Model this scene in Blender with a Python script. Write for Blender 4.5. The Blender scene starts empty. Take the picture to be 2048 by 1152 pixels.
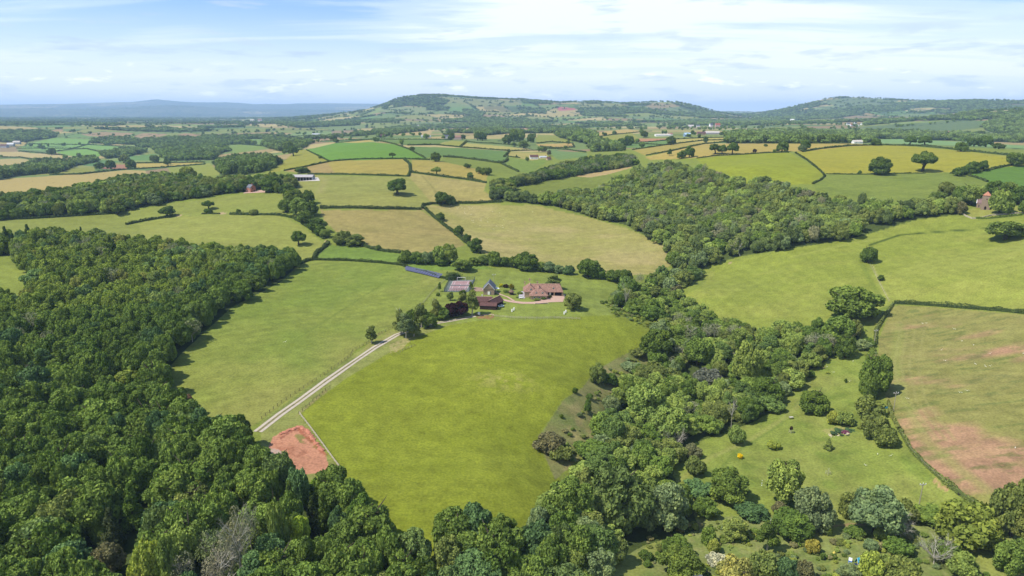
import bpy, bmesh, math, random
import numpy as np
from mathutils import Vector, Matrix

# ------------------------------------------------------------------ scene, camera, light
S = bpy.context.scene
COL = S.collection
CAM_Z = 120.0
FOC = 1365.0                      # focal length in pixels of a 2048 px wide picture
PITCH = math.radians(14.4)
cam = bpy.data.cameras.new('camera')
cam.sensor_width = 36.0
cam.lens = 36.0 * FOC / 2048.0
cam.clip_start = 1.0
cam.clip_end = 80000.0
camo = bpy.data.objects.new('camera', cam)
COL.objects.link(camo)
camo.location = (0, 0, CAM_Z)
camo.rotation_euler = (math.pi / 2 - PITCH, 0, 0)
S.camera = camo

SUN_EL = math.radians(55.0)
SHADOW_AZ = math.radians(17.0)    # direction the shadows fall, from +X towards +Y
sd = Vector((math.cos(SUN_EL) * math.cos(SHADOW_AZ), math.cos(SUN_EL) * math.sin(SHADOW_AZ), -math.sin(SUN_EL)))
sun = bpy.data.lights.new('sun', 'SUN')
sun.energy = 4.7
sun.angle = math.radians(0.53)
sun.color = (1.0, 0.955, 0.87)
suno = bpy.data.objects.new('sun', sun)
COL.objects.link(suno)
suno.location = (0, 0, 500)
suno.rotation_euler = sd.to_track_quat('-Z', 'Y').to_euler()

S.view_settings.view_transform = 'Standard'
S.view_settings.look = 'None'
S.view_settings.gamma = 1.0
S.view_settings.exposure = 0.50
S.render.engine = 'CYCLES'
S.cycles.max_bounces = 6
S.cycles.diffuse_bounces = 3
S.cycles.transmission_bounces = 3
S.cycles.volume_bounces = 1
S.cycles.transparent_max_bounces = 4
S.cycles.caustics_reflective = False
S.cycles.caustics_refractive = False
S.cycles.use_denoising = True
S.cycles.sample_clamp_indirect = 4.0


class NT:
    """small helper to write node trees"""
    def __init__(self, tree):
        self.t = tree
        self.n = tree.nodes
        self.l = tree.links

    def node(self, typ, props=None, **ins):
        nd = self.n.new(typ)
        for k, v in (props or {}).items():
            setattr(nd, k, v)
        for k, v in ins.items():
            key = int(k[1:]) if k[0] == '_' and k[1:].isdigit() else k.replace('_', ' ')
            if isinstance(v, bpy.types.NodeSocket):
                self.l.new(v, nd.inputs[key])
            else:
                nd.inputs[key].default_value = v
        return nd

    def math(self, op, a, b=0.0, c=0.0, clamp=False):
        nd = self.n.new('ShaderNodeMath')
        nd.operation = op
        nd.use_clamp = clamp
        for i, v in enumerate((a, b, c)):
            if isinstance(v, bpy.types.NodeSocket):
                self.l.new(v, nd.inputs[i])
            else:
                nd.inputs[i].default_value = v
        return nd.outputs[0]

    def mix(self, fac, a, b, blend='MIX'):
        nd = self.n.new('ShaderNodeMix')
        nd.data_type = 'RGBA'
        nd.blend_type = blend
        for key, v in ((0, fac), (6, a), (7, b)):
            if isinstance(v, bpy.types.NodeSocket):
                self.l.new(v, nd.inputs[key])
            else:
                nd.inputs[key].default_value = v if not isinstance(v, tuple) else (v + (1.0,))[:4]
        return nd.outputs[2]

    def ramp(self, fac, stops, interp='LINEAR'):
        nd = self.n.new('ShaderNodeValToRGB')
        cr = nd.color_ramp
        cr.interpolation = interp
        while len(cr.elements) < len(stops):
            cr.elements.new(0.5)
        for e, (p, c) in zip(cr.elements, stops):
            e.position = p
            e.color = (c if isinstance(c, tuple) else (c, c, c)) + (1.0,) if not (isinstance(c, tuple) and len(c) == 4) else c
        self.l.new(fac, nd.inputs[0])
        return nd.outputs[0]


# ------------------------------------------------------------------ world
W = bpy.data.worlds.new('World')
S.world = W
W.use_nodes = True
nt = NT(W.node_tree)
W.node_tree.nodes.clear()
sky = nt.node('ShaderNodeTexSky', dict(sky_type='NISHITA', sun_disc=False, sun_elevation=SUN_EL, altitude=100.0, air_density=1.0, dust_density=0.6, ozone_density=1.2))
# sun stands behind-left: the azimuth of the sun itself, clockwise from +Y
sun_dir = -sd
sky.sun_rotation = math.atan2(sun_dir.x, sun_dir.y)
tc = nt.node('ShaderNodeTexCoord')
sep = nt.node('ShaderNodeSeparateXYZ', _0=tc.outputs['Generated'])
dx, dy, dz = sep.outputs
zc = nt.math('MAXIMUM', dz, 0.0)
zz = nt.math('ADD', zc, 0.075)
u = nt.math('DIVIDE', dx, zz)
v = nt.math('DIVIDE', dy, zz)
pl = nt.node('ShaderNodeCombineXYZ', _0=u, _1=v, _2=0.0)
# long streaks: rotate, then stretch
mp = nt.node('ShaderNodeMapping', Vector=pl.outputs[0])
mp.inputs['Rotation'].default_value = (0, 0, math.radians(40))
mp.inputs['Scale'].default_value = (0.13, 0.55, 1)
warp = nt.node('ShaderNodeTexNoise', dict(noise_dimensions='3D'), Vector=pl.outputs[0], Scale=0.22, Detail=3.0)
wv = nt.node('ShaderNodeVectorMath', dict(operation='MULTIPLY_ADD'), _0=warp.outputs['Color'])
wv.inputs[1].default_value = (0.9, 0.9, 0)
nt.l.new(mp.outputs[0], wv.inputs[2])
n1 = nt.node('ShaderNodeTexNoise', dict(noise_dimensions='3D'), Vector=wv.outputs[0], Scale=1.0, Detail=9.0, Roughness=0.56)
n2 = nt.node('ShaderNodeTexNoise', dict(noise_dimensions='3D'), Vector=pl.outputs[0], Scale=0.17, Detail=2.0)
cov = nt.math('ADD', n1.outputs[0], nt.math('MULTIPLY', nt.math('SUBTRACT', n2.outputs[0], 0.5), 0.6))
cir = nt.ramp(cov, [(0.46, 0.0), (0.53, 0.45), (0.60, 1.0)], 'EASE')
# veil thickens towards the horizon
veil = nt.ramp(zc, [(0.0, 1.0), (0.05, 0.88), (0.09, 0.52), (0.14, 0.18), (0.24, 0.0)])
cover = nt.math('MAXIMUM', nt.math('MULTIPLY', cir, 0.93), veil)
cover = nt.math('MULTIPLY', nt.math('SUBTRACT', nt.math('ADD', cir, veil), nt.math('MULTIPLY', cir, veil)), 0.96)
skyc = nt.node('ShaderNodeVectorMath', dict(operation='MULTIPLY'), _0=sky.outputs[0])
skyc.inputs[1].default_value = (0.112, 0.112, 0.112)
skyl = nt.mix(1.0, skyc.outputs[0], (0.36, 0.67, 1.06), 'MULTIPLY')
veilcol = nt.ramp(zc, [(0.0, (0.90, 0.90, 0.92)), (0.10, (0.78, 0.84, 0.91)), (0.25, (0.80, 0.88, 0.93))])
c1 = nt.mix(cover, skyl, veilcol)
# fair-weather puffs low above the horizon, azimuth / elevation space
azn = nt.math('ARCTAN2', dx, dy)
def puffs(c, scale_u, scale_v, lo, hi, zlo, zhi, col, amt, seed):
    cv = nt.node('ShaderNodeCombineXYZ', _0=nt.math('MULTIPLY', azn, scale_u), _1=nt.math('MULTIPLY', dz, scale_v), _2=seed)
    nn = nt.node('ShaderNodeTexNoise', dict(noise_dimensions='3D'), Vector=cv.outputs[0], Scale=1.0, Detail=6.0, Roughness=0.55)
    m = nt.ramp(nn.outputs[0], [(lo, 0.0), (hi, 1.0)])
    w = nt.ramp(zc, [(zlo, 0.0), (zlo + 0.012, 1.0), (zhi - 0.02, 1.0), (zhi, 0.0)])
    return nt.mix(nt.math('MULTIPLY', nt.math('MULTIPLY', m, w), amt), c, col)
c2 = puffs(c1, 15.0, 75.0, 0.54, 0.66, 0.014, 0.12, (0.50, 0.60, 0.80), 0.6, 3.7)
c3 = puffs(c2, 17.0, 62.0, 0.585, 0.66, 0.012, 0.065, (1.05, 1.05, 1.05), 0.95, 8.1)
c3 = puffs(c3, 9.0, 60.0, 0.60, 0.70, 0.06, 0.17, (0.44, 0.55, 0.76), 0.7, 5.3)
bg = nt.node('ShaderNodeBackground', Color=c3, Strength=1.0)
W.cycles.sampling_method = 'MANUAL'
W.cycles.sample_map_resolution = 512
ow = nt.node('ShaderNodeOutputWorld', Surface=bg.outputs[0])

# ------------------------------------------------------------------ the lie of the land
CP, SP = math.cos(PITCH), math.sin(PITCH)
def ray(px, py):
    """azimuth and slope of the sight line through a point of the 2048 x 1152 picture"""
    px = np.asarray(px, float); py = np.asarray(py, float)
    a = px - 1024.0
    b = 576.0 - py
    x = a
    y = FOC * CP + b * SP
    z = -FOC * SP + b * CP
    h = np.hypot(x, y)
    return np.arctan2(x, y), z / h

def project(x, y, z):
    x = np.asarray(x, float); y = np.asarray(y, float); z = np.asarray(z, float) - CAM_Z
    d = y * CP - z * SP
    up = y * SP + z * CP
    return 1024 + FOC * x / d, 576 - FOC * up / d, d

CT = []     # control points: azimuth, ln distance, height
def cz(z, *pts):
    for px, py in pts:
        a, t = ray(px, py)
        CT.append((float(a), math.log((z - CAM_Z) / float(t)), z))
def cd(D, *pts):
    for px, py in pts:
        a, t = ray(px, py)
        CT.append((float(a), math.log(D), CAM_Z + D * float(t)))
def cl(D, z, *pxs):
    for px in pxs:
        a, t = ray(px, 260)
        CT.append((float(a), math.log(D), z))
cz(-5, (-400, 1250), (300, 1200), (-100, 900)); cz(-8, (700, 1200)); cz(-14, (1024, 1200)); cz(-20, (1400, 1200), (1800, 1200), (2400, 1250))
cl(100, -8, 0, 500); cl(100, -16, 1200, 1800, 2400)
cz(-2, (300, 900), (600, 900), (340, 790), (450, 800)); cz(-6, (900, 1000), (750, 1020)); cz(-18, (1150, 1020))
cz(4, (0, 700), (300, 700)); cz(12, (-200, 600), (0, 550)); cz(16, (100, 480), (-150, 480)); cz(12, (300, 455)); cz(8, (600, 500)); cz(5, (600, 535))
cz(0, (700, 650), (600, 740)); cz(4, (780, 535)); cz(2, (860, 560), (700, 560))
cz(0, (1080, 590), (960, 605), (920, 571), (1040, 600), (1120, 590), (960, 575)); cz(-1, (1140, 625), (1000, 650)); cz(-4, (1000, 780), (800, 800)); cz(-8, (1000, 950), (850, 900)); cz(-6, (1250, 650))
cz(-9, (1150, 780)); cz(-14, (1080, 900)); cz(-4, (1230, 560))
cz(-18, (1350, 620), (1500, 660)); cz(-20, (1280, 720)); cz(-24, (1400, 740), (1250, 850)); cz(-26, (1200, 1050)); cz(-8, (1420, 545)); cz(-15, (1600, 680))
cz(-24, (1500, 850), (1600, 1000), (1450, 950)); cz(-20, (1650, 760), (1750, 900)); cz(-13, (1700, 680)); cz(-20, (1900, 1020), (2100, 1050))
cz(-6, (1800, 625)); cz(2, (2000, 640)); cz(-10, (1900, 800)); cz(-12, (2040, 950)); cz(-14, (1800, 790), (1950, 990)); cz(-3, (2200, 800))
cz(-7, (1400, 585)); cz(-9, (1600, 610)); cz(6, (1550, 520)); cz(11, (1750, 515)); cz(-4, (1750, 605)); cz(3, (1950, 605)); cz(20, (1950, 500)); cz(17, (2040, 560)); cz(24, (2200, 540))
cz(15, (1600, 488)); cz(4, (1450, 508)); cz(27, (1800, 450)); cz(38, (1970, 423)); cz(42, (2100, 420)); cz(30, (2100, 495))
cz(20, (1400, 440)); cz(30, (1600, 425)); cz(17, (1290, 410)); cz(42, (1300, 350)); cz(48, (1500, 362)); cz(40, (1640, 400)); cz(46, (1750, 378), (1900, 382)); cz(54, (1720, 346), (1850, 344), (2000, 350), (2150, 345))
cz(56, (1450, 338)); cz(65, (1600, 305)); cz(70, (1800, 292), (1700, 293)); cz(65, (1950, 307), (2060, 318)); cd(1900, (1850, 284), (1980, 287), (2100, 290), (1750, 282))
cz(66, (1450, 300)); cz(62, (1400, 281)); cz(58, (1300, 302)); cd(1800, (1300, 270), (1600, 277))
cz(36, (1130, 340), (1200, 345)); cz(33, (1130, 372), (1000, 385)); cd(1450, (1100, 302)); cz(46, (900, 330)); cz(52, (900, 302)); cz(54, (700, 302)); cz(45, (600, 322)); cz(28, (520, 335))
cz(59, (850, 284), (750, 284)); cd(2100, (900, 270), (1000, 272)); cz(40, (650, 360)); cz(43, (800, 352)); cz(38, (950, 362)); cz(30, (800, 400)); cz(26, (950, 402)); cz(16, (700, 455)); cz(12, (950, 450)); cz(7, (1200, 470)); cz(-2, (1300, 522)); cz(8, (900, 500)); cz(7, (700, 508)); cz(18, (620, 450)); cz(-1, (1050, 548)); cz(-3, (1150, 532))
cz(28, (500, 400)); cz(14, (200, 442)); cz(17, (0, 452)); cz(25, (300, 402), (0, 405)); cz(26, (250, 372)); cz(32, (450, 362)); cz(17, (-200, 430))
cz(13, (100, 352), (300, 345)); cz(12, (0, 368), (-200, 370)); cz(0, (150, 320)); cz(10, (400, 330)); cz(-5, (100, 296), (-150, 300)); cz(10, (400, 300)); cz(15, (300, 281)); cz(12, (100, 276)); cz(38, (300, 262))
cd(3700, (100, 256), (-150, 258)); cd(4500, (300, 248)); cd(4300, (500, 250)); cz(30, (600, 272)); cd(3600, (700, 262)); cz(46, (700, 281)); cd(2800, (800, 263)); cd(2650, (1000, 262), (1100, 262)); cd(2500, (1200, 262)); cd(2400, (1400, 262), (1600, 264)); cd(1720, (1150, 281))
# plain, far mountains
cd(7000, (50, 243), (250, 242), (450, 242)); cd(11000, (-200, 236), (0, 236), (200, 236), (400, 236), (560, 236)); cd(16000, (-200, 232), (0, 232), (200, 231), (400, 231), (600, 230), (740, 229))
RIDGE = [(-300, 212), (-150, 210), (0, 210), (60, 209), (120, 209), (200, 206), (260, 205), (290, 201), (312, 198.5), (345, 202), (390, 206), (450, 204.5), (480, 206), (510, 210), (560, 210), (600, 207), (660, 206.5), (710, 207.5), (760, 208), (850, 213), (1000, 218)]
cd(24000, *RIDGE); cl(30500, 60, -300, 0, 300, 600, 900, 1300, 1700, 2100)
cd(19000, (330, 219), (100, 222), (560, 222))
cd(12000, (1445, 223), (1500, 223.5), (1540, 226)); cd(16000, (1300, 228), (1500, 227), (1700, 228), (2000, 229)); cd(22000, (1300, 230), (1500, 229), (1700, 229), (2000, 230))
# centre hill
cd(6000, (560, 241), (625, 236), (680, 229), (730, 219), (762, 211), (790, 198), (812, 192.5), (840, 191), (880, 190.5), (930, 195), (1000, 198.5), (1050, 199), (1100, 203), (1150, 204), (1190, 202.5), (1250, 207), (1300, 204), (1345, 203.5), (1390, 213), (1435, 227))
cd(5600, (1475, 240)); cd(5900, (1550, 240))
cd(4900, (700, 241), (780, 227), (900, 224), (1000, 226), (1100, 224), (1200, 226), (1300, 224), (1390, 234)); cd(4000, (800, 246), (950, 245), (1100, 246), (1250, 246), (1400, 247), (650, 250))
cl(7600, 90, 700, 850, 1000, 1150, 1300, 1430)
# right hill
cd(6800, (1530, 229), (1560, 220), (1600, 209), (1645, 199), (1690, 195), (1750, 196.5), (1800, 199), (1850, 203), (1900, 203), (1950, 201), (2048, 202), (2200, 202))
cd(5600, (1600, 231), (1700, 224), (1800, 223), (1900, 222), (2000, 219), (2150, 219)); cl(8500, 100, 1560, 1700, 1850, 2000, 2150)
cd(4400, (1560, 246), (1650, 244), (1780, 242)); cl(4600, 62, 1900, 2000, 2150)
cd(3600, (1850, 236), (1900, 231.5), (1960, 224.5), (2020, 219.5), (2080, 217), (2200, 216)); cd(3200, (1750, 248), (1850, 247)); cd(2900, (1850, 257), (1960, 252), (2080, 248)); cd(2500, (1750, 265), (1880, 269), (2000, 272), (2150, 270))
CT = np.array(CT)

def _kern(a1, l1, a2, l2):
    return np.sqrt((a1 - a2) ** 2 + (l1 - l2) ** 2 + 0.03 ** 2)
n_ = len(CT)
A = np.zeros((n_ + 3, n_ + 3))
A[:n_, :n_] = _kern(CT[:, None, 0], CT[:, None, 1], CT[None, :, 0], CT[None, :, 1])
A[:n_, :n_] -= np.eye(n_) * 2e-3
P_ = np.column_stack([np.ones(n_), CT[:, 0], CT[:, 1]])
A[:n_, n_:] = P_; A[n_:, :n_] = P_.T
sol = np.linalg.solve(A, np.concatenate([CT[:, 2], np.zeros(3)]))

def vnoise(x, y, seed=0):
    """value noise, 0..1"""
    xi = np.floor(x).astype(np.int64); yi = np.floor(y).astype(np.int64)
    fx = x - xi; fy = y - yi
    fx = fx * fx * (3 - 2 * fx); fy = fy * fy * (3 - 2 * fy)
    def h(i, j):
        n = (i * 374761393 + j * 668265263 + seed * 974634777) & 0x7fffffff
        n = ((n ^ (n >> 13)) * 1274126177) & 0x7fffffff
        n = (n ^ (n >> 16)) & 0xffffff
        return n / float(0xffffff)
    return (h(xi, yi) * (1 - fx) + h(xi + 1, yi) * fx) * (1 - fy) + (h(xi, yi + 1) * (1 - fx) + h(xi + 1, yi + 1) * fx) * fy
def fbm(x, y, seed=0, oct=4):
    s = 0; a = 0.5; t = 0
    for o in range(oct):
        s = s + a * vnoise(x * 2 ** o, y * 2 ** o, seed + o * 17); t += a; a *= 0.5
    return s / t

GA0, GA1, GDA = -1.15, 1.15, 0.005
GL0, GL1, GDL = math.log(55.0), math.log(32500.0), 0.0085
ga = np.arange(GA0, GA1 + GDA, GDA); gl = np.arange(GL0, GL1 + GDL, GDL)
HG = np.zeros((len(ga), len(gl)))
for i, a_ in enumerate(ga):
    ac = max(-1.0, min(1.0, a_))
    llc = np.clip(gl, math.log(95), math.log(31000))
    K = _kern(ac, llc[:, None], CT[None, :, 0], CT[None, :, 1])
    HG[i] = K @ sol[:n_] + sol[n_] + sol[n_ + 1] * ac + sol[n_ + 2] * llc
_AA, _LL = np.meshgrid(ga, gl, indexing='ij')
_DD = np.exp(_LL)
_X = _DD * np.sin(_AA); _Y = _DD * np.cos(_AA)
HG += (fbm(_X / 90, _Y / 90, 3, 2) - 0.5) * 1.6 * np.clip(_DD / 700, 0.2, 1)
HG += (fbm(_X / 420, _Y / 420, 5, 3) - 0.5) * np.clip((_DD - 3000) / 1500, 0, 1) * 26 * np.clip(1.6 - _DD / 9000, 0.0, 1)

def crest(pts, D, w, amt=1.0):
    az_, t_ = ray([p[0] for p in pts], [p[1] for p in pts])
    i0 = (math.log(D) - GL0) / GDL; j = int(round(i0))
    zt = CAM_Z + D * np.interp(ga, az_, t_)
    m = np.clip((ga - az_[0]) / 0.03, 0, 1) * np.clip((az_[-1] - ga) / 0.03, 0, 1)
    dz = (zt - HG[:, j]) * m * amt
    HG[:, :] += dz[:, None] * np.exp(-((gl - math.log(D)) / w) ** 2)[None, :]
crest(RIDGE[:19], 24000, 0.16)
crest([(-300, 221), (60, 218), (160, 220), (260, 215.5), (330, 211), (380, 212), (430, 216), (520, 220), (620, 221), (700, 218), (760, 222)], 17500, 0.09)
crest([(700, 226), (730, 219), (760, 211.5), (775, 205), (790, 198), (812, 192.3), (840, 190.5), (880, 190), (905, 193), (930, 195), (965, 198), (1000, 198.5), (1045, 199), (1060, 200.5), (1100, 204), (1115, 206), (1150, 204.5), (1190, 203), (1215, 205), (1250, 207.5), (1270, 206), (1300, 204.5), (1345, 203.5), (1365, 207), (1390, 212.5), (1415, 220), (1437, 228)], 6000, 0.07)
crest([(1540, 226), (1560, 220), (1580, 214), (1600, 209), (1625, 203), (1645, 199), (1665, 196), (1690, 194.5), (1720, 195.5), (1750, 197), (1800, 199.5), (1850, 203), (1870, 204), (1900, 203), (1925, 202), (1950, 201), (2048, 202.5), (2200, 202)], 6800, 0.07)

def H(x, y):
    x = np.asarray(x, float); y = np.asarray(y, float)
    a = np.clip(np.arctan2(x, y), GA0, GA1 - 1e-6)
    l = np.clip(np.log(np.maximum(np.hypot(x, y), 56.0)), GL0, GL1 - GDL * 1.01)
    fa = (a - GA0) / GDA; fl = (l - GL0) / GDL
    ia = np.clip(fa.astype(int), 0, len(ga) - 2); il = np.clip(fl.astype(int), 0, len(gl) - 2)
    ta = fa - ia; tl = fl - il
    return (HG[ia, il] * (1 - ta) * (1 - tl) + HG[ia + 1, il] * ta * (1 - tl) + HG[ia, il + 1] * (1 - ta) * tl + HG[ia + 1, il + 1] * ta * tl)
def H1(x, y):
    return float(H(x, y))

def at_many(pts):
    """picture points -> world points where the sight line meets the ground"""
    pts = np.asarray(pts, float)
    a, t = ray(pts[:, 0], pts[:, 1])
    out = np.zeros((len(pts), 3))
    D = np.exp(gl)
    fa = np.clip((a - GA0) / GDA, 0, len(ga) - 1.001)
    ia = fa.astype(int); ta = fa - ia
    for k in range(len(pts)):
        prof = HG[ia[k]] * (1 - ta[k]) + HG[ia[k] + 1] * ta[k]
        g = prof - (CAM_Z + D * t[k])
        hit = np.nonzero(g > 0)[0]
        if len(hit) == 0:
            d = D[-2]
        else:
            j = hit[0]
            if j == 0:
                d = D[0]
            else:
                f = -g[j - 1] / (g[j] - g[j - 1])
                d = D[j - 1] + f * (D[j] - D[j - 1])
        out[k] = (d * math.sin(a[k]), d * math.cos(a[k]), 0)
    out[:, 2] = H(out[:, 0], out[:, 1])
    return out
def at(px, py):
    return Vector(at_many([(px, py)])[0])
def densify(poly, step=7.0, closed=True):
    out = []
    n = len(poly)
    for i in range(n if closed else n - 1):
        p = np.array(poly[i], float); q = np.array(poly[(i + 1) % n], float)
        m = max(1, int(np.hypot(*(q - p)) / step))
        for j in range(m):
            out.append(p + (q - p) * j / m)
    if not closed:
        out.append(np.array(poly[-1], float))
    return np.array(out)
def world_poly(poly, step=7.0):
    d = densify(poly, step)
    w = at_many(d)
    w2 = at_many(d + np.array([0, 3.0]))
    r1 = np.hypot(w[:, 0], w[:, 1]); r2 = np.hypot(w2[:, 0], w2[:, 1])
    bad = r1 > 1.30 * r2
    w[bad] = w2[bad]
    return w[:, :2]
def inside(poly, x, y):
    """boolean mask of the points inside the world polygon"""
    res = np.zeros(len(x), bool)
    mn = poly.min(0); mx = poly.max(0)
    c = np.nonzero((x >= mn[0]) & (x <= mx[0]) & (y >= mn[1]) & (y <= mx[1]))[0]
    if len(c) == 0:
        return res
    X = x[c]; Y = y[c]
    ins = np.zeros(len(c), bool)
    n = len(poly)
    for i in range(n):
        x1, y1 = poly[i]; x2, y2 = poly[(i + 1) % n]
        if y1 == y2:
            continue
        cross = ((y1 > Y) != (y2 > Y))
        if not cross.any():
            continue
        xi = (x2 - x1) * (Y - y1) / (y2 - y1) + x1
        ins ^= cross & (X < xi)
    res[c] = ins
    return res

def lin(c, k=1.0):
    c = np.asarray(c, float) / 255.0
    return np.where(c <= 0.04045, c / 12.92, ((c + 0.055) / 1.055) ** 2.4) * k
KG = 0.515    # ground albedo of a colour as it shows in sunlight

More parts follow.
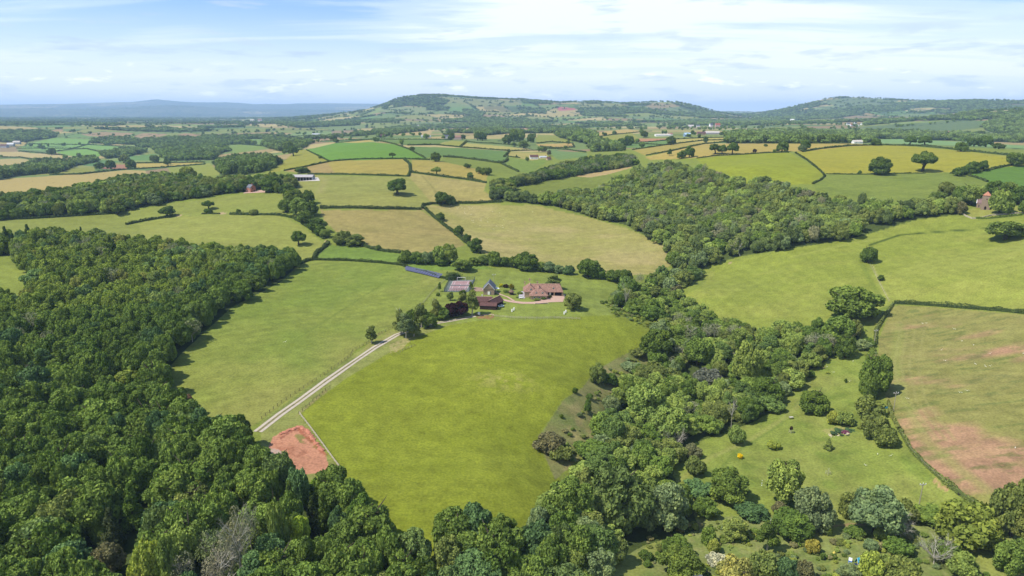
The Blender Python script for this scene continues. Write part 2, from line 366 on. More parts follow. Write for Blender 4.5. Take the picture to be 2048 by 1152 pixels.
# ------------------------------------------------------------------ fields, outlines as seen in the picture (found on the ground by at_many)
YG = (162, 174, 58); GR = (148, 163, 74); OL = (164, 170, 88); TAN = (186, 174, 104); STRAW = (208, 190, 122); DG = (118, 150, 74)
BG = (122, 166, 62); PALE = (150, 178, 104); PINK = (190, 158, 118); TEAL = (128, 158, 94); ROUGH = (152, 164, 96)
FIELDS = [
 # right side
 (YG, [(1393, 317), (1490, 309), (1578, 304), (1648, 346), (1624, 368), (1500, 372), (1420, 350)], 0.9),
 ((180, 178, 66), [(1591, 305), (1660, 296), (1730, 291), (1800, 291), (1924, 302), (2021, 313), (2140, 330), (2007, 334), (1929, 347), (1896, 345), (1652, 347), (1640, 340), (1620, 322)], 0.8),
 ((142, 160, 74), [(1652, 348), (1896, 345), (1932, 350), (1975, 364), (1960, 400), (1880, 425), (1780, 425), (1700, 400), (1640, 390), (1624, 368)], 1),
 ((112, 150, 62), [(1930, 349), (2010, 334), (2160, 322), (2160, 400), (2030, 395), (1975, 364)], 0.5),
 ((198, 180, 98), [(1290, 314), (1408, 288), (1700, 287), (1780, 290), (1700, 293), (1613, 303), (1569, 303), (1490, 308), (1390, 316), (1300, 320)], 1),
 ((188, 174, 90), [(1265, 300), (1340, 289), (1408, 281), (1454, 280), (1408, 288), (1290, 311)], 1),
 ((202, 154, 116), [(1273, 277), (1346, 277), (1302, 284), (1273, 284)], 1),
 ((206, 184, 110), [(1186, 266), (1252, 258), (1284, 262), (1232, 268), (1200, 272)], 1),
 ((166, 170, 82), [(1200, 273), (1264, 266), (1277, 276), (1262, 286), (1200, 286)], 1),
 ((196, 186, 104), [(1349, 278), (1452, 275), (1452, 284), (1349, 287)], 1),
 ((146, 182, 116), [(1743, 278), (1807, 278), (1913, 283), (2080, 293), (2080, 298), (1913, 291), (1752, 286)], 0.5),
 ((150, 170, 100), [(1615, 258), (1720, 262), (1740, 268), (1625, 266)], 0.6),
 ((203, 135, 116), [(1857, 262), (1899, 261), (1901, 270), (1868, 270)], 0.5),
 ((112, 136, 88), [(1720, 254), (1951, 238), (1965, 256), (1900, 262), (1857, 262), (1760, 262)], 'orchard'),
 # middle
 (BG, [(613, 300), (657, 322), (808, 318), (855, 318), (821, 300), (787, 288), (739, 284), (671, 286)], 0.5),
 ((186, 174, 88), [(568, 341), (661, 322), (808, 318), (821, 330), (818, 350), (700, 349), (616, 347)], 0.9),
 ((184, 164, 104), [(568, 342), (655, 324), (670, 348), (616, 347)], 0.9),
 ((166, 168, 70), [(535, 346), (555, 334), (599, 296), (613, 300), (657, 322), (568, 341)], 1),
 ((166, 171, 92), [(590, 352), (623, 351), (818, 354), (866, 406), (842, 418), (640, 416), (636, 400), (596, 385)], 1),
 ((184, 175, 106), [(823, 346), (880, 354), (972, 366), (968, 382), (998, 402), (866, 408), (840, 378), (818, 354)], 1),
 ((188, 175, 90), [(823, 320), (879, 322), (978, 341), (972, 363), (825, 344)], 1),
 ((120, 152, 78), [(825, 293), (924, 296), (1013, 302), (1016, 317), (1002, 325), (886, 313), (849, 316), (821, 300)], 0.5),
 ((142, 158, 70), [(886, 314), (1002, 327), (1036, 341), (1033, 350), (978, 343), (883, 323)], 0.7),
 ((196, 190, 108), [(932, 286), (1016, 293), (1060, 301), (1019, 302), (924, 294)], 0.7),
 ((172, 176, 82), [(876, 289), (903, 281), (932, 283), (922, 294)], 0.7),
 ((124, 152, 76), [(746, 279), (903, 279), (876, 289), (818, 291), (790, 287)], 0.6),
 ((190, 182, 104), [(1019, 304), (1095, 306), (1097, 316), (1064, 321), (1014, 312)], 1),
 ((140, 164, 76), [(1005, 327), (1017, 315), (1060, 321), (1101, 318), (1060, 347), (1036, 343)], 0.7),
 ((130, 160, 94), [(1093, 300), (1175, 306), (1172, 314), (1115, 320)], 0.5),
 ((204, 180, 108), [(1072, 288), (1149, 286), (1149, 295), (1081, 294)], 0.9),
 ((156, 166, 80), [(1074, 269), (1148, 272), (1142, 284), (1072, 286)], 0.7),
 ((142, 156, 72), [(1026, 386), (1023, 374), (1142, 349), (1200, 346), (1230, 352), (1180, 380), (1080, 392)], 0.9),
 ((202, 180, 126), [(1138, 352), (1200, 338), (1262, 329), (1262, 336), (1215, 349), (1180, 355)], 1),
 ((182, 176, 106), [(845, 416), (858, 411), (1000, 409), (1075, 411), (1110, 420), (1165, 432), (1250, 455), (1320, 485), (1348, 512), (1340, 532), (1310, 548), (1230, 552), (1150, 540), (1050, 525), (960, 505), (912, 466), (870, 437)], 'sheep'),
 ((176, 166, 102), [(640, 420), (842, 420), (868, 438), (908, 467), (930, 490), (880, 506), (800, 505), (760, 501), (720, 490), (680, 470), (650, 444)], 1),
 ((166, 174, 88), [(275, 448), (333, 434), (450, 431), (560, 431), (600, 450), (650, 488), (625, 522), (600, 530), (560, 530), (300, 500)], 0.7),
 ((156, 167, 82), [(-300, 446), (0, 441), (230, 428), (350, 406), (480, 389), (560, 384), (620, 392), (600, 420), (560, 430), (330, 433), (275, 447), (300, 500), (-300, 500)], 0.7),
 ((154, 169, 76), [(-320, 512), (20, 518), (52, 545), (80, 580), (40, 612), (-320, 612)], 0.7),
 ((134, 162, 72), [(657, 490), (720, 494), (790, 506), (870, 524), (960, 530), (1000, 540), (890, 556), (800, 531), (700, 521), (627, 520)], 0.7),
 ((152, 168, 80), [(840, 545), (890, 540), (1000, 538), (1200, 562), (1260, 575), (1230, 610), (1240, 640), (960, 645), (860, 655), (820, 665), (840, 610), (880, 570)], 0.8),
 ((150, 164, 76), [(600, 529), (625, 521), (700, 522), (800, 532), (880, 556), (885, 570), (860, 600), (835, 640), (782, 662), (740, 683), (712, 700), (700, 714), (523, 840), (420, 905), (300, 880), (290, 770), (380, 690), (470, 610)], 'left'),
 ((158, 166, 92), [(523, 842), (702, 712), (782, 664), (850, 655), (960, 641), (900, 655), (800, 692), (690, 758), (640, 795), (598, 830), (700, 960), (520, 960)], 1),
 ((162, 175, 60), [(960, 641), (1080, 640), (1180, 632), (1235, 630), (1262, 640), (1300, 655), (1290, 690), (1235, 715), (1190, 740), (1165, 775), (1125, 800), (1095, 845), (1078, 870), (1078, 900), (1120, 960), (1130, 1060), (1060, 1110), (850, 1150), (760, 1130), (720, 1040), (688, 952), (600, 829), (650, 788), (700, 752), (800, 693), (850, 668), (900, 650)], 'main'),
 ((152, 154, 96), [(1190, 742), (1235, 716), (1290, 690), (1330, 720), (1270, 800), (1180, 900), (1110, 960), (1076, 880), (1097, 845), (1127, 800), (1165, 775)], 'scrub'),
 ((164, 174, 84), [(1350, 600), (1400, 575), (1440, 530), (1600, 492), (1700, 479), (1800, 450), (1870, 432), (1920, 432), (1960, 440), (2200, 425), (2200, 640), (2048, 626), (1850, 610), (1790, 604), (1745, 625), (1650, 680), (1500, 680), (1430, 640)], 'past'),
 ((164, 170, 86), [(1940, 418), (1990, 414), (2100, 412), (2100, 425), (2000, 432), (1945, 437), (1930, 428)], 0.6),
 ((150, 166, 78), [(1740, 622), (1790, 606), (1770, 640), (1752, 680), (1745, 760), (1770, 815), (1800, 880), (1870, 960), (1960, 1020), (1920, 1050), (1700, 1060), (1350, 1060), (1340, 920), (1450, 830), (1560, 780), (1620, 720)], 'meadow'),
 ((160, 160, 92), [(1785, 611), (1850, 613), (2048, 629), (2250, 650), (2250, 1090), (1970, 1015), (1920, 985), (1850, 930), (1800, 866), (1775, 806), (1758, 740), (1757, 680)], 'red'),
 (ROUGH, [(1180, 1130), (1300, 1070), (1380, 1040), (1500, 1030), (1700, 1040), (1900, 1030), (1960, 1020), (2250, 1090), (2250, 1330), (1100, 1330)], 'garden'),
 # left distance
 ((140, 182, 96), [(57, 288), (107, 276), (185, 279), (180, 287), (295, 296), (273, 303), (185, 298), (148, 297), (111, 303), (33, 297)], 0.4),
 ((138, 184, 84), [(111, 305), (174, 298), (213, 307), (197, 313), (144, 312)], 0.4),
 ((208, 192, 130), [(-100, 303), (33, 304), (144, 312), (127, 320), (82, 322), (37, 315), (-100, 313)], 0.8),
 ((200, 186, 122), [(-100, 321), (41, 317), (78, 323), (51, 331), (-100, 333)], 0.8),
 ((124, 154, 94), [(33, 298), (98, 301), (98, 308), (37, 303)], 0.6),
 ((112, 152, 92), [(156, 330), (205, 320), (246, 323), (191, 333)], 0.6),
 ((120, 160, 88), [(250, 313), (308, 308), (324, 321), (260, 321)], 0.6),
 ((200, 184, 100), [(271, 327), (328, 326), (410, 325), (328, 335), (271, 336)], 0.9),
 ((164, 174, 82), [(336, 336), (420, 326), (440, 347), (400, 358), (350, 352)], 0.9),
 ((184, 160, 122), [(162, 268), (205, 264), (267, 266), (246, 278), (174, 272)], 0.6),
 ((184, 160, 122), [(267, 272), (287, 266), (336, 268), (320, 274), (271, 278)], 0.6),
 ((182, 156, 118), [(340, 274), (369, 266), (410, 270), (390, 279)], 0.6),
 ((182, 158, 120), [(98, 262), (123, 256), (127, 264)], 0.6),
 ((200, 182, 116), [(-200, 366), (68, 354), (191, 346), (253, 340), (290, 341), (300, 356), (150, 378), (113, 388), (-200, 400)], 'mown'),
 ((160, 166, 80), [(68, 351), (120, 337), (191, 334), (188, 344)], 0.8),
 ((188, 140, 112), [(205, 329), (255, 329), (255, 338), (205, 338)], 0.8),
 ((160, 171, 80), [(335, 335), (417, 330), (437, 350), (386, 355), (342, 350)], 0.8),
 ((140, 166, 82), [(443, 290), (468, 287), (523, 292), (531, 297), (492, 303), (470, 307), (455, 300)], 0.8),
 ((134, 166, 92), [(476, 284), (498, 278), (533, 278), (523, 290)], 0.8),
 ((148, 174, 102), [(556, 274), (595, 264), (662, 262), (667, 272), (626, 278)], 0.8),
 ((200, 184, 104), [(673, 284), (738, 280), (749, 283), (712, 286)], 0.8),
 ((204, 184, 124), [(769, 269), (820, 260), (870, 257), (858, 270), (790, 270)], 0.8),
 ((206, 184, 130), [(905, 256), (980, 257), (982, 262), (905, 262)], 0.8),
 ((196, 162, 122), [(1003, 254), (1055, 256), (1062, 266), (1020, 262)], 0.8),
 ((130, 160, 92), [(1130, 241), (1218, 241), (1218, 247), (1130, 247)], 0.6),
 ((202, 122, 122), [(1113, 213), (1150, 216.5), (1152, 220), (1118, 222)], 0.3),
 ((152, 160, 106), [(860, 192), (930, 196), (1000, 200), (1040, 201), (1045, 210), (950, 214), (900, 203), (858, 194)], 0.6),
 ((150, 164, 108), [(768, 213), (850, 214), (880, 218), (850, 225), (780, 226), (757, 222)], 0.6),
 ((178, 160, 116), [(1310, 206), (1350, 208), (1362, 213), (1320, 217), (1290, 213)], 0.6),
 ((156, 164, 106), [(1165, 205), (1240, 207), (1250, 214), (1190, 217), (1155, 213)], 0.6),
 ((126, 146, 98), [(1640, 205), (1690, 196), (1800, 200), (1780, 210), (1680, 213)], 0.6),
]
# dark woods of the far hills: colour of the floor and trees planted over it
FARWOOD = [
 [(781, 209), (810, 195), (859, 193), (900, 201), (888, 211), (855, 214), (791, 211)], [(853, 215), (884, 211), (900, 217), (894, 221), (855, 221)],
 [(1043, 201), (1089, 202), (1109, 207), (1089, 209), (1046, 207)], [(1035, 215), (1090, 218), (1093, 228), (1040, 225)], [(930, 217), (970, 227), (960, 236), (935, 232), (925, 222)],
 [(1340, 205), (1389, 213), (1440, 229), (1459, 237), (1398, 236), (1380, 228), (1398, 224), (1361, 213)], [(1155, 217), (1240, 215), (1317, 219), (1287, 226), (1213, 228), (1157, 224)], [(1160, 226), (1225, 228), (1260, 234), (1170, 232)],
 [(1255, 206), (1278, 205), (1280, 209), (1256, 210)], [(1172, 204), (1200, 202), (1198, 207), (1176, 208)],
 [(762, 213), (790, 199), (812, 193.5), (805, 197), (780, 211), (765, 218)],
 [(1500, 234), (1560, 221), (1640, 222), (1724, 216), (1730, 228), (1680, 236), (1600, 240), (1520, 243)], [(1540, 228), (1600, 211), (1645, 201), (1625, 214), (1590, 222), (1550, 230)],
 [(1730, 214), (1800, 210), (1820, 220), (1760, 225), (1728, 222)], [(1860, 221), (1960, 216), (1980, 224), (1880, 228)], [(1910, 202), (2000, 201), (2010, 208), (1920, 209)],
 [(1965, 253), (2007, 231), (2150, 222), (2150, 274), (2007, 271), (1975, 262)], [(1724, 248), (1835, 236), (1951, 234), (2150, 218), (2150, 228), (1951, 240), (1835, 241), (1730, 251)],
 [(-100, 266), (60, 262), (115, 268), (105, 276), (50, 284), (-100, 286)], [(300, 284), (330, 279), (420, 278), (460, 286), (430, 320), (335, 322), (315, 306)], [(185, 280), (240, 276), (290, 281), (300, 291), (250, 289), (190, 287)],
 [(140, 326), (190, 318), (200, 323), (150, 333)], [(-100, 348), (0, 344), (60, 335), (130, 327), (150, 333), (120, 345), (60, 350), (0, 360), (-100, 362)], [(200, 310), (250, 300), (295, 304), (260, 313), (215, 318)],
 [(524, 292), (545, 284), (600, 285), (625, 286), (600, 300), (560, 303)], [(745, 262), (800, 255), (870, 250), (850, 262), (790, 268), (760, 276)], [(435, 328), (470, 318), (540, 318), (560, 328), (540, 340), (500, 350), (440, 350)],
 [(1110, 268), (1150, 260), (1190, 270), (1200, 282), (1230, 292), (1245, 302), (1185, 304), (1180, 290), (1120, 276)],
 [(1452, 276), (1480, 266), (1600, 264), (1700, 270), (1738, 278), (1742, 285), (1660, 287), (1452, 287)], [(1738, 270), (1860, 272), (2048, 280), (2048, 286), (1860, 279), (1740, 277)],
 [(130, 249), (180, 246), (250, 247), (230, 252)], [(560, 250), (700, 245), (720, 250), (600, 256)], [(860, 252), (960, 247), (1100, 250), (1080, 256), (880, 257)], [(1330, 244), (1520, 240), (1600, 245), (1500, 251), (1350, 251)],
 [(940, 262), (1000, 258), (1010, 268), (960, 272)],
]
# near and middle woods: (name, footprint, holes, spacing m, height range, mean tint, tint spread)
WOODS = [
 ('left', [(-330, 490), (0, 494), (60, 486), (180, 490), (350, 506), (560, 526), (595, 532), (560, 565), (463, 615), (370, 700), (310, 765), (330, 815), (430, 872), (478, 888), (500, 925), (520, 960), (585, 990), (645, 992), (690, 1022), (735, 1060), (770, 1115), (820, 1135), (850, 1120), (920, 1088), (1000, 1092), (1060, 1095), (1110, 1040), (1150, 1000), (1170, 1330), (-330, 1330)], [[(-340, 505), (20, 512), (56, 545), (84, 585), (50, 620), (-340, 620)]]),
 ('stream', [(1105, 1060), (1130, 960), (1180, 900), (1225, 820), (1255, 775), (1295, 730), (1300, 690), (1345, 655), (1310, 645), (1265, 630), (1225, 608), (1240, 582), (1300, 566), (1350, 548), (1415, 545), (1360, 580), (1385, 612), (1420, 640), (1500, 672), (1560, 675), (1640, 665), (1700, 655), (1722, 658), (1718, 682), (1680, 706), (1622, 738), (1578, 782), (1556, 815), (1506, 845), (1430, 872), (1355, 898), (1345, 950), (1380, 1010), (1400, 1060), (1290, 1090), (1200, 1140), (1150, 1330), (1080, 1330)], []),
 ('hillside', [(1000, 398), (1080, 400), (1180, 392), (1250, 364), (1275, 348), (1320, 338), (1400, 347), (1470, 372), (1560, 380), (1640, 407), (1700, 410), (1800, 425), (1850, 422), (1900, 409), (1935, 418), (1920, 428), (1830, 440), (1780, 455), (1700, 478), (1620, 491), (1500, 509), (1440, 522), (1390, 545), (1345, 540), (1345, 510), (1325, 488), (1250, 450), (1170, 430), (1100, 410), (1010, 404)], []),
 ('valley', [(978, 376), (1060, 360), (1120, 336), (1200, 320), (1265, 318), (1275, 328), (1265, 333), (1180, 347), (1110, 359), (1028, 375), (1015, 398), (990, 403)], []),
 ('western', [(-150, 414), (0, 407), (130, 394), (250, 366), (330, 360), (430, 370), (500, 368), (570, 364), (592, 372), (582, 384), (500, 384), (430, 391), (350, 403), (230, 425), (0, 440), (-150, 446)], []),
]

# ------------------------------------------------------------------ the ground: one sheet
def build_ground():
    fine = np.arange(-0.78, 0.78, 0.00155)
    step = 0.02
    left = np.arange(-math.pi, -0.78, step); right = np.arange(0.78, math.pi, step)
    az = np.concatenate([left, fine, right])
    l1 = np.arange(math.log(60), math.log(135), 0.03)
    l2 = np.arange(math.log(135), math.log(650), 0.0036)
    l3 = np.arange(math.log(650), math.log(32000), 0.0066)
    ll = np.concatenate([l1, l2, l3])
    na, nl = len(az), len(ll)
    AZ, LL = np.meshgrid(az, ll, indexing='ij')
    D = np.exp(LL)
    X = (D * np.sin(AZ)).ravel(); Y = (D * np.cos(AZ)).ravel()
    Z = H(X, Y)
    idx = np.arange(na * nl).reshape(na, nl)
    q = []
    a0 = idx; a1 = np.roll(idx, -1, axis=0)
    quads = np.stack([a0[:, :-1], a0[:, 1:], a1[:, 1:], a1[:, :-1]], axis=-1).reshape(-1, 4)
    centre = len(X)
    Xc = np.append(X, 0.0); Yc = np.append(Y, 0.0); Zc = np.append(Z, float(np.mean(Z.reshape(na, nl)[:, 0])))
    tri = np.stack([np.full(na, centre), idx[:, 0], np.roll(idx[:, 0], -1)], axis=-1)
    me = bpy.data.meshes.new('ground')
    nv = len(Xc)
    me.vertices.add(nv)
    me.vertices.foreach_set('co', np.column_stack([Xc, Yc, Zc]).ravel().astype(np.float32))
    nq, ntr = len(quads), len(tri)
    me.loops.add(nq * 4 + ntr * 3)
    me.loops.foreach_set('vertex_index', np.concatenate([quads.ravel(), tri.ravel()]).astype(np.int32))
    me.polygons.add(nq + ntr)
    me.polygons.foreach_set('loop_start', np.concatenate([np.arange(nq) * 4, nq * 4 + np.arange(ntr) * 3]).astype(np.int32))
    me.polygons.foreach_set('use_smooth', np.ones(nq + ntr, bool))
    me.update(calc_edges=True)
    me.validate()
    # colours
    col = np.zeros((nv, 3)); x = Xc; y = Yc
    r = np.hypot(x, y)
    # far patchwork of fields: nearest seed of a jittered grid
    ca, sa = math.cos(0.35), math.sin(0.35)
    wx = x + (fbm(x / 260, y / 260, 11, 2) - 0.5) * 150; wy = y + (fbm(x / 260, y / 260, 12, 2) - 0.5) * 150
    gx = (wx * ca + wy * sa) / 250.0; gy = (-wx * sa + wy * ca) / 190.0
    cx = np.floor(gx).astype(int); cy = np.floor(gy).astype(int)
    best = np.full(nv, 1e9); sec = np.full(nv, 1e9); bid = np.zeros(nv, np.int64)
    def hsh(i, j, s):
        n = (i * 374761393 + j * 668265263 + s * 974634777) & 0x7fffffff
        n = ((n ^ (n >> 13)) * 1274126177) & 0x7fffffff
        return ((n ^ (n >> 16)) & 0xffffff) / float(0xffffff)
    for di in (-1, 0, 1):
        for dj in (-1, 0, 1):
            i = cx + di; j = cy + dj
            sx = i + 0.5 + (hsh(i, j, 1) - 0.5) * 0.8; sy = j + 0.5 + (hsh(i, j, 2) - 0.5) * 0.8
            d = np.hypot((gx - sx) * 250, (gy - sy) * 190)
            nb = d < best
            sec = np.where(nb, best, np.minimum(sec, d)); bid = np.where(nb, i * 10007 + j, bid); best = np.where(nb, d, best)
    pal = np.array([lin(c) for c in [(134, 156, 92), (150, 170, 96), (116, 146, 84), (196, 182, 122), (160, 166, 96), (186, 168, 118), (126, 160, 88), (150, 164, 90), (206, 192, 134), (138, 158, 98), (170, 150, 112)]])
    hv = hsh(bid, bid * 3, 5)
    col[:] = pal[(hv * len(pal)).astype(int) % len(pal)]
    edge = (sec - best) * 0.5
    near = r < 1350
    col[near] = lin(GR)
    far_edge = (edge < np.clip(r * 0.0011, 2.0, 9.0)) & ~near
    wood = np.zeros(nv, bool)
    nz = fbm(x / 520, y / 300, 31, 4) + (fbm(x / 90, y / 90, 33, 2) - 0.5) * 0.12
    dens = np.interp(r, [1300, 1800, 3000, 4200, 6500, 9000, 15000, 20000], [0, 0.0, 0.03, 0.16, 0.18, 0.3, 0.4, 0.2])
    wood = nz < (0.34 + 0.27 * dens) * (dens > 0)
    wood &= (r < 20000)
    crest = (r > 5200) & (r < 6800)
    wood &= ~(crest & (hsh(bid, bid, 9) < 0.45))
    # mountains: moor and forest
    m = r > 14500
    mcol = lin((112, 118, 78)) * (0.75 + 0.5 * fbm(x[m] / 900, y[m] / 900, 41, 4))[:, None]
    pm = (fbm(x[m] / 1400, y[m] / 1400, 43, 3) > 0.56)
    mcol[pm] = lin((176, 166, 120))
    col[m] = mcol
    expl = np.zeros(nv, bool)
    tag = np.zeros(nv)
    for c, poly, kind in FIELDS:
        wp = world_poly(poly)
        ins = inside(wp, x, y)
        if not ins.any():
            continue
        k = np.nonzero(ins)[0]
        X_, Y_ = x[k], y[k]
        base = np.repeat(lin(c)[None, :], len(k), 0)
        if kind == 'main':
            n1 = fbm(X_ / 60, Y_ / 60, 51, 4)
            base = base * (0.66 + 0.42 * n1)[:, None]
            t = np.clip((fbm(X_ / 25, Y_ / 14, 52, 4) - 0.45) * 3, 0, 1)
            base = base * (1 - 0.35 * t[:, None]) + lin((136, 152, 40)) * 0.35 * t[:, None]
            yy = np.clip((Y_ - 330) / 120, 0, 1)
            base = base * (1 - 0.55 * yy[:, None]) + lin((156, 172, 72)) * 0.55 * yy[:, None]
            p0 = at(1010, 760)
            g = np.exp(-(((X_ - p0.x) / 13) ** 2 + ((Y_ - p0.y) / 9) ** 2)) * np.clip((fbm(X_ / 3.0, Y_ / 3.0, 53, 3) - 0.42) * 5, 0, 1)
            base = base * (1 - 0.6 * g[:, None]) + lin((205, 200, 120)) * 0.6 * g[:, None]
        elif kind == 'left':
            n1 = fbm(X_ / 70, Y_ / 70, 61, 4)
            t = np.clip((n1 - 0.42) * 3.5, 0, 1)[:, None]
            base = base * (1 - t * 0.5) + lin((174, 170, 98)) * t * 0.5
            t = np.clip((fbm(X_ / 40, Y_ / 40, 63, 3) - 0.5) * 4, 0, 1)[:, None]
            base = base * (1 - t * 0.4) + lin((126, 156, 62)) * t * 0.4
        elif kind == 'sheep':
            t = np.clip((fbm(X_ / 45, Y_ / 22, 71, 4) - 0.44) * 4, 0, 1)[:, None]
            base = base * (1 - t * 0.6) + lin((206, 188, 136)) * t * 0.6
            p0 = at(870, 430)
            e = np.clip(fbm(X_ / 60, Y_ / 60, 72, 3) * 1.4 - 0.45, 0, 1)[:, None]
            base = base * (1 - e * 0.5) + lin((156, 168, 84)) * e * 0.5
        elif kind == 'scrub':
            t = np.clip((fbm(X_ / 9, Y_ / 9, 81, 4) - 0.45) * 5, 0, 1)[:, None]
            base = base * (1 - t * 0.7) + lin((118, 136, 74)) * t * 0.7
            t = np.clip((fbm(X_ / 6, Y_ / 6, 82, 3) - 0.55) * 5, 0, 1)[:, None]
            base = base * (1 - t * 0.5) + lin((180, 164, 120)) * t * 0.5
        elif kind == 'past':
            t = np.clip((fbm(X_ / 120, Y_ / 60, 91, 4) - 0.42) * 4, 0, 1)[:, None]
            base = base * (1 - t * 0.5) + lin((144, 162, 62)) * t * 0.5
            t = np.clip((fbm(X_ / 30, Y_ / 12, 92, 3) - 0.5) * 4, 0, 1)[:, None]
            base = base * (1 - t * 0.3) + lin((180, 182, 96)) * t * 0.3
        elif kind == 'meadow':
            t = np.clip((fbm(X_ / 18, Y_ / 18, 95, 4) - 0.45) * 4, 0, 1)[:, None]
            base = base * (1 - t * 0.5) + lin((166, 170, 94)) * t * 0.5
            t = np.clip((fbm(X_ / 7, Y_ / 7, 96, 3) - 0.58) * 5, 0, 1)[:, None]
            base = base * (1 - t * 0.5) + lin((122, 148, 62)) * t * 0.5
        elif kind == 'red':
            sol_ = fbm(X_ / 24, Y_ / 8, 101, 4)
            red = np.zeros(len(k))
            for (px, py, ax, ay, s) in ((1850, 850, 14, 24, 0.9), (1890, 880, 20, 16, 1.35), (1940, 910, 30, 16, 1.6), (1985, 945, 26, 14, 1.4), (2030, 960, 22, 14, 1.4), (2070, 700, 60, 10, 0.95), (1880, 700, 22, 9, 0.55), (1850, 650, 20, 8, 0.85), (1950, 670, 30, 6, 0.6), (1820, 760, 14, 14, 0.6), (1930, 775, 20, 6, 0.4)):
                p0 = at(px, py)
                red = np.maximum(red, s * np.exp(-(((X_ - p0.x) / ax) ** 2 + ((Y_ - p0.y) / ay) ** 2)))
            t = np.clip((red + (sol_ - 0.5) * 1.5 - 0.38) * 1.5, 0, 1)[:, None]
            base = base * (1 - t) + lin((198, 158, 128)) * t
            t = np.clip((fbm(X_ / 9, Y_ / 2.5, 104, 4) - 0.58) * 7, 0, 1)[:, None]
            base = base * (1 - t * 0.65) + lin((118, 132, 72)) * t * 0.65
            t = np.clip((fbm(X_ / 60, Y_ / 14, 105, 3) - 0.42) * 3, 0, 1)[:, None]
            base = base * (1 - t * 0.25) + lin((190, 176, 120)) * t * 0.25
        elif kind == 'garden':
            t = np.clip((fbm(X_ / 6, Y_ / 6, 111, 4) - 0.42) * 4, 0, 1)[:, None]
            base = base * (1 - t * 0.6) + lin((122, 146, 72)) * t * 0.6
            t = np.clip((fbm(X_ / 3, Y_ / 3, 112, 3) - 0.55) * 4, 0, 1)[:, None]
            base = base * (1 - t * 0.5) + lin((172, 172, 116)) * t * 0.5
        elif kind == 'orchard':
            st = (np.sin((X_ * 0.9 + Y_ * 0.35) * 2 * math.pi / 9.0) > 0.3)
            base[st] = lin((126, 146, 98))
        elif kind == 'mown':
            t = (0.5 + 0.5 * np.sin((Y_ * 0.8 + X_ * 0.3 + fbm(X_ / 80, Y_ / 80, 7, 2) * 30) * 2 * math.pi / 11))[:, None]
            base = base * (0.93 + 0.12 * t)
        else:
            t = np.clip((fbm(X_ / 70, Y_ / 35, int(c[0]), 4) - 0.45) * 4, 0, 1)[:, None] * kind
            base = base * (1 - 0.28 * t) + base * np.array([1.22, 1.10, 1.25]) * 0.28 * t
            t = np.clip((fbm(X_ / 26, Y_ / 14, int(c[1]), 3) - 0.52) * 4, 0, 1)[:, None] * kind
            base = base * (1 - 0.14 * t)
        rk = np.hypot(X_, Y_)
        g_ = (fbm(X_ / 4.5, Y_ / 4.5, 13, 3) - 0.5) * np.clip(1.6 - rk / 700, 0, 1)
        base = base * (1 + 0.42 * g_)[:, None]
        if kind != 'main' and kind != 'garden' and kind != 'scrub':
            an = (poly[0][0] * 0.37) % 3.14
            ph = (X_ * math.cos(an) + Y_ * math.sin(an) + fbm(X_ / 120, Y_ / 120, 8, 2) * 26)
            st_ = np.sin(ph * 2 * math.pi / 9.0) * 0.035 + np.sin(ph * 2 * math.pi / 31.0) * 0.03
            base = base * (1 + st_ * np.clip(1.5 - rk / 1300, 0, 1))[:, None]
        col[k] = base
        expl[k] = True
    # the long mown line of the left field, worn lines, tracks of wheels
    def stroke(pts, width, c, amt=1.0, jag=0.0, seed=0):
        w = at_many(densify(pts, 6.0, False))[:, :2]
        mn = w.min(0) - width * 3; mx = w.max(0) + width * 3
        k = np.nonzero((x > mn[0]) & (x < mx[0]) & (y > mn[1]) & (y < mx[1]))[0]
        if len(k) == 0:
            return
        X_, Y_ = x[k], y[k]
        dd = np.full(len(k), 1e9)
        for (p, q) in zip(w[:-1], w[1:]):
            e = q - p; L = max(1e-6, float(e @ e))
            t = np.clip(((X_ - p[0]) * e[0] + (Y_ - p[1]) * e[1]) / L, 0, 1)
            dd = np.minimum(dd, np.hypot(X_ - p[0] - t * e[0], Y_ - p[1] - t * e[1]))
        ww = width * (1 + jag * (vnoise(X_ / (width * 1.5 + 1), Y_ / (width * 1.5 + 1), seed) - 0.5) * 2)
        f = (np.clip(1.3 - dd / ww, 0, 1) * amt)[:, None]
        col[k] = col[k] * (1 - f) + lin(c) * f
    stroke([(590, 680), (700, 610), (770, 565)], 0.9, (120, 140, 62), 0.45)
    stroke([(625, 350), (650, 360), (640, 385)], 5, (176, 172, 108), 0.6)
    stroke([(845, 352), (870, 380), (880, 400)], 1.8, (150, 146, 84), 0.6)
    stroke([(1580, 515), (1700, 487), (1760, 478)], 2.0, (176, 186, 96), 0.5)
    stroke([(1740, 490), (1800, 470), (1900, 462), (2048, 452)], 1.6, (84, 104, 44), 1.0)
    stroke([(1722, 520), (1740, 560), (1765, 600)], 2.5, (118, 138, 60), 0.5)
    stroke([(1745, 530), (1762, 570), (1778, 600)], 0.5, (196, 192, 140), 0.8)
    stroke([(1400, 985), (1470, 905), (1560, 850), (1600, 800)], 1.0, (118, 142, 66), 0.5)
    stroke([(1340, 975), (1420, 915), (1500, 880), (1570, 835), (1620, 790)], 1.6, (176, 180, 104), 0.55)
    stroke([(1800, 650), (1790, 720), (1800, 790), (1850, 880), (1920, 940), (1990, 990)], 3.0, (160, 172, 92), 0.5)
    for dx_ in (0, 14, 30, 48):
        stroke([(1800 + dx_, 660), (1788 + dx_, 730), (1802 + dx_, 800), (1862 + dx_, 880)], 0.8, (178, 176, 112), 0.4)
    # mown paths in the wild garden
    P = (166, 176, 92)
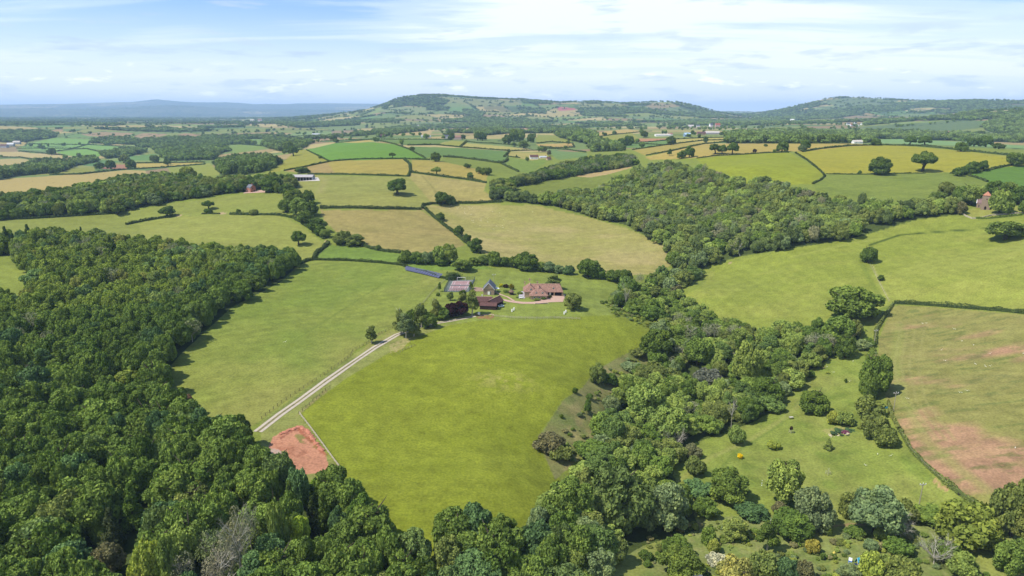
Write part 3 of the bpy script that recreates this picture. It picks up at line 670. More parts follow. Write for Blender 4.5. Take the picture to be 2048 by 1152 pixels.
    for pts, w_ in (([(1430, 1062), (1470, 1090), (1510, 1104), (1570, 1102), (1620, 1088), (1660, 1070), (1690, 1040)], 0.8), ([(1665, 1155), (1672, 1110), (1668, 1080), (1660, 1050), (1680, 1020), (1700, 1012)], 1.2), ([(1668, 1090), (1720, 1086), (1750, 1070)], 0.8), ([(1560, 1096), (1600, 1090)], 0.7), ([(1640, 1130), (1670, 1124)], 0.7), ([(1690, 1152), (1740, 1130), (1800, 1100), (1850, 1080)], 0.8), ([(1260, 1150), (1300, 1115), (1340, 1085)], 3.0), ([(1230, 1140), (1290, 1100), (1320, 1080)], 1.0), ([(1990, 1150), (1960, 1110), (1930, 1085), (1990, 1080)], 4.5), ([(2010, 1150), (1980, 1115)], 4.0)):
        stroke(pts, w_, P, 0.85)
    stroke([(1670, 1052), (1700, 1048), (1730, 1050)], 0.9, (190, 160, 120), 0.8, 0.6)
    # bare earth: quarry scrape, gateways, scars
    def blob(poly, c, amt=1.0, seed=0, soft=0.45, sc=3.0):
        wp = world_poly(poly, 4.0)
        k = np.nonzero(inside(wp, x, y))[0]
        if len(k) == 0:
            return
        n = fbm(x[k] / sc, y[k] / sc, seed, 4)
        t = (np.clip((n - soft) * 6 + 0.5, 0, 1) * amt)[:, None]
        col[k] = col[k] * (1 - t) + lin(c) * t
    RED = (222, 162, 132)
    blob([(546, 874), (560, 866), (598, 851), (612, 858), (632, 885), (650, 905), (660, 940), (560, 960), (545, 935), (536, 895)], RED, 1.0, 201, 0.1)
    blob([(560, 866), (598, 851), (610, 858), (580, 866), (560, 880)], (170, 106, 88), 0.8, 202, 0.42, 1.2)
    blob([(585, 868), (615, 870), (640, 900), (600, 885)], (150, 146, 84), 0.9, 203, 0.5, 2.0)
    blob([(545, 885), (580, 885), (620, 905), (600, 915), (560, 905)], (168, 108, 84), 0.5, 205, 0.48, 2.5)
    blob([(536, 895), (560, 900), (585, 930), (560, 950), (535, 930)], (206, 186, 176), 0.9, 204, 0.45, 2.0)
    blob([(598, 852), (632, 885), (655, 910), (648, 912), (620, 885), (596, 862)], (188, 108, 82), 0.7, 206, 0.4, 1.2)
    blob([(948, 628), (965, 630), (990, 632), (985, 638), (955, 637)], (176, 128, 96), 0.9, 207, 0.35, 1.5)
    blob([(1870, 955), (1895, 975), (1900, 985), (1880, 978), (1865, 962)], (206, 172, 128), 0.9, 208, 0.4, 1.0)
    blob([(1700, 850), (1700, 868), (1670, 872), (1640, 862), (1660, 855)], (190, 182, 122), 0.6, 209, 0.4, 1.5)
    blob([(780, 690), (800, 680), (830, 672), (800, 702), (780, 706)], (196, 184, 130), 0.8, 210, 0.45, 1.5)
    blob([(560, 860), (652, 778), (656, 782), (600, 828), (570, 850)], (192, 178, 118), 0.6, 211, 0.35, 2.0)
    blob([(755, 665), (790, 660), (800, 672), (720, 705)], (170, 168, 96), 0.6, 212, 0.4, 2.0)
    blob([(525, 842), (702, 712), (710, 718), (540, 850)], (132, 146, 74), 0.7, 213, 0.3, 2.0)
    for (px, py, w_) in ((445, 427, 14), (848, 419, 5), (652, 483, 4), (597, 532, 4), (1010, 300, 6), (1460, 526, 5), (355, 431, 10)):
        blob([(px - w_, py), (px, py - 2), (px + w_, py), (px, py + 2)], (214, 186, 156), 0.8, int(px), 0.25, 3.0)
    blob([(1350, 512), (1430, 545), (1420, 560), (1360, 540)], (166, 172, 88), 0.6, 214, 0.4, 5.0)
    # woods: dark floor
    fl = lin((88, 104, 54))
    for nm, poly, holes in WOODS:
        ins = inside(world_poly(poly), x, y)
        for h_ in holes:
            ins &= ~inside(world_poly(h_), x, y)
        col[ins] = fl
    fw = np.zeros(nv, bool)
    for poly in FARWOOD:
        fw |= inside(world_poly(poly, 4.0), x, y)
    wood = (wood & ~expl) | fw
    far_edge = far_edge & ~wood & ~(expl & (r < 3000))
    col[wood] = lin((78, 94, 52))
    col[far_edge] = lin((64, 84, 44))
    # speckle of scattered far hedges and clumps on the plain
    pl_ = (r > 5000) & (r < 16000) & (vnoise(x / 60, y / 260, 77) > 0.66) & ~expl
    col[pl_] = col[pl_] * 0.4 + lin((70, 92, 60)) * 0.6
    rgba = np.ones((nv, 4), np.float32)
    rgba[:, :3] = np.clip(col * KG * np.array([0.93, 0.885, 0.80]), 0, 1)
    at_ = me.attributes.new('field', 'FLOAT_COLOR', 'POINT')
    at_.data.foreach_set('color', rgba.ravel())
    ob = bpy.data.objects.new('ground', me)
    COL.objects.link(ob)
    ob['kind'] = 'structure'
    # random planting positions for the far trees
    inview = np.abs(np.arctan2(x, y)) < 0.80
    return ob, x, y, r, wood & inview, far_edge & inview, expl
ground, GX, GY, GR_, G_WOOD, G_EDGE, G_EXPL = build_ground()

def ground_material():
    m = bpy.data.materials.new('grassland')
    m.use_nodes = True
    nt = NT(m.node_tree)
    m.node_tree.nodes.clear()
    a = nt.node('ShaderNodeAttribute', dict(attribute_name='field'))
    g = nt.node('ShaderNodeNewGeometry')
    pos = g.outputs['Position']
    f1 = nt.node('ShaderNodeTexNoise', Vector=pos, Scale=1.1, Detail=3.0, Roughness=0.6)
    f2 = nt.node('ShaderNodeTexNoise', Vector=pos, Scale=0.16, Detail=5.0, Roughness=0.65)
    mpn = nt.node('ShaderNodeMapping', Vector=pos)
    mpn.inputs['Rotation'].default_value = (0, 0, 0.5)
    mpn.inputs['Scale'].default_value = (0.05, 0.5, 0.3)
    f3 = nt.node('ShaderNodeTexNoise', Vector=mpn.outputs[0], Scale=1.0, Detail=4.0, Roughness=0.6)
    v = nt.math('ADD', nt.math('MULTIPLY', nt.math('SUBTRACT', f1.outputs[0], 0.5), 1.3), nt.math('MULTIPLY', nt.math('SUBTRACT', f2.outputs[0], 0.5), 0.6))
    v = nt.math('ADD', v, nt.math('MULTIPLY', nt.math('SUBTRACT', f3.outputs[0], 0.5), 0.18))
    v = nt.math('ADD', v, 1.0, clamp=False)
    sc = nt.node('ShaderNodeVectorMath', dict(operation='SCALE'), _0=a.outputs['Color'], Scale=v)
    # tufts: sparse darker spots, straw flecks
    t = nt.node('ShaderNodeTexNoise', Vector=pos, Scale=0.55, Detail=5.0, Roughness=0.7)
    tuft = nt.ramp(t.outputs[0], [(0.58, 0.0), (0.68, 1.0)])
    c = nt.mix(nt.math('MULTIPLY', tuft, 0.35), sc.outputs[0], nt.mix(1.0, sc.outputs[0], (0.55, 0.72, 0.5), 'MULTIPLY'))
    s = nt.node('ShaderNodeTexNoise', Vector=pos, Scale=0.9, Detail=4.0, Roughness=0.7)
    strw = nt.ramp(s.outputs[0], [(0.60, 0.0), (0.70, 1.0)])
    c = nt.mix(nt.math('MULTIPLY', strw, 0.28), c, nt.mix(1.0, c, (1.35, 1.22, 1.5), 'MULTIPLY'))
    b = nt.node('ShaderNodeBump', Strength=0.5, Distance=0.6, Height=f2.outputs[0])
    p = nt.node('ShaderNodeBsdfPrincipled', Base_Color=c, Roughness=0.95, Normal=b.outputs[0])
    p.inputs['Specular IOR Level'].default_value = 0.08
    nt.node('ShaderNodeOutputMaterial', Surface=p.outputs[0])
    return m
ground.data.materials.append(ground_material())

# haze: the air of the whole place
def build_haze():
    bm = bmesh.new()
    bmesh.ops.create_cube(bm, size=1.0)
    zmin = float(HG.min()) - 40; zmax = float(HG.max()) + 40
    for v_ in bm.verts:
        v_.co.x *= 68000; v_.co.y *= 68000
        v_.co.z = zmax if v_.co.z > 0 else zmin
    me = bpy.data.meshes.new('haze'); bm.to_mesh(me); bm.free()
    ob = bpy.data.objects.new('haze', me); COL.objects.link(ob)
    ob['kind'] = 'stuff'; ob['label'] = 'thin blue summer haze over the whole landscape'; ob['category'] = 'haze'
    m = bpy.data.materials.new('haze'); m.use_nodes = True
    n = NT(m.node_tree); m.node_tree.nodes.clear()
    pv = n.node('ShaderNodeVolumePrincipled', Density=HAZE_D, Anisotropy=0.0)
    pv.inputs['Color'].default_value = HAZE_C
    n.node('ShaderNodeOutputMaterial', Volume=pv.outputs[0])
    me.materials.append(m)
HAZE_D = 6.0e-5
HAZE_C = (0.47, 0.68, 1.0, 1)
build_haze()

# ------------------------------------------------------------------ materials
_M = {}
def mat(name, c, rough=0.8, spec=0.2, var=0.12, scale=1.5, metal=0.0, scale3=None, c2=None):
    """weathered surface: sRGB colour as painted, with uneven tone"""
    if name in _M:
        return _M[name]
    m = bpy.data.materials.new(name); m.use_nodes = True
    n = NT(m.node_tree); m.node_tree.nodes.clear()
    co = n.node('ShaderNodeTexCoord').outputs['Object']
    if scale3:
        mp_ = n.node('ShaderNodeMapping', Vector=co); mp_.inputs['Scale'].default_value = scale3
        co = mp_.outputs[0]
    t = n.node('ShaderNodeTexNoise', Vector=co, Scale=scale, Detail=5.0, Roughness=0.65)
    kk_ = 0.62 if c[2] < 222 else 0.85
    base = tuple(lin(c, kk_)) + (1,)
    dark = tuple(np.array(base[:3]) * (1 - var * 2.2)) + (1,)
    lite = tuple(np.minimum(1, np.array(base[:3]) * (1 + var * 1.6))) + (1,)
    if c2 is not None:
        dark = tuple(lin(c2, kk_)) + (1,)
    r_ = n.ramp(t.outputs[0], [(0.32, dark), (0.5, base), (0.7, lite)])
    p = n.node('ShaderNodeBsdfPrincipled', Base_Color=r_, Roughness=rough, Metallic=metal)
    p.inputs['Specular IOR Level'].default_value = spec
    n.node('ShaderNodeOutputMaterial', Surface=p.outputs[0])
    _M[name] = m
    return m

def foliage_material(name, instanced, trans=0.16):
    m = bpy.data.materials.new(name); m.use_nodes = True
    n = NT(m.node_tree); m.node_tree.nodes.clear()
    if instanced:
        c = n.node('ShaderNodeAttribute', dict(attribute_name='tint', attribute_type='INSTANCER')).outputs['Color']
    else:
        c = n.node('ShaderNodeObjectInfo').outputs['Color']
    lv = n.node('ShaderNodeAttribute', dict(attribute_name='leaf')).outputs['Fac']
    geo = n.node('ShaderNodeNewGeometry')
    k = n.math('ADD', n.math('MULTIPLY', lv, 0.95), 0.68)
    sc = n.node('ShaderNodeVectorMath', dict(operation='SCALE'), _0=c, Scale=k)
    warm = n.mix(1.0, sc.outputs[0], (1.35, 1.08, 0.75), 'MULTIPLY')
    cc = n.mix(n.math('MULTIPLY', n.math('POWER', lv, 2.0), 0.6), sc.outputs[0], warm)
    d = n.node('ShaderNodeBsdfDiffuse', Color=cc)
    tr = n.node('ShaderNodeBsdfTranslucent', Color=n.mix(1.0, cc, (1.1, 1.25, 0.55), 'MULTIPLY'))
    mx = n.node('ShaderNodeMixShader', _0=trans, _1=d.outputs[0], _2=tr.outputs[0])
    n.node('ShaderNodeOutputMaterial', Surface=mx.outputs[0])
    return m
LEAF = foliage_material('foliage', False)
LEAF_I = foliage_material('foliage_woodland', True)
BARK = mat('bark', (92, 84, 68), 0.95, 0.05, 0.2, 3.0)
BARK_PALE = mat('pale_bark', (206, 198, 180), 0.9, 0.05, 0.15, 3.0)

# ------------------------------------------------------------------ tree meshes (crown about 1 wide in radius, 2 high, base of the tree at 0)
def mesh_from(name, V, F4=None, F3=None, attr=None, smooth=False):
    me = bpy.data.meshes.new(name)
    V = np.asarray(V, np.float32)
    F4 = np.zeros((0, 4), np.int32) if F4 is None else np.asarray(F4, np.int32)
    F3 = np.zeros((0, 3), np.int32) if F3 is None else np.asarray(F3, np.int32)
    me.vertices.add(len(V)); me.vertices.foreach_set('co', V.ravel())
    me.loops.add(F4.size + F3.size)
    me.loops.foreach_set('vertex_index', np.concatenate([F4.ravel(), F3.ravel()]).astype(np.int32))
    me.polygons.add(len(F4) + len(F3))
    me.polygons.foreach_set('loop_start', np.concatenate([np.arange(len(F4)) * 4, F4.size + np.arange(len(F3)) * 3]).astype(np.int32))
    me.polygons.foreach_set('use_smooth', np.full(len(F4) + len(F3), smooth))
    me.update(calc_edges=True)
    if attr is not None:
        a = me.attributes.new('leaf', 'FLOAT', 'POINT')
        a.data.foreach_set('value', np.asarray(attr, np.float32))
    return me

def _ico(sub=1):
    bm = bmesh.new(); bmesh.ops.create_icosphere(bm, subdivisions=sub, radius=1.0)
    V = np.array([v.co[:] for v in bm.verts]); F = np.array([[v.index for v in f.verts] for f in bm.faces]); bm.free()
    return V, F
ICO1 = _ico(1); ICO2 = _ico(2)

def leaf_quads(rs, P, N, size, spread=0.75):
    n = len(P)
    nn = N + rs.normal(size=(n, 3)) * spread
    nn /= np.linalg.norm(nn, axis=1, keepdims=True) + 1e-9
    ref = rs.normal(size=(n, 3))
    u_ = np.cross(nn, ref); u_ /= np.linalg.norm(u_, axis=1, keepdims=True) + 1e-9
    w_ = np.cross(nn, u_)
    s = (size * rs.uniform(0.6, 1.35, n))[:, None]
    asp = rs.uniform(0.55, 1.0, n)[:, None]
    V = np.stack([P - u_ * s, P - w_ * s * asp + nn * s * 0.12, P + u_ * s, P + w_ * s * asp - nn * s * 0.1], axis=1).reshape(-1, 3)
    F = np.arange(n * 4).reshape(n, 4)
    return V, F

def crown_mesh(name, seed, n_leaf=5000, leaf=0.065, lobes=34, rx=1.0, rz=0.82, base=0.55, lob_r=(0.24, 0.40), shape='round', core=0.80, open_=0.0, ico=ICO1):
    """lumpy crown: many leafy puffs set on and inside an uneven body"""
    rs = np.random.RandomState(seed)
    C = []; R = []
    bump = rs.normal(size=(5, 3)); bump /= np.linalg.norm(bump, axis=1, keepdims=True)
    tries = 0
    while len(C) < lobes and tries < 4000:
        tries += 1
        d = rs.normal(size=3); d /= np.linalg.norm(d)
        if d[2] < -0.55:
            continue
        k = 1 + 0.16 * float(np.sum(np.maximum(0, bump @ d) ** 4) - 0.5)
        q = rs.uniform(0.45, 0.80) if len(C) > lobes * 0.25 else rs.uniform(0.0, 0.4)
        r = rs.uniform(*lob_r)
        if shape == 'round':
            c = d * np.array([rx, rx, rz]) * q * k
        elif shape == 'tall':
            c = d * np.array([rx * (0.75 if d[2] > 0 else 1.0), rx * (0.75 if d[2] > 0 else 1.0), rz]) * q * k; r *= 0.9
        elif shape == 'flat':
            c = d * np.array([rx, rx, rz * (0.8 if d[2] > 0 else 0.35)]) * q * k
        elif shape == 'cone':
            h = rs.uniform(0, 1) ** 1.3
            a = rs.uniform(0, 6.283); rad = (1 - h) * rx * rs.uniform(0.55, 0.9)
            c = np.array([math.cos(a) * rad, math.sin(a) * rad, (h * 2 - 1) * rz]); r = 0.13 + 0.20 * (1 - h)
        C.append(c); R.append(r)
    C = np.array(C); R = np.array(R)
    cz_ = base + rz
    per = np.maximum(1, (n_leaf * 1.9 * R ** 2 / np.sum(R ** 2)).astype(int))
    PP = []; NN = []; LV = []
    for i in range(len(C)):
        d = rs.normal(size=(per[i], 3)); d /= np.linalg.norm(d, axis=1, keepdims=True)
        d[:, 2] += 0.18; d /= np.linalg.norm(d, axis=1, keepdims=True)
        p = C[i] + d * (R[i] * rs.uniform(0.80, 1.12, per[i]))[:, None]
        dist = np.linalg.norm(p[:, None, :] - C[None], axis=2) / R[None]
        dist[:, i] = 9
        ok = dist.min(1) > 0.80
        PP.append(p[ok]); NN.append(d[ok]); LV.append(np.full(ok.sum(), rs.uniform(0.0, 0.5)) + rs.uniform(0, 0.55, ok.sum()))
    P = np.concatenate(PP); N = np.concatenate(NN); L = np.concatenate(LV)
    if open_ > 0:
        keep = rs.uniform(size=len(P)) > open_
        P, N, L = P[keep], N[keep], L[keep]
    P = P + np.array([0, 0, cz_])
    V, F = leaf_quads(rs, P, N, leaf)
    A_ = np.repeat(L, 4)
    Vs = [V]; F3 = []; off = len(V); As = [A_]
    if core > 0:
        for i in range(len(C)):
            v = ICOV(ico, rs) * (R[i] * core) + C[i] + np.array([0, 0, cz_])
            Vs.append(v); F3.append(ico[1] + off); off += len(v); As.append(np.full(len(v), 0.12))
    return mesh_from(name, np.concatenate(Vs), F, np.concatenate(F3) if F3 else None, np.concatenate(As))
def ICOV(ico, rs):
    return ico[0] * rs.uniform(0.85, 1.1, (len(ico[0]), 1))

def tube(V, F, p, q, r0, r1, n=6):
    p = np.array(p, float); q = np.array(q, float)
    d = q - p; L = np.linalg.norm(d); d = d / max(L, 1e-9)
    ref = np.array([0, 0, 1.0]) if abs(d[2]) < 0.9 else np.array([1.0, 0, 0])
    u_ = np.cross(d, ref); u_ /= np.linalg.norm(u_); w_ = np.cross(d, u_)
    b = len(V)
    for (c, r) in ((p, r0), (q, r1)):
        for k in range(n):
            a = 2 * math.pi * k / n
            V.append(c + (u_ * math.cos(a) + w_ * math.sin(a)) * r)
    for k in range(n):
        k2 = (k + 1) % n
        F.append((b + k, b + k2, b + n + k2, b + n + k))

def trunk_mesh(name, seed, top=1.5, r=0.075, limbs=6, base=0.0, spread=0.6, twigs=0, n=7):
    rs = np.random.RandomState(seed)
    V = []; F = []
    pts = [np.array([0, 0, -0.08])]
    for k in range(1, 5):
        pts.append(np.array([rs.normal() * 0.03 * k, rs.normal() * 0.03 * k, top * k / 4]))
    for k in range(4):
        tube(V, F, pts[k], pts[k + 1], r * (1.25 - 0.24 * k), r * (1.25 - 0.24 * (k + 1)), n)
    for i in range(limbs):
        h = rs.uniform(0.3, 0.85) * top
        a = 6.283 * i / limbs + rs.uniform(-0.4, 0.4)
        s = np.array([0, 0, h]) + (pts[min(4, int(h / top * 4))] * np.array([1, 1, 0]))
        L = spread * rs.uniform(0.6, 1.0)
        m_ = s + np.array([math.cos(a) * L * 0.5, math.sin(a) * L * 0.5, L * 0.35])
        e = s + np.array([math.cos(a) * L, math.sin(a) * L, L * rs.uniform(0.6, 1.0)])
        tube(V, F, s, m_, r * 0.42, r * 0.28, 5); tube(V, F, m_, e, r * 0.28, r * 0.1, 5)
        for t in range(twigs):
            f = rs.uniform(0.0, 1.0); o = m_ + (e - m_) * f
            d = np.array([math.cos(a + rs.uniform(-1.2, 1.2)), math.sin(a + rs.uniform(-1.2, 1.2)), rs.uniform(0.3, 1.4)])
            d = d / np.linalg.norm(d) * spread * rs.uniform(0.25, 0.55)
            tube(V, F, o, o + d, r * 0.13, r * 0.03, 3)
            for t2 in range(2):
                o2 = o + d * rs.uniform(0.4, 0.9); d2 = d * 0.5 + rs.normal(size=3) * 0.12 * spread
                tube(V, F, o2, o2 + d2, r * 0.07, r * 0.02, 3)
    return mesh_from(name, V, F)

CROWN = {}; TRUNK = {}
for i in range(7):
    CROWN['hi%d' % i] = crown_mesh('broadleaf_crown', 100 + i, 9500, 0.058, 76, 1.0, (0.98, 1.08, 0.92, 1.04, 1.12, 0.95, 1.06)[i], -0.24, (0.13, 0.31), core=0.68)
for i in range(4):
    CROWN['mid%d' % i] = crown_mesh('broadleaf_crown_mid', 200 + i, 2400, 0.11, 44, 1.0, (0.98, 1.08, 0.92, 1.04)[i], -0.24, (0.15, 0.34), core=0.7)
for i in range(3):
    CROWN['far%d' % i] = crown_mesh('broadleaf_crown_far', 300 + i, 320, 0.2, 10, 1.0, 0.8, 0.15, (0.35, 0.55), ico=ICO1)
CROWN['oak0'] = crown_mesh('oak_crown', 400, 6500, 0.068, 60, 1.05, 0.84, 0.12, (0.14, 0.30), core=0.68)
CROWN['oak1'] = crown_mesh('oak_crown', 401, 6500, 0.068, 60, 1.0, 0.86, 0.14, (0.14, 0.30), core=0.68)
CROWN['oak2'] = crown_mesh('oak_crown', 402, 5500, 0.065, 50, 1.1, 0.72, 0.28, (0.13, 0.26), 'flat', core=0.68)
CROWN['birch0'] = crown_mesh('birch_crown', 410, 6500, 0.055, 64, 0.95, 1.5, -0.15, (0.16, 0.32), 'tall', core=0.55)
CROWN['birch1'] = crown_mesh('birch_crown', 411, 6500, 0.055, 64, 0.95, 1.4, -0.15, (0.16, 0.32), 'tall', core=0.55)
CROWN['bush0'] = crown_mesh('bush_crown', 420, 4600, 0.075, 50, 1.0, 0.62, -0.12, (0.15, 0.32), core=0.68)
CROWN['bush1'] = crown_mesh('bush_crown', 421, 4600, 0.075, 50, 1.0, 0.75, -0.15, (0.14, 0.32), core=0.68)
CROWN['bush2'] = crown_mesh('bush_crown', 422, 4000, 0.075, 50, 1.0, 0.52, -0.10, (0.15, 0.32), core=0.68)
CROWN['cone0'] = crown_mesh('conifer_crown', 430, 5200, 0.055, 60, 0.85, 1.5, 0.15, shape='cone', core=0.7)
CROWN['willow0'] = crown_mesh('willow_crown', 440, 7500, 0.05, 60, 1.0, 0.85, 0.1, (0.16, 0.30), core=0.7)
CROWN['sparse0'] = crown_mesh('thin_crown', 450, 1500, 0.036, 44, 1.0, 0.95, 0.55, (0.18, 0.3), 'round', core=0.0)
TRUNK['t0'] = trunk_mesh('tree_trunk', 1, 1.5, 0.085)
TRUNK['t1'] = trunk_mesh('tree_trunk', 2, 1.4, 0.095, 7, spread=0.7)
TRUNK['birch'] = trunk_mesh('birch_trunk', 3, 2.8, 0.06, 9, spread=0.5)
TRUNK['dead'] = trunk_mesh('dead_tree_trunk', 4, 1.9, 0.06, 13, spread=0.85, twigs=7, n=6)
TRUNK['dead2'] = trunk_mesh('dead_tree_trunk', 5, 0.7, 0.035, 14, spread=0.8, twigs=14, n=5)
TRUNK['tall'] = trunk_mesh('bare_trunk', 6, 2.4, 0.032, 16, spread=0.6, twigs=9, n=5)
TRUNK['cone'] = trunk_mesh('conifer_trunk', 7, 2.9, 0.05, 0)
for k_, me_ in CROWN.items():
    me_.materials.append(LEAF)
for k_, me_ in TRUNK.items():
    me_.materials.append(BARK_PALE if k_ in ('birch', 'dead', 'dead2', 'tall') else BARK)

USED_LABELS = {}
def empty(name, loc, rz=0.0, label=None, cat=None, group=None):
    o = bpy.data.objects.new(name, None); COL.objects.link(o)
    o.location = loc; o.rotation_euler = (0, 0, rz)
    o.empty_display_size = 0.5
    if label: o['label'] = label
    if cat: o['category'] = cat
    if group: o['group'] = group
    return o
def link(name, me, parent=None, m=None):
    o = bpy.data.objects.new(name, me); COL.objects.link(o)
    if parent is not None: o.parent = parent
    if m is not None and len(me.materials) == 0: me.materials.append(m)
    return o

def plant(kind, crown, trunk, loc, R, zs, rz, tint, label, cat, group=None, rxy=1.0, tilt=0.0):
    """a tree or bush: Empty at its foot > crown, trunk. R: crown radius in metres, zs: stretch of the height"""
    r = empty(kind, loc, rz, label, cat, group)
    r.rotation_euler = (tilt, 0, rz)
    r.scale = (R * rxy, R / rxy if rxy != 1.0 else R, R * zs)
    c = link('crown' if 'bush' not in kind and 'shrub' not in kind else 'foliage', CROWN[crown], r)
    c.color = tuple(tint) + (1.0,)
    if trunk:
        link('trunk', TRUNK[trunk], r)
    return r

CROWN_TOP = {'stem': (2.6, 1.0)}
for k_, me_ in CROWN.items():
    co = np.empty(len(me_.vertices) * 3, np.float32); me_.vertices.foreach_get('co', co); co = co.reshape(-1, 3)
    CROWN_TOP[k_] = (float(co[:, 2].max()), float(np.abs(co[:, 0]).max()))

# tints: linear albedo of foliage
T_DARK = (0.082, 0.128, 0.026); T_MID = (0.112, 0.162, 0.034); T_LIGHT = (0.165, 0.218, 0.052); T_YEL = (0.220, 0.260, 0.050)
T_GREY = (0.135, 0.182, 0.078); T_BROWN = (0.120, 0.122, 0.058); T_LIME = (0.280, 0.380, 0.050); T_BLUE = (0.076, 0.130, 0.048); T_OLIVE = (0.132, 0.162, 0.044)

# ------------------------------------------------------------------ trees that stand out, one by one: (px, py of the foot, height px, width px, crown, tint, label[, kind])
def slant(p):
    return math.sqrt(p.x ** 2 + p.y ** 2 + (p.z - CAM_Z) ** 2)
PLACED = []      # (x, y, radius) kept free of the scattered wood trees
RR = random.Random(7)
def jt(t, s=0.12):
    k = RR.uniform(1 - s, 1 + s)
    return (t[0] * k * RR.uniform(0.94, 1.06), t[1] * k, t[2] * k * RR.uniform(0.94, 1.06))
def put(px, py, hp, wp, crown, tint, label, kind='broadleaf_tree', cat='tree', group=None, trunk='auto', sink=0.0, clear=True, tilt=0.0):
    if px > 1380 and py > 1025: wp *= 0.90; hp *= 0.92
    p = at(px, py); s = slant(p); dep = (CAM_Z - p.z) / s
    R = wp * 0.5 * s / FOC / max(0.9, CROWN_TOP[crown][1]) * ((1.17 if py < 850 else 1.04) if ('hi' in crown or 'birch' in crown) else 1.04)
    # seen from above, a crown of radius R adds R * sin(depression) to its height in the picture
    hm = hp * s / FOC
    hgt = max(0.6 * R, (hm - 0.55 * R * dep) / math.sqrt(1 - dep * dep))
    zs = hgt / (R * CROWN_TOP[crown][0])
    if trunk == 'auto':
        trunk = None if ('bush' in crown) else ('birch' if 'birch' in crown else 'cone' if 'cone' in crown else RR.choice(['t0', 't1']))
    if clear:
        PLACED.append((p.x, p.y, R))
    return plant(kind, crown, trunk, (p.x, p.y, p.z - sink), R, zs, RR.uniform(0, 6.28), jt(tint), label, cat, group, tilt=tilt)

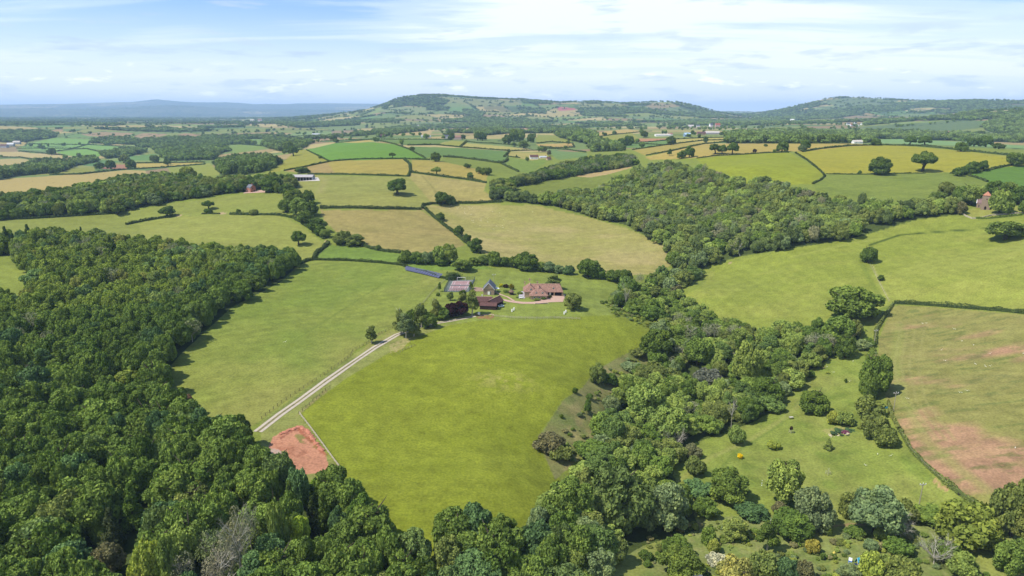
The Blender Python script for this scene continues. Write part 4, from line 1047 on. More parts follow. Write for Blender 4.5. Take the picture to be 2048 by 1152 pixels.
N_EXPL = 0
TREES = [
 (795, 389, 34, 42, 'oak0', T_DARK, 'dark round oak standing alone in the middle pasture with a shadow beside it'),
 (884, 410, 28, 30, 'oak0', T_DARK, 'dark spreading oak on the hedge at the top corner of the sheep field'),
 (901, 409, 20, 20, 'hi2', T_DARK, 'smaller dark tree touching the oak on the sheep field hedge'),
 (597, 490, 29, 33, 'oak1', T_DARK, 'round lollipop tree with a clear trunk beside the end of the left wood'),
 (236, 430, 22, 26, 'oak1', T_MID, 'round tree standing just clear of the long belt of trees on the left'),
 (335, 433, 20, 28, 'oak0', T_DARK, 'flat-topped dark tree at the upper end of the short hedge in the left pasture'),
 (417, 419, 18, 22, 'oak2', T_DARK, 'small open tree above a bush near the pale trough in the left pasture'),
 (574, 391, 24, 27, 'hi0', T_DARK, 'dark round tree in the pasture below the grey open barn'),
 (542, 383, 32, 40, 'hi3', T_DARK, 'broad dark tree between the brick farmhouse and the open barn'),
 (604, 346, 12, 28, 'hi2', T_DARK, 'low dark tree directly behind the grey open barn roof'),
 (557, 386, 20, 18, 'hi1', T_MID, 'mid green tree right of the brick farmhouse drive'),
 (588, 408, 30, 34, 'hi5', T_MID, 'tall green tree at the back of the clump below the brick farmhouse'),
 (618, 408, 28, 28, 'hi1', T_DARK, 'dark tree at the back right of the clump below the brick farmhouse'),
 (572, 424, 26, 28, 'hi2', T_MID, 'tree on the left side of the clump below the brick farmhouse'),
 (600, 430, 36, 34, 'hi4', T_LIGHT, 'pale green tree in the middle of the clump below the brick farmhouse'),
 (622, 432, 30, 30, 'hi3', T_DARK, 'dark tree at the start of the straight hedge, right of the pale green tree'),
 (612, 446, 26, 26, 'hi0', T_MID, 'mid green tree on the slope between the clump and the tapered row'),
 (632, 464, 30, 34, 'hi6', T_DARK, 'dark tree low in the row that runs down to the hedge corner'),
 (641, 470, 22, 22, 'hi2', T_DARK, 'small dark tree in the row just above the hedge corner'),
 (650, 475, 18, 18, 'hi5', T_LIGHT, 'small pale green tree at the foot of the row above the hedge corner'),
 (686, 489, 29, 34, 'hi2', T_OLIVE, 'olive wide tree at the bottom left corner of the brown field'),
 (711, 491, 25, 34, 'hi4', T_OLIVE, 'rounded olive tree touching its twin below the brown field'),
 (757, 500, 11, 11, 'hi0', T_MID, 'tiny tree on the hedge below the brown field'),
 (881, 440, 16, 17, 'hi0', T_DARK, 'small dark tree topmost on the hedge running down between the two dry fields'),
 (917, 471, 21, 20, 'hi3', T_DARK, 'dark tree second from the top on the hedge between the two dry fields'),
 (934, 483, 17, 18, 'hi1', T_DARK, 'dark tree third from the top on the hedge between the two dry fields'),
 (951, 503, 29, 30, 'hi4', T_DARK, 'largest dark tree at the bottom of the hedge between the two dry fields'),
 (812, 526, 28, 26, 'hi2', T_MID, 'leftmost tree of the clump at the near end of the brown field'),
 (835, 527, 26, 28, 'hi0', T_MID, 'second tree from the left in the clump at the near end of the brown field'),
 (856, 527, 26, 26, 'hi5', T_GREY, 'grey-green tree in the clump at the near end of the brown field'),
 (803, 522, 12, 14, 'bush0', T_DARK, 'dark bush at the left end of the clump near the brown field', 'bush'),
 (878, 526, 38, 34, 'hi6', T_LIGHT, 'tall light green tree in the clump above the tennis court'),
 (900, 527, 42, 38, 'hi1', T_LIGHT, 'tallest light green tree in the clump above the tennis court'),
 (882, 530, 18, 26, 'hi3', T_DARK, 'low dark tree at the front of the clump above the tennis court'),
 (925, 541, 26, 42, 'oak0', T_MID, 'round tree with a short trunk and shadow just above the tennis court'),
 (946, 530, 18, 20, 'hi4', T_MID, 'low tree right of the round tree above the tennis court'),
 (967, 528, 20, 22, 'hi0', T_LIGHT, 'light green low tree at the left end of the row above the stone house'),
 (988, 530, 30, 28, 'hi2', T_MID, 'upright tree in the row above the slate-roofed building'),
 (1008, 532, 20, 22, 'hi5', T_DARK, 'small dark tree between two larger ones above the slate-roofed building'),
 (1028, 535, 26, 26, 'hi1', T_DARK, 'dark tree left of the biggest tree in the row above the house'),
 (1050, 539, 38, 46, 'hi3', T_DARK, 'biggest dark tree in the row above the tiled house'),
 (1078, 541, 20, 26, 'hi6', T_MID, 'low tree right of the biggest tree in the row above the house'),
 (1098, 543, 22, 26, 'hi0', T_GREY, 'grey-green tree in the row behind the garage wing'),
 (1118, 546, 18, 24, 'hi4', T_GREY, 'low grey-green tree in the row above the tree behind the garage'),
 (1138, 549, 20, 24, 'hi2', T_BLUE, 'blue-green low tree left of the large tree in the field edge row'),
 (1176, 554, 40, 44, 'hi5', T_DARK, 'large dark tree at the lower edge of the sheep field'),
 (1200, 557, 24, 26, 'hi1', T_DARK, 'dark tree right of the large tree at the lower edge of the sheep field'),
 (1222, 560, 22, 28, 'hi3', T_DARK, 'last low tree of the row before the stream wood'),
 (1245, 566, 30, 34, 'hi0', T_DARK, 'dark tree where the field edge row meets the stream wood'),
 (1108, 577, 32, 30, 'birch0', T_OLIVE, 'olive tree behind the right end of the garage roof'),
 (1145, 618, 37, 35, 'hi4', T_OLIVE, 'rounded tree standing at the right end of the gravel yard'),
 (743, 686, 36, 23, 'birch0', T_OLIVE, 'lone slim birch beside the farm track', 'birch_tree'),
 (802, 668, 52, 28, 'birch1', T_OLIVE, 'leftmost birch of the group at the end of the farm track', 'birch_tree'),
 (812, 676, 52, 34, 'birch0', T_GREY, 'grey-green birch at the front of the group at the track end', 'birch_tree'),
 (828, 672, 34, 30, 'birch1', T_OLIVE, 'short broad birch at the front right of the track end group', 'birch_tree'),
 (824, 652, 36, 30, 'hi2', T_MID, 'fresh green tree in the middle of the birch group'),
 (843, 655, 50, 28, 'birch1', T_OLIVE, 'tall birch with pale stems in the middle of the group by the track', 'birch_tree'),
 (858, 655, 34, 30, 'hi4', T_MID, 'green tree at the lower right edge of the birch group'),
 (840, 640, 36, 26, 'birch0', T_OLIVE, 'birch at the back of the group by the track', 'birch_tree'),
 (873, 638, 42, 24, 'birch1', T_OLIVE, 'pointed birch left of the purple beech', 'birch_tree'),
 (884, 638, 26, 28, 'hi0', T_MID, 'low green tree touching the left of the purple beech'),
 (915, 632, 34, 44, 'hi3', (0.030, 0.012, 0.016), 'deep purple copper beech beside the dark timber barn', 'copper_beech'),
 (903, 630, 26, 24, 'hi5', (0.028, 0.013, 0.016), 'smaller purple beech in front of the copper beech', 'copper_beech'),
 (944, 629, 50, 28, 'birch0', T_OLIVE, 'tall birch with white stems in front of the brick barn', 'birch_tree'),
 (927, 612, 28, 22, 'birch1', T_OLIVE, 'thin birch behind the purple beech', 'birch_tree'),
 (826, 664, 16, 14, 'bush1', T_LIGHT, 'small bright bush at the left foot of the birch group', 'bush'),
 (879, 583, 20, 7, 'birch0', T_MID, 'narrow upright garden tree left of the tennis court', 'garden_tree'),
 (877, 592, 8, 9, 'bush1', T_MID, 'small bush in the lawn below the tennis court', 'garden_bush'),
 (901, 601, 19, 14, 'hi1', T_LIGHT, 'light green garden tree in front of the tennis court', 'garden_tree'),
 (926, 592, 14, 16, 'bush1', T_DARK, 'dark round bush at the near right corner of the tennis court', 'garden_bush'),
 (942, 578, 16, 9, 'birch1', T_MID, 'slim shrub growing through the right fence of the tennis court', 'garden_tree'),
 (1002, 574, 8, 8, 'bush0', (0.42, 0.40, 0.02), 'bright yellow shrub behind the slate-roofed building', 'garden_bush'),
 (1012, 575, 8, 12, 'bush2', (0.035, 0.018, 0.012), 'dark red shrub between the yellow and golden shrubs', 'garden_bush'),
 (1023, 579, 12, 11, 'bush1', (0.16, 0.15, 0.02), 'golden shrub right of the dark red shrub', 'garden_bush'),
 (1012, 585, 7, 12, 'bush0', T_MID, 'green garden shrub left of the round summerhouse', 'garden_bush'),
 (1040, 588, 6, 12, 'bush2', T_MID, 'low clipped shrub right of the round summerhouse', 'garden_bush'),
 (1064, 597, 6, 9, 'bush0', T_MID, 'climber at the left corner of the front wall of the house', 'garden_bush'),
 (1074, 601, 5, 14, 'bush2', T_MID, 'low shrub bed under the middle window of the house', 'garden_bush'),
 (1088, 599, 6, 14, 'bush1', T_DARK, 'shrub bed at the right corner of the front wall of the house', 'garden_bush'),
 (1098, 595, 7, 10, 'bush0', T_BROWN, 'reddish shrub at the edge of the gravel yard', 'garden_bush'),
 (1036, 596, 5, 8, 'bush1', T_LIGHT, 'small pale shrub beside the white garden seat', 'garden_bush'),
 # right meadow
 (1627, 823, 42, 50, 'hi2', T_DARK, 'dark squat tree standing alone in the right meadow'),
 (1668, 848, 26, 30, 'bush1', T_YEL, 'yellowish variegated bush above the rock garden', 'bush'),
 (1688, 849, 28, 32, 'bush0', T_LIGHT, 'light green half of the bush pair above the rock garden', 'bush'),
 (1656, 899, 23, 18, 'cone0', T_LIGHT, 'small cone-shaped bush below the rock garden', 'bush', 'bush', None, None),
 (1547, 897, 17, 24, 'bush2', T_YEL, 'small bright yellow-green bush in the right meadow', 'bush'),
 (1471, 889, 38, 34, 'bush1', T_LIGHT, 'clipped-looking rounded bush at the edge of the stream wood', 'bush'),
 (1385, 912, 26, 34, 'bush0', T_BROWN, 'brownish upper bush of the pair by the meadow path', 'bush'),
 (1388, 950, 38, 42, 'bush1', T_OLIVE, 'olive lower bush of the pair by the meadow path', 'bush'),
 (1480, 917, 11, 10, 'bush2', (0.55, 0.45, 0.01), 'small bright yellow shrub by the meadow path', 'bush'),
 (1749, 790, 76, 50, 'hi5', T_MID, 'largest tall tree on the boundary of the red-soil field'),
 (1732, 800, 54, 34, 'hi1', T_MID, 'tree touching the left side of the tallest boundary tree'),
 (1737, 832, 40, 46, 'bush0', T_OLIVE, 'wide bush at the foot of the tallest boundary tree', 'bush'),
 (1751, 872, 44, 48, 'bush1', T_OLIVE, 'olive rounded thorn bush on the boundary below the tall tree', 'bush'),
 (1770, 893, 38, 38, 'bush0', T_OLIVE, 'smallest and lowest thorn bush of the boundary row', 'bush'),
 (1734, 770, 28, 24, 'hi3', T_DARK, 'dark tree behind the tallest boundary tree'),
 (1720, 697, 20, 34, 'bush2', T_GREY, 'pale flowering thorn bush beside the pole at the field corner', 'bush'),
 (1737, 692, 16, 24, 'bush0', T_DARK, 'dark bush under the pole at the field corner', 'bush'),
 (1698, 640, 68, 88, 'hi6', T_MID, 'very wide tree at the upper right end of the stream wood'),
 (1672, 690, 60, 52, 'hi4', T_MID, 'tree below the very wide tree at the end of the stream wood'),
 (1706, 676, 36, 26, 'hi0', T_OLIVE, 'olive tree at the right edge of the stream wood beside the green strip'),
 (1690, 715, 46, 34, 'hi2', T_DARK, 'dark tree at the meadow corner below the wide tree'),
 (1620, 755, 15, 15, 'bush0', T_DARK, 'small dark round bush alone at the top of the right meadow', 'bush'),
 (1691, 765, 8, 6, 'bush1', T_DARK, 'tiny dark bush in the upper meadow', 'bush'),
 (1736, 525, 30, 28, 'hi2', T_DARK, 'dark ivy-like tree on the bank in the right pasture'),
 (1761, 561, 11, 10, 'hi0', T_DARK, 'small dark thorn on the bank line in the right pasture'),
 (2010, 479, 34, 58, 'oak0', T_MID, 'wide spreading oak alone near the church pasture'),
 (1310, 715, 64, 66, 'hi6', T_DARK, 'big dark round tree on the right edge of the yellow-green field'),
 (1196, 768, 44, 38, 'hi1', T_OLIVE, 'olive tree in the scrub corner right of the main field'),
 (1218, 768, 26, 30, 'bush0', T_DARK, 'dark bush right of the olive tree in the scrub corner', 'bush'),
 (1150, 787, 13, 13, 'bush1', T_DARK, 'small dark bush uppermost on the dry scrub bank', 'bush'),
 (1179, 798, 12, 14, 'bush0', T_DARK, 'small bush above the twin bush on the dry scrub bank', 'bush'),
 (1175, 828, 32, 17, 'birch1', T_DARK, 'upright dark bush on the dry scrub bank', 'bush', 'bush', None, None),
 (1123, 836, 9, 8, 'bush2', T_DARK, 'tiny bush lowest on the dry scrub bank', 'bush'),
 (1196, 847, 24, 22, 'bush0', T_DARK, 'dark bush at the foot of the scrub bank by the stream wood', 'bush'),
 (1225, 822, 34, 46, 'bush1', T_GREY, 'grey-green rounded willow bush beside the scrub bank', 'bush'),
 (1275, 712, 18, 30, 'bush2', T_OLIVE, 'low scrub bush left of the big dark round tree', 'bush'),
 (1262, 740, 20, 40, 'bush0', T_GREY, 'grey-green sprawling bush in the scrub below the big dark tree', 'bush'),
 (1100, 900, 38, 58, 'bush0', T_BROWN, 'brown bramble mound at the right edge of the main field', 'bramble_mound', 'bush'),
 (1120, 915, 30, 50, 'bush2', T_OLIVE, 'olive bramble mound touching the brown bramble mound', 'bramble_mound', 'bush'),
 (1412, 770, 38, 60, 'bush0', (0.115, 0.125, 0.095), 'silver-grey willow dome in the middle of the stream wood', 'willow_bush', 'bush'),
 (1490, 770, 90, 62, 'hi1', T_LIGHT, 'bright sunlit tree in the middle of the stream wood'),
 (1395, 730, 60, 50, 'hi5', T_MID, 'fresh green tree beside the dark round tree of the stream wood'),
 (1290, 840, 78, 80, 'hi2', T_LIGHT, 'pale sunlit tree at the left edge of the stream wood above the grey willow bush'),
 (1330, 880, 74, 90, 'hi6', T_LIGHT, 'broad pale tree with clustered leaves in the lower stream wood'),
 (1535, 805, 50, 54, 'hi2', T_DARK, 'dark dome-shaped tree at the meadow edge of the stream wood'),
 (1240, 1060, 130, 130, 'hi3', (0.10, 0.135, 0.040), 'very large tree in pale flower in the lower stream wood'),
 (1330, 1060, 95, 80, 'hi4', T_GREY, 'silvery tree right of the very large flowering tree'),
 (1455, 1000, 64, 72, 'hi0', T_MID, 'rounded tree left of the white horse at the meadow foot'),
 (1567, 1000, 80, 70, 'hi5', T_LIGHT, 'tall light-tipped tree right of the white horse at the meadow foot'),
 (1622, 1052, 80, 84, 'hi2', T_GREY, 'grey-green willow in the row along the meadow foot'),
 (1590, 1072, 56, 92, 'bush1', T_DARK, 'wide dark evergreen bush in front of the grey-green willow', 'bush'),
 (1750, 1068, 92, 98, 'oak0', T_GREY, 'large silvery willow with an arching trunk in the garden row'),
 (1700, 1030, 46, 40, 'bush0', T_OLIVE, 'olive bush left of the large silvery willow', 'bush'),
 (1806, 1040, 42, 50, 'bush1', T_OLIVE, 'olive thicket right of the large silvery willow', 'bush'),
 (1860, 1040, 18, 70, 'bush2', T_MID, 'low hedge-like thicket below the tall power pole', 'bush'),
 (1938, 1080, 74, 98, 'bush0', (0.16, 0.19, 0.035), 'big glossy yellow-green tree on the lower right'),
 (2022, 1070, 104, 78, 'hi1', T_OLIVE, 'tall olive tree at the right edge beside the red-soil field'),
 (2046, 1100, 80, 46, 'birch0', T_OLIVE, 'birch with pale stem at the right edge of the garden', 'birch_tree'),
 (2024, 1146, 66, 64, 'hi3', T_MID, 'green garden tree in the bottom right corner'),
 (1998, 1108, 24, 24, 'bush1', T_GREY, 'small grey bush left of the garden tree in the bottom right corner', 'bush'),
 (1534, 1100, 62, 42, 'birch1', T_DARK, 'upright dark tree in the middle of the wild garden'),
 (1470, 1076, 44, 56, 'hi4', T_LIGHT, 'light green tree above the mown path in the wild garden'),
 (1418, 1086, 34, 30, 'bush0', T_MID, 'green bush left of the mown path in the wild garden', 'bush'),
 (1428, 1106, 30, 32, 'bush1', T_YEL, 'yellow-green bush above the white-flowering bush', 'bush'),
 (1432, 1128, 24, 40, 'bush2', (0.33, 0.35, 0.25), 'white-flowering bush beside the weeping willow', 'flowering_bush', 'bush'),
 (1468, 1190, 80, 88, 'willow0', (0.27, 0.27, 0.08), 'yellow weeping willow at the bottom edge', 'willow_tree'),
 (1350, 1110, 40, 60, 'hi6', T_DARK, 'dark upper tree of the pair left of the weeping willow'),
 (1362, 1150, 56, 70, 'hi0', T_MID, 'lower tree of the pair left of the weeping willow'),
 (1522, 1150, 52, 60, 'bush0', T_OLIVE, 'olive thicket right of the weeping willow', 'bush'),
 (1572, 1158, 44, 54, 'bush1', T_BLUE, 'blue-green holly thicket at the bottom edge', 'bush'),
 (1606, 1158, 40, 36, 'bush0', T_BROWN, 'brownish bush right of the holly thicket', 'bush'),
 (1626, 1104, 28, 30, 'bush1', (0.28, 0.24, 0.05), 'golden yellow bush in the wild garden', 'bush'),
 (1742, 1152, 48, 44, 'bush0', T_YEL, 'bright green bush right of the blue tent', 'bush'),
 (1766, 1140, 34, 44, 'bush1', T_LIGHT, 'light green bush behind the bright green bush', 'bush'),
 (1806, 1166, 50, 60, 'bush0', T_OLIVE, 'olive brown thicket at the bottom edge right of the blue tent', 'bush'),
 (1795, 1104, 30, 52, 'bush2', T_DARK, 'dark low bush between the two dead grey trees', 'bush'),
 (1764, 1078, 24, 34, 'bush0', T_YEL, 'yellow-green bush at the foot of the silvery willow', 'bush'),
 (1744, 1100, 22, 30, 'bush1', T_GREY, 'pale shrub beside the mown path, left of the dark low bush', 'bush'),
 (1710, 1072, 22, 34, 'bush0', T_DARK, 'dark bush above the crossing of the mown paths', 'bush'),
 (1658, 1072, 18, 12, 'bush1', T_MID, 'small upright bush left of the mown path crossing', 'bush'),
 (1645, 1120, 12, 9, 'bush1', T_DARK, 'tiny dark shrub beside the yellow tent', 'bush'),
 (1700, 1150, 24, 36, 'bush2', T_GREY, 'pale low bush below the folding chair', 'bush'),
 (1890, 1120, 38, 46, 'bush0', T_MID, 'upper bush of the overgrown hedge in the lower right garden', 'bush'),
 (1920, 1152, 46, 60, 'bush1', T_LIGHT, 'lower bush of the overgrown hedge in the lower right garden', 'bush'),
 (1906, 1082, 26, 40, 'bush2', T_MID, 'low end bush where the overgrown hedge meets the glossy tree', 'bush'),
 (1500, 1030, 30, 60, 'bush0', T_BLUE, 'blue-green thicket below the tree by the white horse', 'bush'),
 (1560, 1032, 30, 40, 'bush1', T_BROWN, 'brownish thicket below the light-tipped tree', 'bush'),
 (1410, 1030, 40, 60, 'hi1', T_MID, 'tree at the lower end of the stream wood above the wild garden'),
 (1395, 985, 26, 60, 'bush2', T_BLUE, 'low blue-green thicket at the meadow foot beside the stream wood', 'bush'),
 (1290, 1118, 18, 30, 'bush1', T_DARK, 'small dark bush on the grassy strip at the bottom of the stream wood', 'bush'),
 (1226, 1122, 46, 60, 'hi5', T_OLIVE, 'olive tree above the grassy strip at the bottom'),
 (1145, 1165, 60, 60, 'hi4', T_LIGHT, 'rounded light green tree at the bottom edge left of the grassy strip'),
 (1100, 1160, 84, 64, 'hi0', T_MID, 'tree with pale leaf tips at the bottom edge near the grassy strip'),
 # left wood accents
 (600, 1100, 66, 42, 'hi4', T_LIME, 'bright lime-green tree low in the left wood'),
 (258, 775, 36, 46, 'oak2', (0.20, 0.25, 0.05), 'pale lime treetop near the field edge of the left wood'),
 (372, 815, 26, 26, 'hi2', (0.16, 0.11, 0.07), 'rusty pinkish treetop where the left wood meets the left field'),
 (650, 992, 50, 56, 'hi3', (0.10, 0.17, 0.025), 'bright green tree just below the red earth patch'),
 (724, 1050, 60, 60, 'hi1', (0.09, 0.15, 0.03), 'bright green tree at the wood edge below the pale fence'),
 (560, 1112, 104, 40, 'hi2', T_LIGHT, 'tall slender-stemmed tree left of the lime-green tree'),
 (385, 1130, 84, 70, 'hi5', T_LIGHT, 'tall light green tree left of the bare grey trees'),
 (340, 1178, 90, 42, 'hi0', T_LIGHT, 'light green crown on a tall pale stem at the bottom of the left wood'),
 (300, 1178, 84, 58, 'hi2', T_YEL, 'bright mid-green tree at the bottom of the left wood'),
 (226, 1150, 60, 54, 'hi6', T_BROWN, 'fawn-coloured tree at the bottom of the left wood'),
 (430, 1150, 80, 56, 'sparse0', T_GREY, 'thin grey-green crown left of the bare grey trees', 'thin_crowned_tree', 'tree', None, 'tall'),
 (486, 1168, 130, 44, 'sparse0', (0.20, 0.21, 0.13), 'tallest nearly bare grey tree at the bottom of the left wood', 'dying_tree', 'tree', None, 'tall'),
 (470, 1175, 104, 48, 'sparse0', (0.21, 0.21, 0.13), 'many-stemmed nearly bare grey tree beside the tallest one', 'dying_tree', 'tree', None, 'tall'),
 (505, 1120, 90, 34, 'sparse0', (0.18, 0.20, 0.12), 'nearly bare tree behind the tallest grey one', 'dying_tree', 'tree', None, 'tall'),
 (440, 1190, 80, 50, 'sparse0', (0.21, 0.21, 0.14), 'low tangle of bare grey stems at the very bottom edge', 'dying_tree', 'tree', None, 'tall'),
 (368, 1180, 66, 46, 'sparse0', (0.19, 0.21, 0.12), 'thin grey-brown tree at the bottom edge left of the bare trees', 'thin_crowned_tree', 'tree', None, 'tall'),
 (52, 775, 34, 26, 'sparse0', (0.30, 0.24, 0.22), 'dead pinkish-grey treetop near the left edge of the wood', 'dead_tree', 'tree', None, 'tall'),
 (585, 1050, 84, 40, 'cone0', T_DARK, 'dark conifer just below the red earth patch', 'conifer_tree'),
 (650, 1062, 74, 40, 'cone0', T_DARK, 'dark conifer right of the first conifer below the red earth patch', 'conifer_tree'),
 (628, 1065, 70, 36, 'cone0', (0.04, 0.06, 0.02), 'dark conifer above and right of the lime-green tree', 'conifer_tree'),
 (270, 1060, 84, 44, 'cone0', T_DARK, 'broad dark conifer in the lower left wood', 'conifer_tree'),
 (230, 1100, 76, 44, 'cone0', (0.06, 0.075, 0.03), 'pale-tipped conifer in the lower left wood', 'conifer_tree'),
 (278, 1010, 66, 36, 'cone0', T_DARK, 'dark conifer beside a gap in the lower left wood', 'conifer_tree'),
 (82, 690, 46, 30, 'cone0', T_DARK, 'dark conifer in the upper left wood', 'conifer_tree'),
 (120, 830, 60, 34, 'cone0', T_DARK, 'dark conifer in the middle of the left wood', 'conifer_tree'),
 (265, 800, 50, 30, 'cone0', T_DARK, 'dark conifer below the pale lime treetop', 'conifer_tree'),
 (1790, 1074, 48, 50, 'sparse0', (0.25, 0.23, 0.20), 'grey twiggy dead tree at the right of the silvery willow', 'dead_tree', 'tree', None, 'dead2'),
 # far fields, right
 (1757, 349, 32, 36, 'hi3', T_DARK, 'dense dark round tree on the lower hedge of the far yellow field'),
 (1845, 343, 36, 40, 'oak2', T_DARK, 'spreading oak with a bare trunk standing in the far yellow field'),
 (1720, 348, 7, 8, 'bush1', T_DARK, 'tiny bush on the lower hedge of the far yellow field', 'bush'),
 (1915, 352, 15, 16, 'hi0', T_DARK, 'first small tree of the row at the corner of the bright green field'),
 (1928, 350, 16, 16, 'hi2', T_DARK, 'second small tree of the row at the corner of the bright green field'),
 (1944, 346, 20, 20, 'hi4', T_DARK, 'third dark tree of the row at the corner of the bright green field'),
 (1963, 342, 18, 20, 'hi1', T_DARK, 'last rounded tree of the row at the corner of the bright green field'),
 (2029, 331, 22, 26, 'hi5', T_DARK, 'dark tree on the hedge above the bright green field at the right'),
 (1430, 308, 20, 24, 'oak2', T_DARK, 'left oak of the pair above the small yellow field'),
 (1444, 308, 18, 18, 'oak0', T_DARK, 'middle oak of the group above the small yellow field'),
 (1465, 308, 22, 26, 'oak1', T_DARK, 'right oak of the pair above the small yellow field'),
 (1378, 315, 23, 22, 'hi1', T_DARK, 'dark tree at the top edge of the hillside wood'),
 (1363, 317, 16, 18, 'hi3', T_DARK, 'low dark tree left of the one at the top edge of the hillside wood'),
 (1339, 312, 14, 9, 'birch0', T_DARK, 'narrow tree above the hillside wood'),
 (1342, 290, 18, 18, 'hi0', T_DARK, 'dark tree on the hedges above the hillside wood'),
 (1411, 285, 12, 9, 'hi2', T_DARK, 'small tree at the meeting of hedges in the straw-coloured fields'),
 (1288, 275, 13, 17, 'hi1', T_DARK, 'dark round tree beside the reddish field'),
 (1564, 303, 19, 20, 'hi4', T_DARK, 'tree at the top corner between the two yellow fields'),
 (1603, 302, 12, 14, 'hi3', T_GREY, 'grey-green tree on the crest beside a dark one'),
 (1612, 301, 21, 16, 'hi6', T_DARK, 'dark tall tree on the crest beside the grey-green one'),
 (1509, 305, 7, 8, 'bush1', (0.03, 0.02, 0.015), 'tiny dark copper bush on the top hedge of the small yellow field', 'bush'),
 (1549, 305, 6, 7, 'bush0', T_DARK, 'tiny green bush on the top hedge of the small yellow field', 'bush'),
 (1531, 293, 5, 7, 'bush0', T_DARK, 'tiny bush in the straw field above the small yellow field', 'bush'),
 (1752, 291, 12, 14, 'hi0', T_DARK, 'small round tree on the crest line of the far yellow field'),
 (1820, 290, 16, 22, 'oak1', T_DARK, 'rounded tree on the crest beyond the far yellow field, left of its twin'),
 (1849, 291, 17, 22, 'oak0', T_DARK, 'rounded tree on the crest beyond the far yellow field, right of its twin'),
 (1922, 303, 16, 20, 'hi2', T_DARK, 'dark tree where the crest hedge forks above the far yellow field'),
 (1948, 293, 15, 20, 'hi5', T_DARK, 'round tree on the far green strip, left of its dark neighbour'),
 (1971, 294, 19, 24, 'hi1', T_DARK, 'dark round tree on the far green strip, right of its paler neighbour'),
 (1997, 298, 10, 18, 'hi3', T_DARK, 'low round tree near the right end of the crest hedge'),
 # far fields, middle
 (871, 323, 19, 20, 'hi3', T_DARK, 'dark tree at the left end of the hedge below the dark green field'),
 (785, 316, 11, 12, 'oak2', T_DARK, 'small windblown tree on the hedge between green and golden fields'),
 (873, 350, 17, 18, 'oak2', T_LIGHT, 'pale open tree on the hedge below the golden field'),
 (941, 357, 13, 12, 'hi4', T_MID, 'small tree right of the pale open tree on the same hedge'),
 (824, 301, 8, 9, 'hi0', T_DARK, 'tiny tree where the green fields meet'),
 (641, 317, 6, 7, 'bush0', T_DARK, 'tiny bush on the left hedge of the bright green field', 'bush'),
 (587, 312, 19, 24, 'oak1', T_DARK, 'dark tree at the left tip of the ochre field'),
 (578, 303, 20, 20, 'hi6', T_MID, 'green tree behind the dark one at the tip of the ochre field'),
 (668, 284, 14, 17, 'oak1', T_DARK, 'dark round tree on the skyline of the bright green field'),
 (934, 336, 10, 16, 'hi1', T_DARK, 'low tree of the small row above the valley wood, leftmost'),
 (958, 347, 14, 14, 'hi3', T_MID, 'grey tree of the small row above the valley wood, middle'),
 (973, 350, 16, 20, 'hi5', T_MID, 'rounded tree of the small row above the valley wood, rightmost'),
 (900, 274, 11, 13, 'hi0', T_DARK, 'dark tree left of the white farmhouse'),
 (903, 280, 14, 13, 'hi2', T_DARK, 'tree between the white farmhouse and the pink-walled house'),
 (925, 279, 10, 12, 'hi4', T_DARK, 'tree right of the pink-walled house'),
 (955, 281, 18, 18, 'hi1', T_DARK, 'tree at the left of the copse right of the farm'),
 (965, 281, 17, 17, 'hi3', T_DARK, 'tree at the right of the copse right of the farm'),
 (1016, 288, 20, 18, 'hi5', T_DARK, 'tall dark tree at the left of the parkland clump'),
 (1028, 283, 26, 22, 'hi6', T_MID, 'tallest tree of the parkland clump'),
 (1040, 283, 24, 22, 'hi2', T_MID, 'grey-green tree of the parkland clump'),
 (1047, 296, 15, 18, 'hi0', T_MID, 'low tree in front of the parkland clump'),
 (1062, 285, 18, 14, 'hi4', T_DARK, 'dark tree at the right of the parkland clump'),
 (1088, 303, 11, 13, 'hi3', T_DARK, 'dark tree above the bungalow paddock'),
 (1098, 312, 12, 10, 'birch1', T_BROWN, 'reddish garden tree right of the bungalow'),
 (1054, 322, 9, 8, 'hi1', T_LIGHT, 'light green garden tree left of the bungalow'),
 (1033, 315, 6, 6, 'cone0', T_DARK, 'tiny conifer left of the bungalow', 'conifer_tree'),
 (1245, 292, 16, 22, 'hi2', T_DARK, 'left dark tree of the clump beside the golden field strips'),
 (1258, 291, 20, 20, 'hi5', T_DARK, 'right dark tree of the clump beside the golden field strips'),
 (1216, 299, 11, 17, 'hi1', T_DARK, 'dark round tree above the valley wood'),
 (1136, 292, 12, 8, 'oak2', T_MID, 'thin pale tree at the end of the orange field'),
 (1131, 297, 6, 7, 'hi0', T_MID, 'tiny round tree on the hedge below the orange field'),
 # left
 (104, 310, 12, 13, 'hi3', T_DARK, 'dark round tree between the straw field and the bright green field'),
 (200, 338, 12, 16, 'hi0', T_DARK, 'round tree left of the brown field beyond the belt'),
 (221, 338, 16, 16, 'hi2', T_DARK, 'dark round tree in front of the brown field beyond the belt'),
 (262, 338, 18, 17, 'hi4', T_DARK, 'dark tree at the right end of the brown field beyond the belt'),
 (248, 326, 15, 18, 'hi6', T_OLIVE, 'olive tree behind the brown field beyond the belt'),
 (335, 330, 11, 13, 'hi1', T_DARK, 'round tree on the hedge of the narrow straw field'),
 (310, 325, 14, 16, 'hi5', T_MID, 'tree beside the far left valley wood'),
 (112, 348, 12, 15, 'hi0', T_DARK, 'dark tree at the end of the hedge above the cattle field'),
 (376, 356, 22, 28, 'hi2', T_YEL, 'yellowish round tree on the far edge of the long belt'),
 (416, 426, 9, 14, 'bush0', T_DARK, 'dark bush at the foot of the small open tree in the left pasture', 'bush'),
 (477, 429, 11, 10, 'bush1', T_MID, 'small round bush on the dark hedge stub in the left pasture', 'bush'),
 (508, 430, 12, 17, 'bush0', T_OLIVE, 'wider olive bush on the dark hedge stub in the left pasture', 'bush'),
 # church
 (1922, 428, 22, 24, 'bush1', T_BROWN, 'brownish bush at the corner of the churchyard wall', 'bush'),
